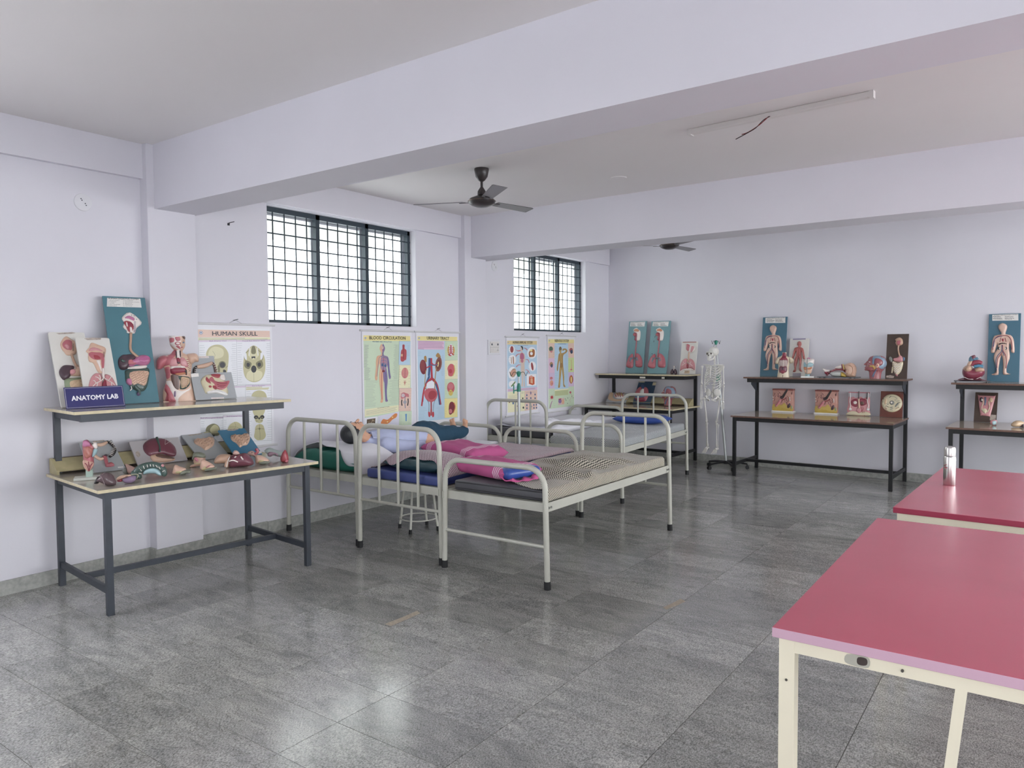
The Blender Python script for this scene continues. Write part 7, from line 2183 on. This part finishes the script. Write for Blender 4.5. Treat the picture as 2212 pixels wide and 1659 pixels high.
# ---- BLOOD CIRCULATION
p = Poster('BLOOD CIRCULATION wall chart with standing man on green', 5.15, 5.825, .812, 1.765, [(160, 1640), (925, 1555), (95, 130), (858, 100)])
p.add([(160, 1640), (925, 1555), (858, 100), (95, 130)], pMint)
p.add([(98, 215), (862, 180), (858, 100), (95, 130)], pYell)
p.text('chart_title', 'BLOOD CIRCULATION', (190, 188), (778, 162), .031, pInk, lift=.0045, bold=.012)
logo(p, 128, 172, 17)
p.text('chart_text', 'THE HEART AND CIRCULATION', (236, 232), (550, 222), .012, pm('navy', '#35518a'), lift=.0045)
p.lines(115, 190, 280, 640, 42, pGrey, 0, .0013, 20); p.lines(130, 230, 640, 840, 22, pGrey, 0, .0013, 21)
p.lines(585, 665, 260, 820, 48, pGrey, -8, .0013, 22, right=True); p.lines(150, 345, 850, 1270, 24, pGrey, -8, .0013, 23); p.lines(520, 690, 840, 1230, 22, pGrey, -10, .0013, 24, right=True)
L_ = [(400, 275), (362, 300), (362, 345), (385, 390), (380, 430), (320, 455), (305, 540), (308, 640), (300, 740), (295, 800), (310, 840), (335, 830), (338, 760), (345, 660), (360, 570), (372, 620), (362, 760), (372, 880), (390, 1000), (405, 1130), (395, 1195), (430, 1198), (440, 1140), (435, 1000), (432, 880), (430, 790)]
p.add(L_, pFlesh, 3)
R_ = [(400, 275), (440, 300), (442, 345), (425, 390), (430, 430), (495, 455), (520, 540), (530, 640), (545, 740), (555, 780), (545, 815), (525, 805), (512, 740), (500, 640), (480, 570), (475, 620), (495, 740), (505, 860), (495, 1000), (505, 1130), (520, 1175), (480, 1185), (472, 1130), (460, 1000), (450, 880), (430, 790)]
p.add(R_, pViolet, 3)
p.add([(385, 470), (400, 440), (480, 450), (490, 560), (470, 650), (430, 700), (390, 650), (375, 560)], pm('chest', '#a98ea0'), 3)
p.stroke([(405, 390), (405, 440), (360, 470), (345, 560), (325, 780)], .005, pBlue); p.stroke([(415, 390), (420, 450), (480, 470), (505, 560), (535, 780)], .005, pBlue)
p.stroke([(425, 470), (425, 640), (405, 720), (405, 900), (420, 1150)], .006, pRed); p.stroke([(430, 560), (430, 660), (470, 740), (478, 900), (492, 1160)], .006, pBlue)
for q in range(7):
    p.stroke([(390, 480 + q * 22), (430, 470 + q * 22), (478, 484 + q * 22)], .0025, pRose if q % 2 else pBlue)
p.ell(410, 590, 18, 24, pBlue); p.ell(458, 600, 18, 24, pBlue); p.ell(430, 690, 22, 18, pMar); p.ell(400, 310, 24, 26, pm('skullp', '#d8c0b0'))
p.stroke([(400, 290), (390, 330), (405, 370)], .002, pRed); p.stroke([(410, 290), (425, 330), (412, 370)], .002, pRed)
p.add([(150, 1430), (710, 1340), (705, 1240), (150, 1310)], pCream)
p.text('chart_text', 'THE COMPONENTS OF BLOOD', (345, 1302), (545, 1272), .009, pInk, lift=.0045)
p.lines(170, 690, 1340, 1400, 5, pGrey, -70, .0016, 26, .1)
p.add([(150, 1645), (350, 1622), (355, 1425), (150, 1450)], pPaper); p.add([(185, 1610), (318, 1600), (322, 1455), (185, 1475)], pm('umber', '#6b5a48'))
rnd = random.Random(3)
for q in range(40):
    p.ell(rnd.uniform(195, 310), rnd.uniform(1480, 1590), rnd.uniform(4, 9), rnd.uniform(3, 8), pm('speck_light', '#c9b79a') if q % 2 else pm('speck_dark', '#3d332b'))
p.add([(355, 1622), (718, 1580), (712, 1345), (360, 1420)], pm('lav_paper', '#dcdce8')); p.add([(410, 1540), (445, 1470), (520, 1480), (590, 1420), (640, 1380), (678, 1385), (665, 1440), (600, 1480), (540, 1540), (450, 1560)], pOr, 3)
p.ell(520, 1515, 12, 10, pYell); p.ell(600, 1440, 12, 10, pYell); p.lines(365, 400, 1450, 1600, 8, pLine, 0, .0013, 27)
def side(x0, x1, y0, y1, mat, dy=-4):
    p.add([(x0, y1), (x1, y1 + dy), (x1 - 2, y0 + dy), (x0 - 2, y0)], mat)
    p.stroke([(x0, y0), (x1, y0 + dy)], .0016, pLine); p.stroke([(x0, y0), (x0, y1)], .0016, pLine)
side(675, 865, 190, 580, pSky); side(688, 880, 580, 960, pCream); side(700, 905, 960, 1340, pPeach); side(712, 922, 1345, 1575, pMint)
p.add([(730, 250), (765, 250), (768, 310), (800, 340), (800, 480), (775, 500), (745, 525), (705, 500), (710, 350), (730, 320)], pm('heartp', '#b5545a'), 3)
p.add([(710, 400), (740, 400), (740, 440), (708, 440)], pFlesh); p.stroke([(748, 260), (752, 480)], .008, pMar)
p.ell(785, 710, 58, 88, pRose); p.stroke([(785, 625), (785, 795)], .003, pMar)
for q in range(5):
    p.stroke([(740, 660 + q * 25), (765, 650 + q * 25), (780, 668 + q * 25)], .004, pFlesh); p.stroke([(795, 660 + q * 25), (815, 650 + q * 25), (835, 668 + q * 25)], .004, pFlesh)
for a in range(0, 360, 60):
    p.stroke([(788, 862), (788 + 28 * math.cos(rad(a)), 862 + 38 * math.sin(rad(a)))], .004, pRed)
p.stroke([(788, 862), (788, 915)], .005, pRed)
p.add([(730, 1060), (770, 1030), (810, 1040), (860, 1060), (860, 1110), (820, 1100), (740, 1140)], pRose, 3); p.ell(765, 1080, 30, 30, pm('pale_liver', '#cfc0c4'))
p.stroke([(750, 1150), (745, 1200), (755, 1250)], .016, pBlack); p.stroke([(850, 1130), (855, 1190), (845, 1250)], .016, pBlack); p.stroke([(800, 1090), (800, 1200), (810, 1290)], .008, pBlue); p.ell(800, 1190, 30, 30, pm('mesh', '#a9a6ae'))
p.stroke([(825, 1385), (828, 1440), (830, 1505)], [.030, .022, .020], pm('sky_blue', '#6f9cc9'))
for (a, b_, y0, y1, sd) in ((810, 860, 260, 420, 30), (690, 725, 610, 900, 31), (845, 880, 610, 940, 32), (705, 735, 1010, 1320, 33), (868, 900, 1000, 1320, 34), (722, 760, 1400, 1560, 35), (860, 915, 1390, 1540, 36)):
    p.lines(a, b_, y0, y1, 8, pLine, 0, .0013, sd)
p.done()

# ---- URINARY TRACT
p = Poster('URINARY TRACT wall chart with big kidneys and red vessels', 5.937, 6.61, .822, 1.765, [(1020, 1530), (1660, 1440), (990, 145), (1640, 122)])
p.add([(1020, 1530), (1660, 1440), (1640, 122), (990, 145)], pSky)
p.add([(992, 215), (1641, 192), (1640, 122), (990, 145)], pYell)
p.text('chart_title', 'URINARY TRACT', (1140, 190), (1505, 178), .033, pInk, lift=.0045, bold=.008)
logo(p, 1018, 175, 15)
p.add([(1000, 358), (1425, 342), (1425, 205), (998, 218)], pPink)
p.lines(1005, 1418, 232, 325, 5, pm('plum', '#7d5a86'), -12, .0034, 40, .06); p.lines(1005, 1130, 345, 345, 1, pm('plum', '#7d5a86'), 0, .0034, 41)
p.add([(1100, 480), (1120, 455), (1140, 480), (1140, 560), (1110, 540)], pTan, 3); p.add([(1290, 450), (1320, 400), (1350, 420), (1372, 470), (1330, 480)], pTan, 3)
p.ell(1088, 640, 55, 120, pMar, -4); p.ell(1080, 620, 36, 92, pm('kidney_l', '#8f4a4c'), -4)
p.ell(1336, 585, 52, 120, pm('kidney_r', '#8d5a50'), 8); p.ell(1345, 590, 20, 40, pYell, 8); p.ell(1335, 590, 34, 80, pm('kidney_in', '#7a463f'), 8); p.ell(1330, 585, 10, 44, pYell, 8)
p.stroke([(1192, 490), (1190, 650), (1180, 780)], [.042, .040, .034], pBlue); p.stroke([(1190, 780), (1140, 900), (1100, 1020), (1085, 1200)], [.032, .026, .022, .020], pBlue)
p.stroke([(1218, 490), (1222, 650), (1228, 790), (1230, 830)], [.028, .030, .034, .036], pRed); p.stroke([(1225, 820), (1160, 890), (1105, 1000), (1068, 1270)], [.034, .030, .026, .024], pRed); p.stroke([(1232, 820), (1290, 880), (1330, 980), (1375, 1240)], [.034, .030, .026, .026], pRed)
p.stroke([(1290, 900), (1330, 1040), (1358, 1240)], .022, pBlue)
p.stroke([(1222, 560), (1260, 600), (1320, 585)], .014, pRed); p.stroke([(1200, 600), (1270, 605), (1330, 590)], .010, pBlue); p.stroke([(1200, 620), (1140, 650)], .014, pRed)
p.stroke([(1130, 690), (1118, 860), (1120, 960), (1150, 1010)], .012, pTan); p.stroke([(1300, 640), (1280, 830), (1275, 960), (1290, 1010)], .014, pTan)
p.add([(1140, 1000), (1200, 975), (1280, 990), (1320, 1050), (1310, 1130), (1260, 1190), (1200, 1200), (1140, 1160), (1108, 1090), (1115, 1030)], pm('bladder', '#c46a72'), 4)
p.add([(1180, 1060), (1220, 1020), (1280, 1025), (1305, 1080), (1270, 1140), (1210, 1160), (1175, 1120)], pm('bladder_in', '#a8474f'), 4)
p.stroke([(1150, 1160), (1185, 1230), (1185, 1360)], .006, pInk); p.stroke([(1290, 1150), (1262, 1230), (1255, 1360)], .006, pInk)
p.stroke([(1220, 1190), (1222, 1300), (1220, 1420)], [.030, .026, .050], pRose); p.stroke([(1220, 1190), (1222, 1300), (1220, 1420)], [.010, .010, .012], pMar); p.add([(1175, 1360), (1200, 1370), (1205, 1440), (1180, 1430)], pRed, 3); p.add([(1238, 1370), (1265, 1360), (1268, 1430), (1240, 1440)], pRed, 3)
p.add([(1150, 900), (1210, 860), (1260, 880), (1268, 960), (1220, 980), (1150, 970)], pPaper, 4)
p.lines(1005, 1060, 400, 460, 3, pLine, 0, .0013, 42); p.lines(1370, 1420, 440, 760, 20, pLine, 0, .0013, 43, right=True); p.lines(1030, 1160, 1290, 1500, 10, pLine, 0, .0013, 44); p.lines(1270, 1440, 1280, 1450, 9, pLine, -6, .0013, 45, right=True)
for y0, y1, mat in ((195, 510, pMint), (510, 820, pCream), (820, 1130, pMint), (1130, 1440, pYell)):
    p.add([(1440, y1 + 12), (1650, y1 - 8), (1648, y0 - 8), (1436, y0 + 10)], mat)
    p.stroke([(1436, y0 + 10), (1648, y0 - 8)], .0016, pLine)
p.ell(1538, 345, 62, 90, pm('kid_y', '#d8c26a')); p.ell(1538, 345, 34, 100, pPaper); p.stroke([(1535, 260), (1538, 400)], .022, pRed)
for q in range(5):
    p.stroke([(1485, 300 + q * 28), (1525, 312 + q * 26)], .008, pRed); p.stroke([(1590, 300 + q * 28), (1552, 312 + q * 26)], .008, pRed)
p.stroke([(1538, 390), (1500, 430), (1545, 435)], .012, pRed); p.stroke([(1538, 390), (1585, 425)], .012, pRed)
p.add([(1480, 640), (1515, 580), (1555, 570), (1590, 600), (1600, 700), (1560, 770), (1500, 765), (1490, 700)], pm('uterus', '#cc6a72'), 3); p.stroke([(1590, 590), (1602, 680), (1570, 765)], .014, pm('kid_y', '#d8c26a')); p.ell(1530, 690, 28, 36, pRed)
p.ell(1538, 960, 62, 92, pm('bladder', '#c46a72')); p.ell(1538, 935, 44, 50, pRose); p.ell(1536, 1040, 36, 50, pm('kid_y', '#d8c26a')); p.stroke([(1485, 960), (1535, 1030), (1590, 950)], .005, pRed)
p.add([(1515, 1220), (1560, 1185), (1600, 1230), (1600, 1310), (1560, 1380), (1520, 1395), (1505, 1330)], pMar, 3); p.stroke([(1590, 1200), (1612, 1270), (1580, 1370)], .014, pOr); p.ell(1535, 1340, 28, 36, pRose)
for y0 in (240, 560, 860, 1180):
    p.lines(1448, 1475, y0, y0 + 200, 8, pLine, 0, .0013, y0); p.lines(1612, 1640, y0, y0 + 200, 8, pLine, 0, .0013, y0 + 1)
p.done()

# ---- HUMAN IMMUNE SYSTEM
p = Poster('HUMAN IMMUNE SYSTEM wall chart behind the drip stand', 7.593, 8.27, .808, 1.728, [(480, 1380), (940, 1330), (478, 262), (942, 262)])
p.add([(480, 1380), (940, 1330), (942, 262), (478, 262)], pSky)
p.add([(478, 322), (942, 320), (942, 262), (478, 262)], pm('sand', '#ead6a0'))
p.text('chart_title', 'HUMAN IMMUNE SYSTEM', (562, 308), (868, 306), .032, pInk, lift=.0045, bold=.006)
logo(p, 494, 290, 10)
p.text('chart_text', 'ORGANS OF THE IMMUNE SYSTEM', (636, 336), (800, 335), .009, pInk, lift=.0045)
for cx, cy, rx, ry in ((550, 400, 50, 60), (862, 450, 72, 92), (556, 558, 60, 76), (868, 660, 58, 76), (560, 770, 70, 100), (560, 940, 62, 58)):
    p.ell(cx, cy, rx, ry, pWhite)
p.add([(780, 970), (930, 960), (930, 780), (780, 785)], pWhite)
p.ell(550, 398, 26, 52, pm('spleen', '#9c4a4c')); p.add([(815, 440), (860, 395), (905, 405), (900, 500), (850, 515), (820, 510)], pm('marrow', '#a86a42'), 3); p.ell(850, 410, 20, 18, pYell); p.ell(855, 460, 22, 26, pWhite)
p.stroke([(540, 520), (545, 620)], .014, pTan); p.stroke([(570, 510), (575, 625)], .020, pm('marrow', '#a86a42')); p.ell(866, 662, 18, 64, pm('spleen', '#9c4a4c'), -8)
p.add([(520, 760), (560, 705), (600, 710), (610, 780), (570, 830), (525, 810)], pm('node', '#c99a86'), 3); p.stroke([(560, 830), (530, 800), (515, 760)], .008, pGreen); p.stroke([(560, 705), (605, 705), (612, 770), (575, 828)], .008, pGreen)
p.stroke([(535, 975), (570, 940), (602, 900)], [.018, .026, .018], pGreen)
p.add([(810, 935), (815, 820), (850, 805), (900, 830), (900, 940), (870, 955)], pm('skinblock', '#c9603f'), 0); p.add([(835, 920), (838, 850), (870, 850), (872, 930)], pFlesh); p.ell(850, 828, 28, 14, pm('skin_pale', '#dda79a'))
p.add([(700, 345), (682, 370), (684, 410), (700, 440), (672, 460), (668, 540), (665, 600), (690, 620), (685, 700), (695, 800), (700, 900), (690, 970), (720, 975), (722, 880), (728, 760), (735, 880), (735, 975), (750, 972), (745, 880), (748, 760), (745, 650), (745, 600), (758, 580), (750, 480), (735, 455), (710, 440), (718, 410), (720, 370)], pm('pale_body', '#d8c6b8'), 3)
p.add([(685, 350), (700, 343), (720, 355), (722, 395), (708, 405), (705, 375)], pBlack, 3); p.add([(680, 475), (705, 450), (735, 475), (738, 540), (705, 555), (678, 540)], pm('lungs', '#b36a86'), 3); p.ell(708, 575, 22, 30, pm('gut', '#c07a8a'))
for a, b_, c in (((605, 400), (640, 420), (685, 415)), ((690, 465), (640, 475), (610, 505)), ((730, 375), (765, 380), (790, 410)), ((760, 555), (800, 560), (818, 605)), ((690, 640), (650, 640), (615, 670)), ((755, 715), (795, 725), (822, 770)), ((650, 850), (620, 870))) if False else (((605, 400), (640, 420), (685, 415)), ((690, 465), (640, 475), (610, 505)), ((730, 375), (765, 380), (790, 410)), ((760, 555), (800, 560), (818, 605)), ((690, 640), (650, 640), (615, 670)), ((755, 715), (795, 725), (822, 770))):
    p.stroke([a, b_, c], [.004, .012, .018], pRose)
p.add([(480, 1055), (942, 1025), (942, 985), (480, 1015)], pPink); p.lines(490, 930, 1026, 1042, 3, pGrey, -28, .002, 50, .08)
p.add([(480, 1380), (745, 1355), (745, 1042), (480, 1060)], pCream); p.add([(745, 1355), (940, 1330), (942, 1028), (745, 1042)], pPeach)
p.stroke([(745, 1042), (745, 1355)], .0016, pLine)
p.ell(638, 1098, 10, 22, pBrown); p.ell(508, 1215, 10, 16, pBrown); p.ell(565, 1235, 12, 20, pBlue); p.ell(715, 1160, 10, 14, pBlack); p.ell(715, 1215, 10, 14, pBlack); p.ell(722, 1305, 12, 18, pBlack); p.ell(630, 1280, 8, 14, pBrown)
for x, y in ((840, 1078), (778, 1112), (907, 1102), (778, 1160), (840, 1158), (907, 1160), (778, 1215), (845, 1215), (907, 1220), (778, 1268), (845, 1290), (887, 1265), (925, 1262), (778, 1315), (888, 1312), (927, 1308)):
    p.ell(x, y, 10, 16 if y != 1078 else 26, pViolet if y < 1090 else pBlue)
p.stroke([(780, 1085), (778, 1072), (905, 1065), (907, 1080)], .002, pBlue)
for x0, x1, y0, y1, sd in ((500, 540, 345, 460, 51), (588, 605, 370, 420, 52), (500, 540, 490, 640, 53), (600, 625, 520, 620, 54), (760, 790, 400, 540, 55), (905, 938, 340, 400, 56), (810, 840, 600, 720, 57), (500, 640, 1120, 1170, 58), (690, 740, 1060, 1090, 59), (500, 540, 850, 890, 60)):
    p.lines(x0, x1, y0, y1, 5, pLine, 0, .0013, sd)
p.done()

# ---- NERVOUS SYSTEM
p = Poster('NERVOUS SYSTEM wall chart under the far window', 8.548, 9.232, .79, 1.755, [(1113, 1300), (1515, 1290), (1120, 238), (1518, 238)])
p.add([(1113, 1300), (1515, 1290), (1518, 238), (1120, 238)], pMint)
p.add([(1120, 296), (1518, 294), (1518, 238), (1120, 238)], pYell)
p.text('chart_title', 'NERVOUS SYSTEM', (1216, 280), (1433, 279), .036, pInk, lift=.0045, bold=.006)
logo(p, 1138, 262, 10)
p.add([(1210, 1010), (1425, 1005), (1425, 295), (1214, 296)], pSky)
p.text('chart_text', 'THE NERVOUS SYSTEM', (1262, 316), (1385, 315), .012, pm('navy', '#35518a'), lift=.0045)
p.add([(1120, 525), (1212, 525), (1214, 296), (1120, 296)], pPeach); p.add([(1118, 750), (1212, 750), (1212, 525), (1120, 525)], pPink); p.add([(1116, 990), (1210, 990), (1212, 750), (1118, 750)], pm('lav2', '#d6c3dc'))
p.add([(1425, 525), (1516, 523), (1518, 294), (1425, 295)], pPeach); p.add([(1425, 750), (1516, 748), (1516, 523), (1425, 525)], pm('leaf', '#cfdf9e')); p.add([(1425, 980), (1516, 975), (1516, 748), (1425, 750)], pm('lav2', '#d6c3dc'))
p.add([(1210, 1110), (1425, 1105), (1425, 1015), (1210, 1020)], pm('sage_text', '#c9d3a4')); p.lines(1216, 1420, 1040, 1100, 6, pm('olive_line', '#a9b082'), -4, .003, 70, .05)
p.add([(1210, 1030), (1425, 1022), (1425, 1004), (1210, 1010)], pCream)
# figure seen from behind, arm bent to the head
p.add([(1302, 348), (1282, 375), (1286, 420), (1295, 445), (1275, 470), (1262, 560), (1248, 650), (1245, 700), (1255, 728), (1265, 700), (1275, 620), (1290, 560), (1295, 620), (1285, 700), (1280, 800), (1272, 900), (1262, 975), (1278, 985), (1292, 970), (1300, 880), (1312, 770), (1318, 700), (1332, 780), (1340, 880), (1345, 960), (1362, 980), (1378, 968), (1358, 930), (1360, 820), (1352, 720), (1345, 640), (1342, 560), (1350, 480), (1400, 440), (1412, 410), (1395, 385), (1370, 378), (1340, 385), (1332, 410), (1350, 412), (1372, 400), (1385, 415), (1365, 438), (1320, 450), (1318, 420), (1325, 375)], pm('nerve_body', '#b3935c'), 3)
p.add([(1302, 348), (1284, 372), (1286, 405), (1318, 405), (1324, 372)], pm('nerve_head', '#7d6c50'), 3); p.stroke([(1305, 400), (1312, 520), (1316, 640)], .008, pm('spine', '#e0cf8a'))
for q in range(8):
    p.stroke([(1285, 490 + q * 20), (1314, 480 + q * 20), (1340, 492 + q * 20)], .003, pm('nerve_line', '#7d6238'))
p.stroke([(1310, 640), (1296, 760), (1285, 950)], .005, pm('spine', '#e0cf8a')); p.stroke([(1322, 640), (1342, 760), (1352, 940)], .005, pm('spine', '#e0cf8a')); p.ell(1316, 640, 22, 40, pm('nerve_hip', '#9c7a4c'))
p.ell(1160, 385, 30, 38, pm('brain_g', '#56705c')); p.ell(1165, 425, 18, 16, pRose); p.ell(1472, 405, 28, 36, pm('brain_r', '#a85a5c')); p.ell(1478, 430, 22, 30, pm('brain_b', '#4a5470'))
p.ell(1163, 620, 26, 38, pm('head_b', '#b08a6a')); p.ell(1168, 640, 16, 28, pm('brain_b', '#4a5470')); p.ell(1160, 830, 22, 22, pRose); p.ell(1163, 905, 26, 44, pm('peach_d', '#dca38a')); p.ell(1170, 915, 12, 22, pRose)
p.stroke([(1472, 555), (1475, 640), (1472, 700)], [.012, .010, .024], pFlesh); p.stroke([(1472, 560), (1475, 690)], .004, pRed); p.ell(1472, 710, 16, 14, pRose)
p.ell(1470, 865, 30, 66, pm('brain_o', '#b5683f')); p.ell(1470, 870, 10, 50, pYell)
for a in range(0, 360, 40):
    p.stroke([(1165, 1125), (1165 + 34 * math.cos(rad(a)), 1125 + 46 * math.sin(rad(a)))], [.012, .003], pm('neuron', '#c05a6a'))
p.ell(1165, 1125, 18, 22, pRed); p.stroke([(1170, 1180), (1150, 1230), (1135, 1285)], [.012, .018, .022], pm('axon', '#b07aa0'))
p.add([(1262, 1255), (1358, 1250), (1358, 1148), (1262, 1152)], pm('pale_rose', '#dcc3c0')); p.ell(1290, 1195, 26, 34, pm('synapse', '#8f78a8')); p.ell(1335, 1205, 22, 40, pFlesh); p.stroke([(1270, 1165), (1310, 1160)], .012, pRed)
p.ell(1455, 1070, 14, 18, pm('neuron', '#c05a6a')); p.stroke([(1455, 1085), (1485, 1130), (1445, 1190), (1460, 1225)], .003, pm('neuron', '#c05a6a'))
for a in range(0, 360, 60):
    p.stroke([(1455, 1070), (1455 + 20 * math.cos(rad(a)), 1070 + 30 * math.sin(rad(a)))], .003, pm('neuron', '#c05a6a'))
for x, y in ((1412, 1155), (1480, 1132), (1372, 1168), (1385, 1190), (1408, 1242), (1498, 1160)):
    p.ell(x, y, 5, 7, pInk)
for x0, x1, y0, y1, n, sd in ((1216, 1255, 350, 470, 6, 71), (1216, 1235, 490, 700, 6, 72), (1370, 1420, 460, 640, 12, 73), (1370, 1420, 660, 980, 16, 74), (1216, 1265, 760, 980, 9, 75), (1125, 1145, 340, 510, 6, 76), (1190, 1210, 340, 500, 6, 77), (1430, 1445, 330, 500, 6, 78), (1190, 1208, 560, 740, 6, 79), (1430, 1455, 560, 740, 6, 80), (1125, 1140, 780, 970, 6, 81), (1500, 1514, 790, 960, 6, 82), (1185, 1210, 1030, 1280, 10, 83), (1430, 1470, 1060, 1280, 6, 84)):
    p.lines(x0, x1, y0, y1, n, pLine, 0, .0014, sd)
p.done()
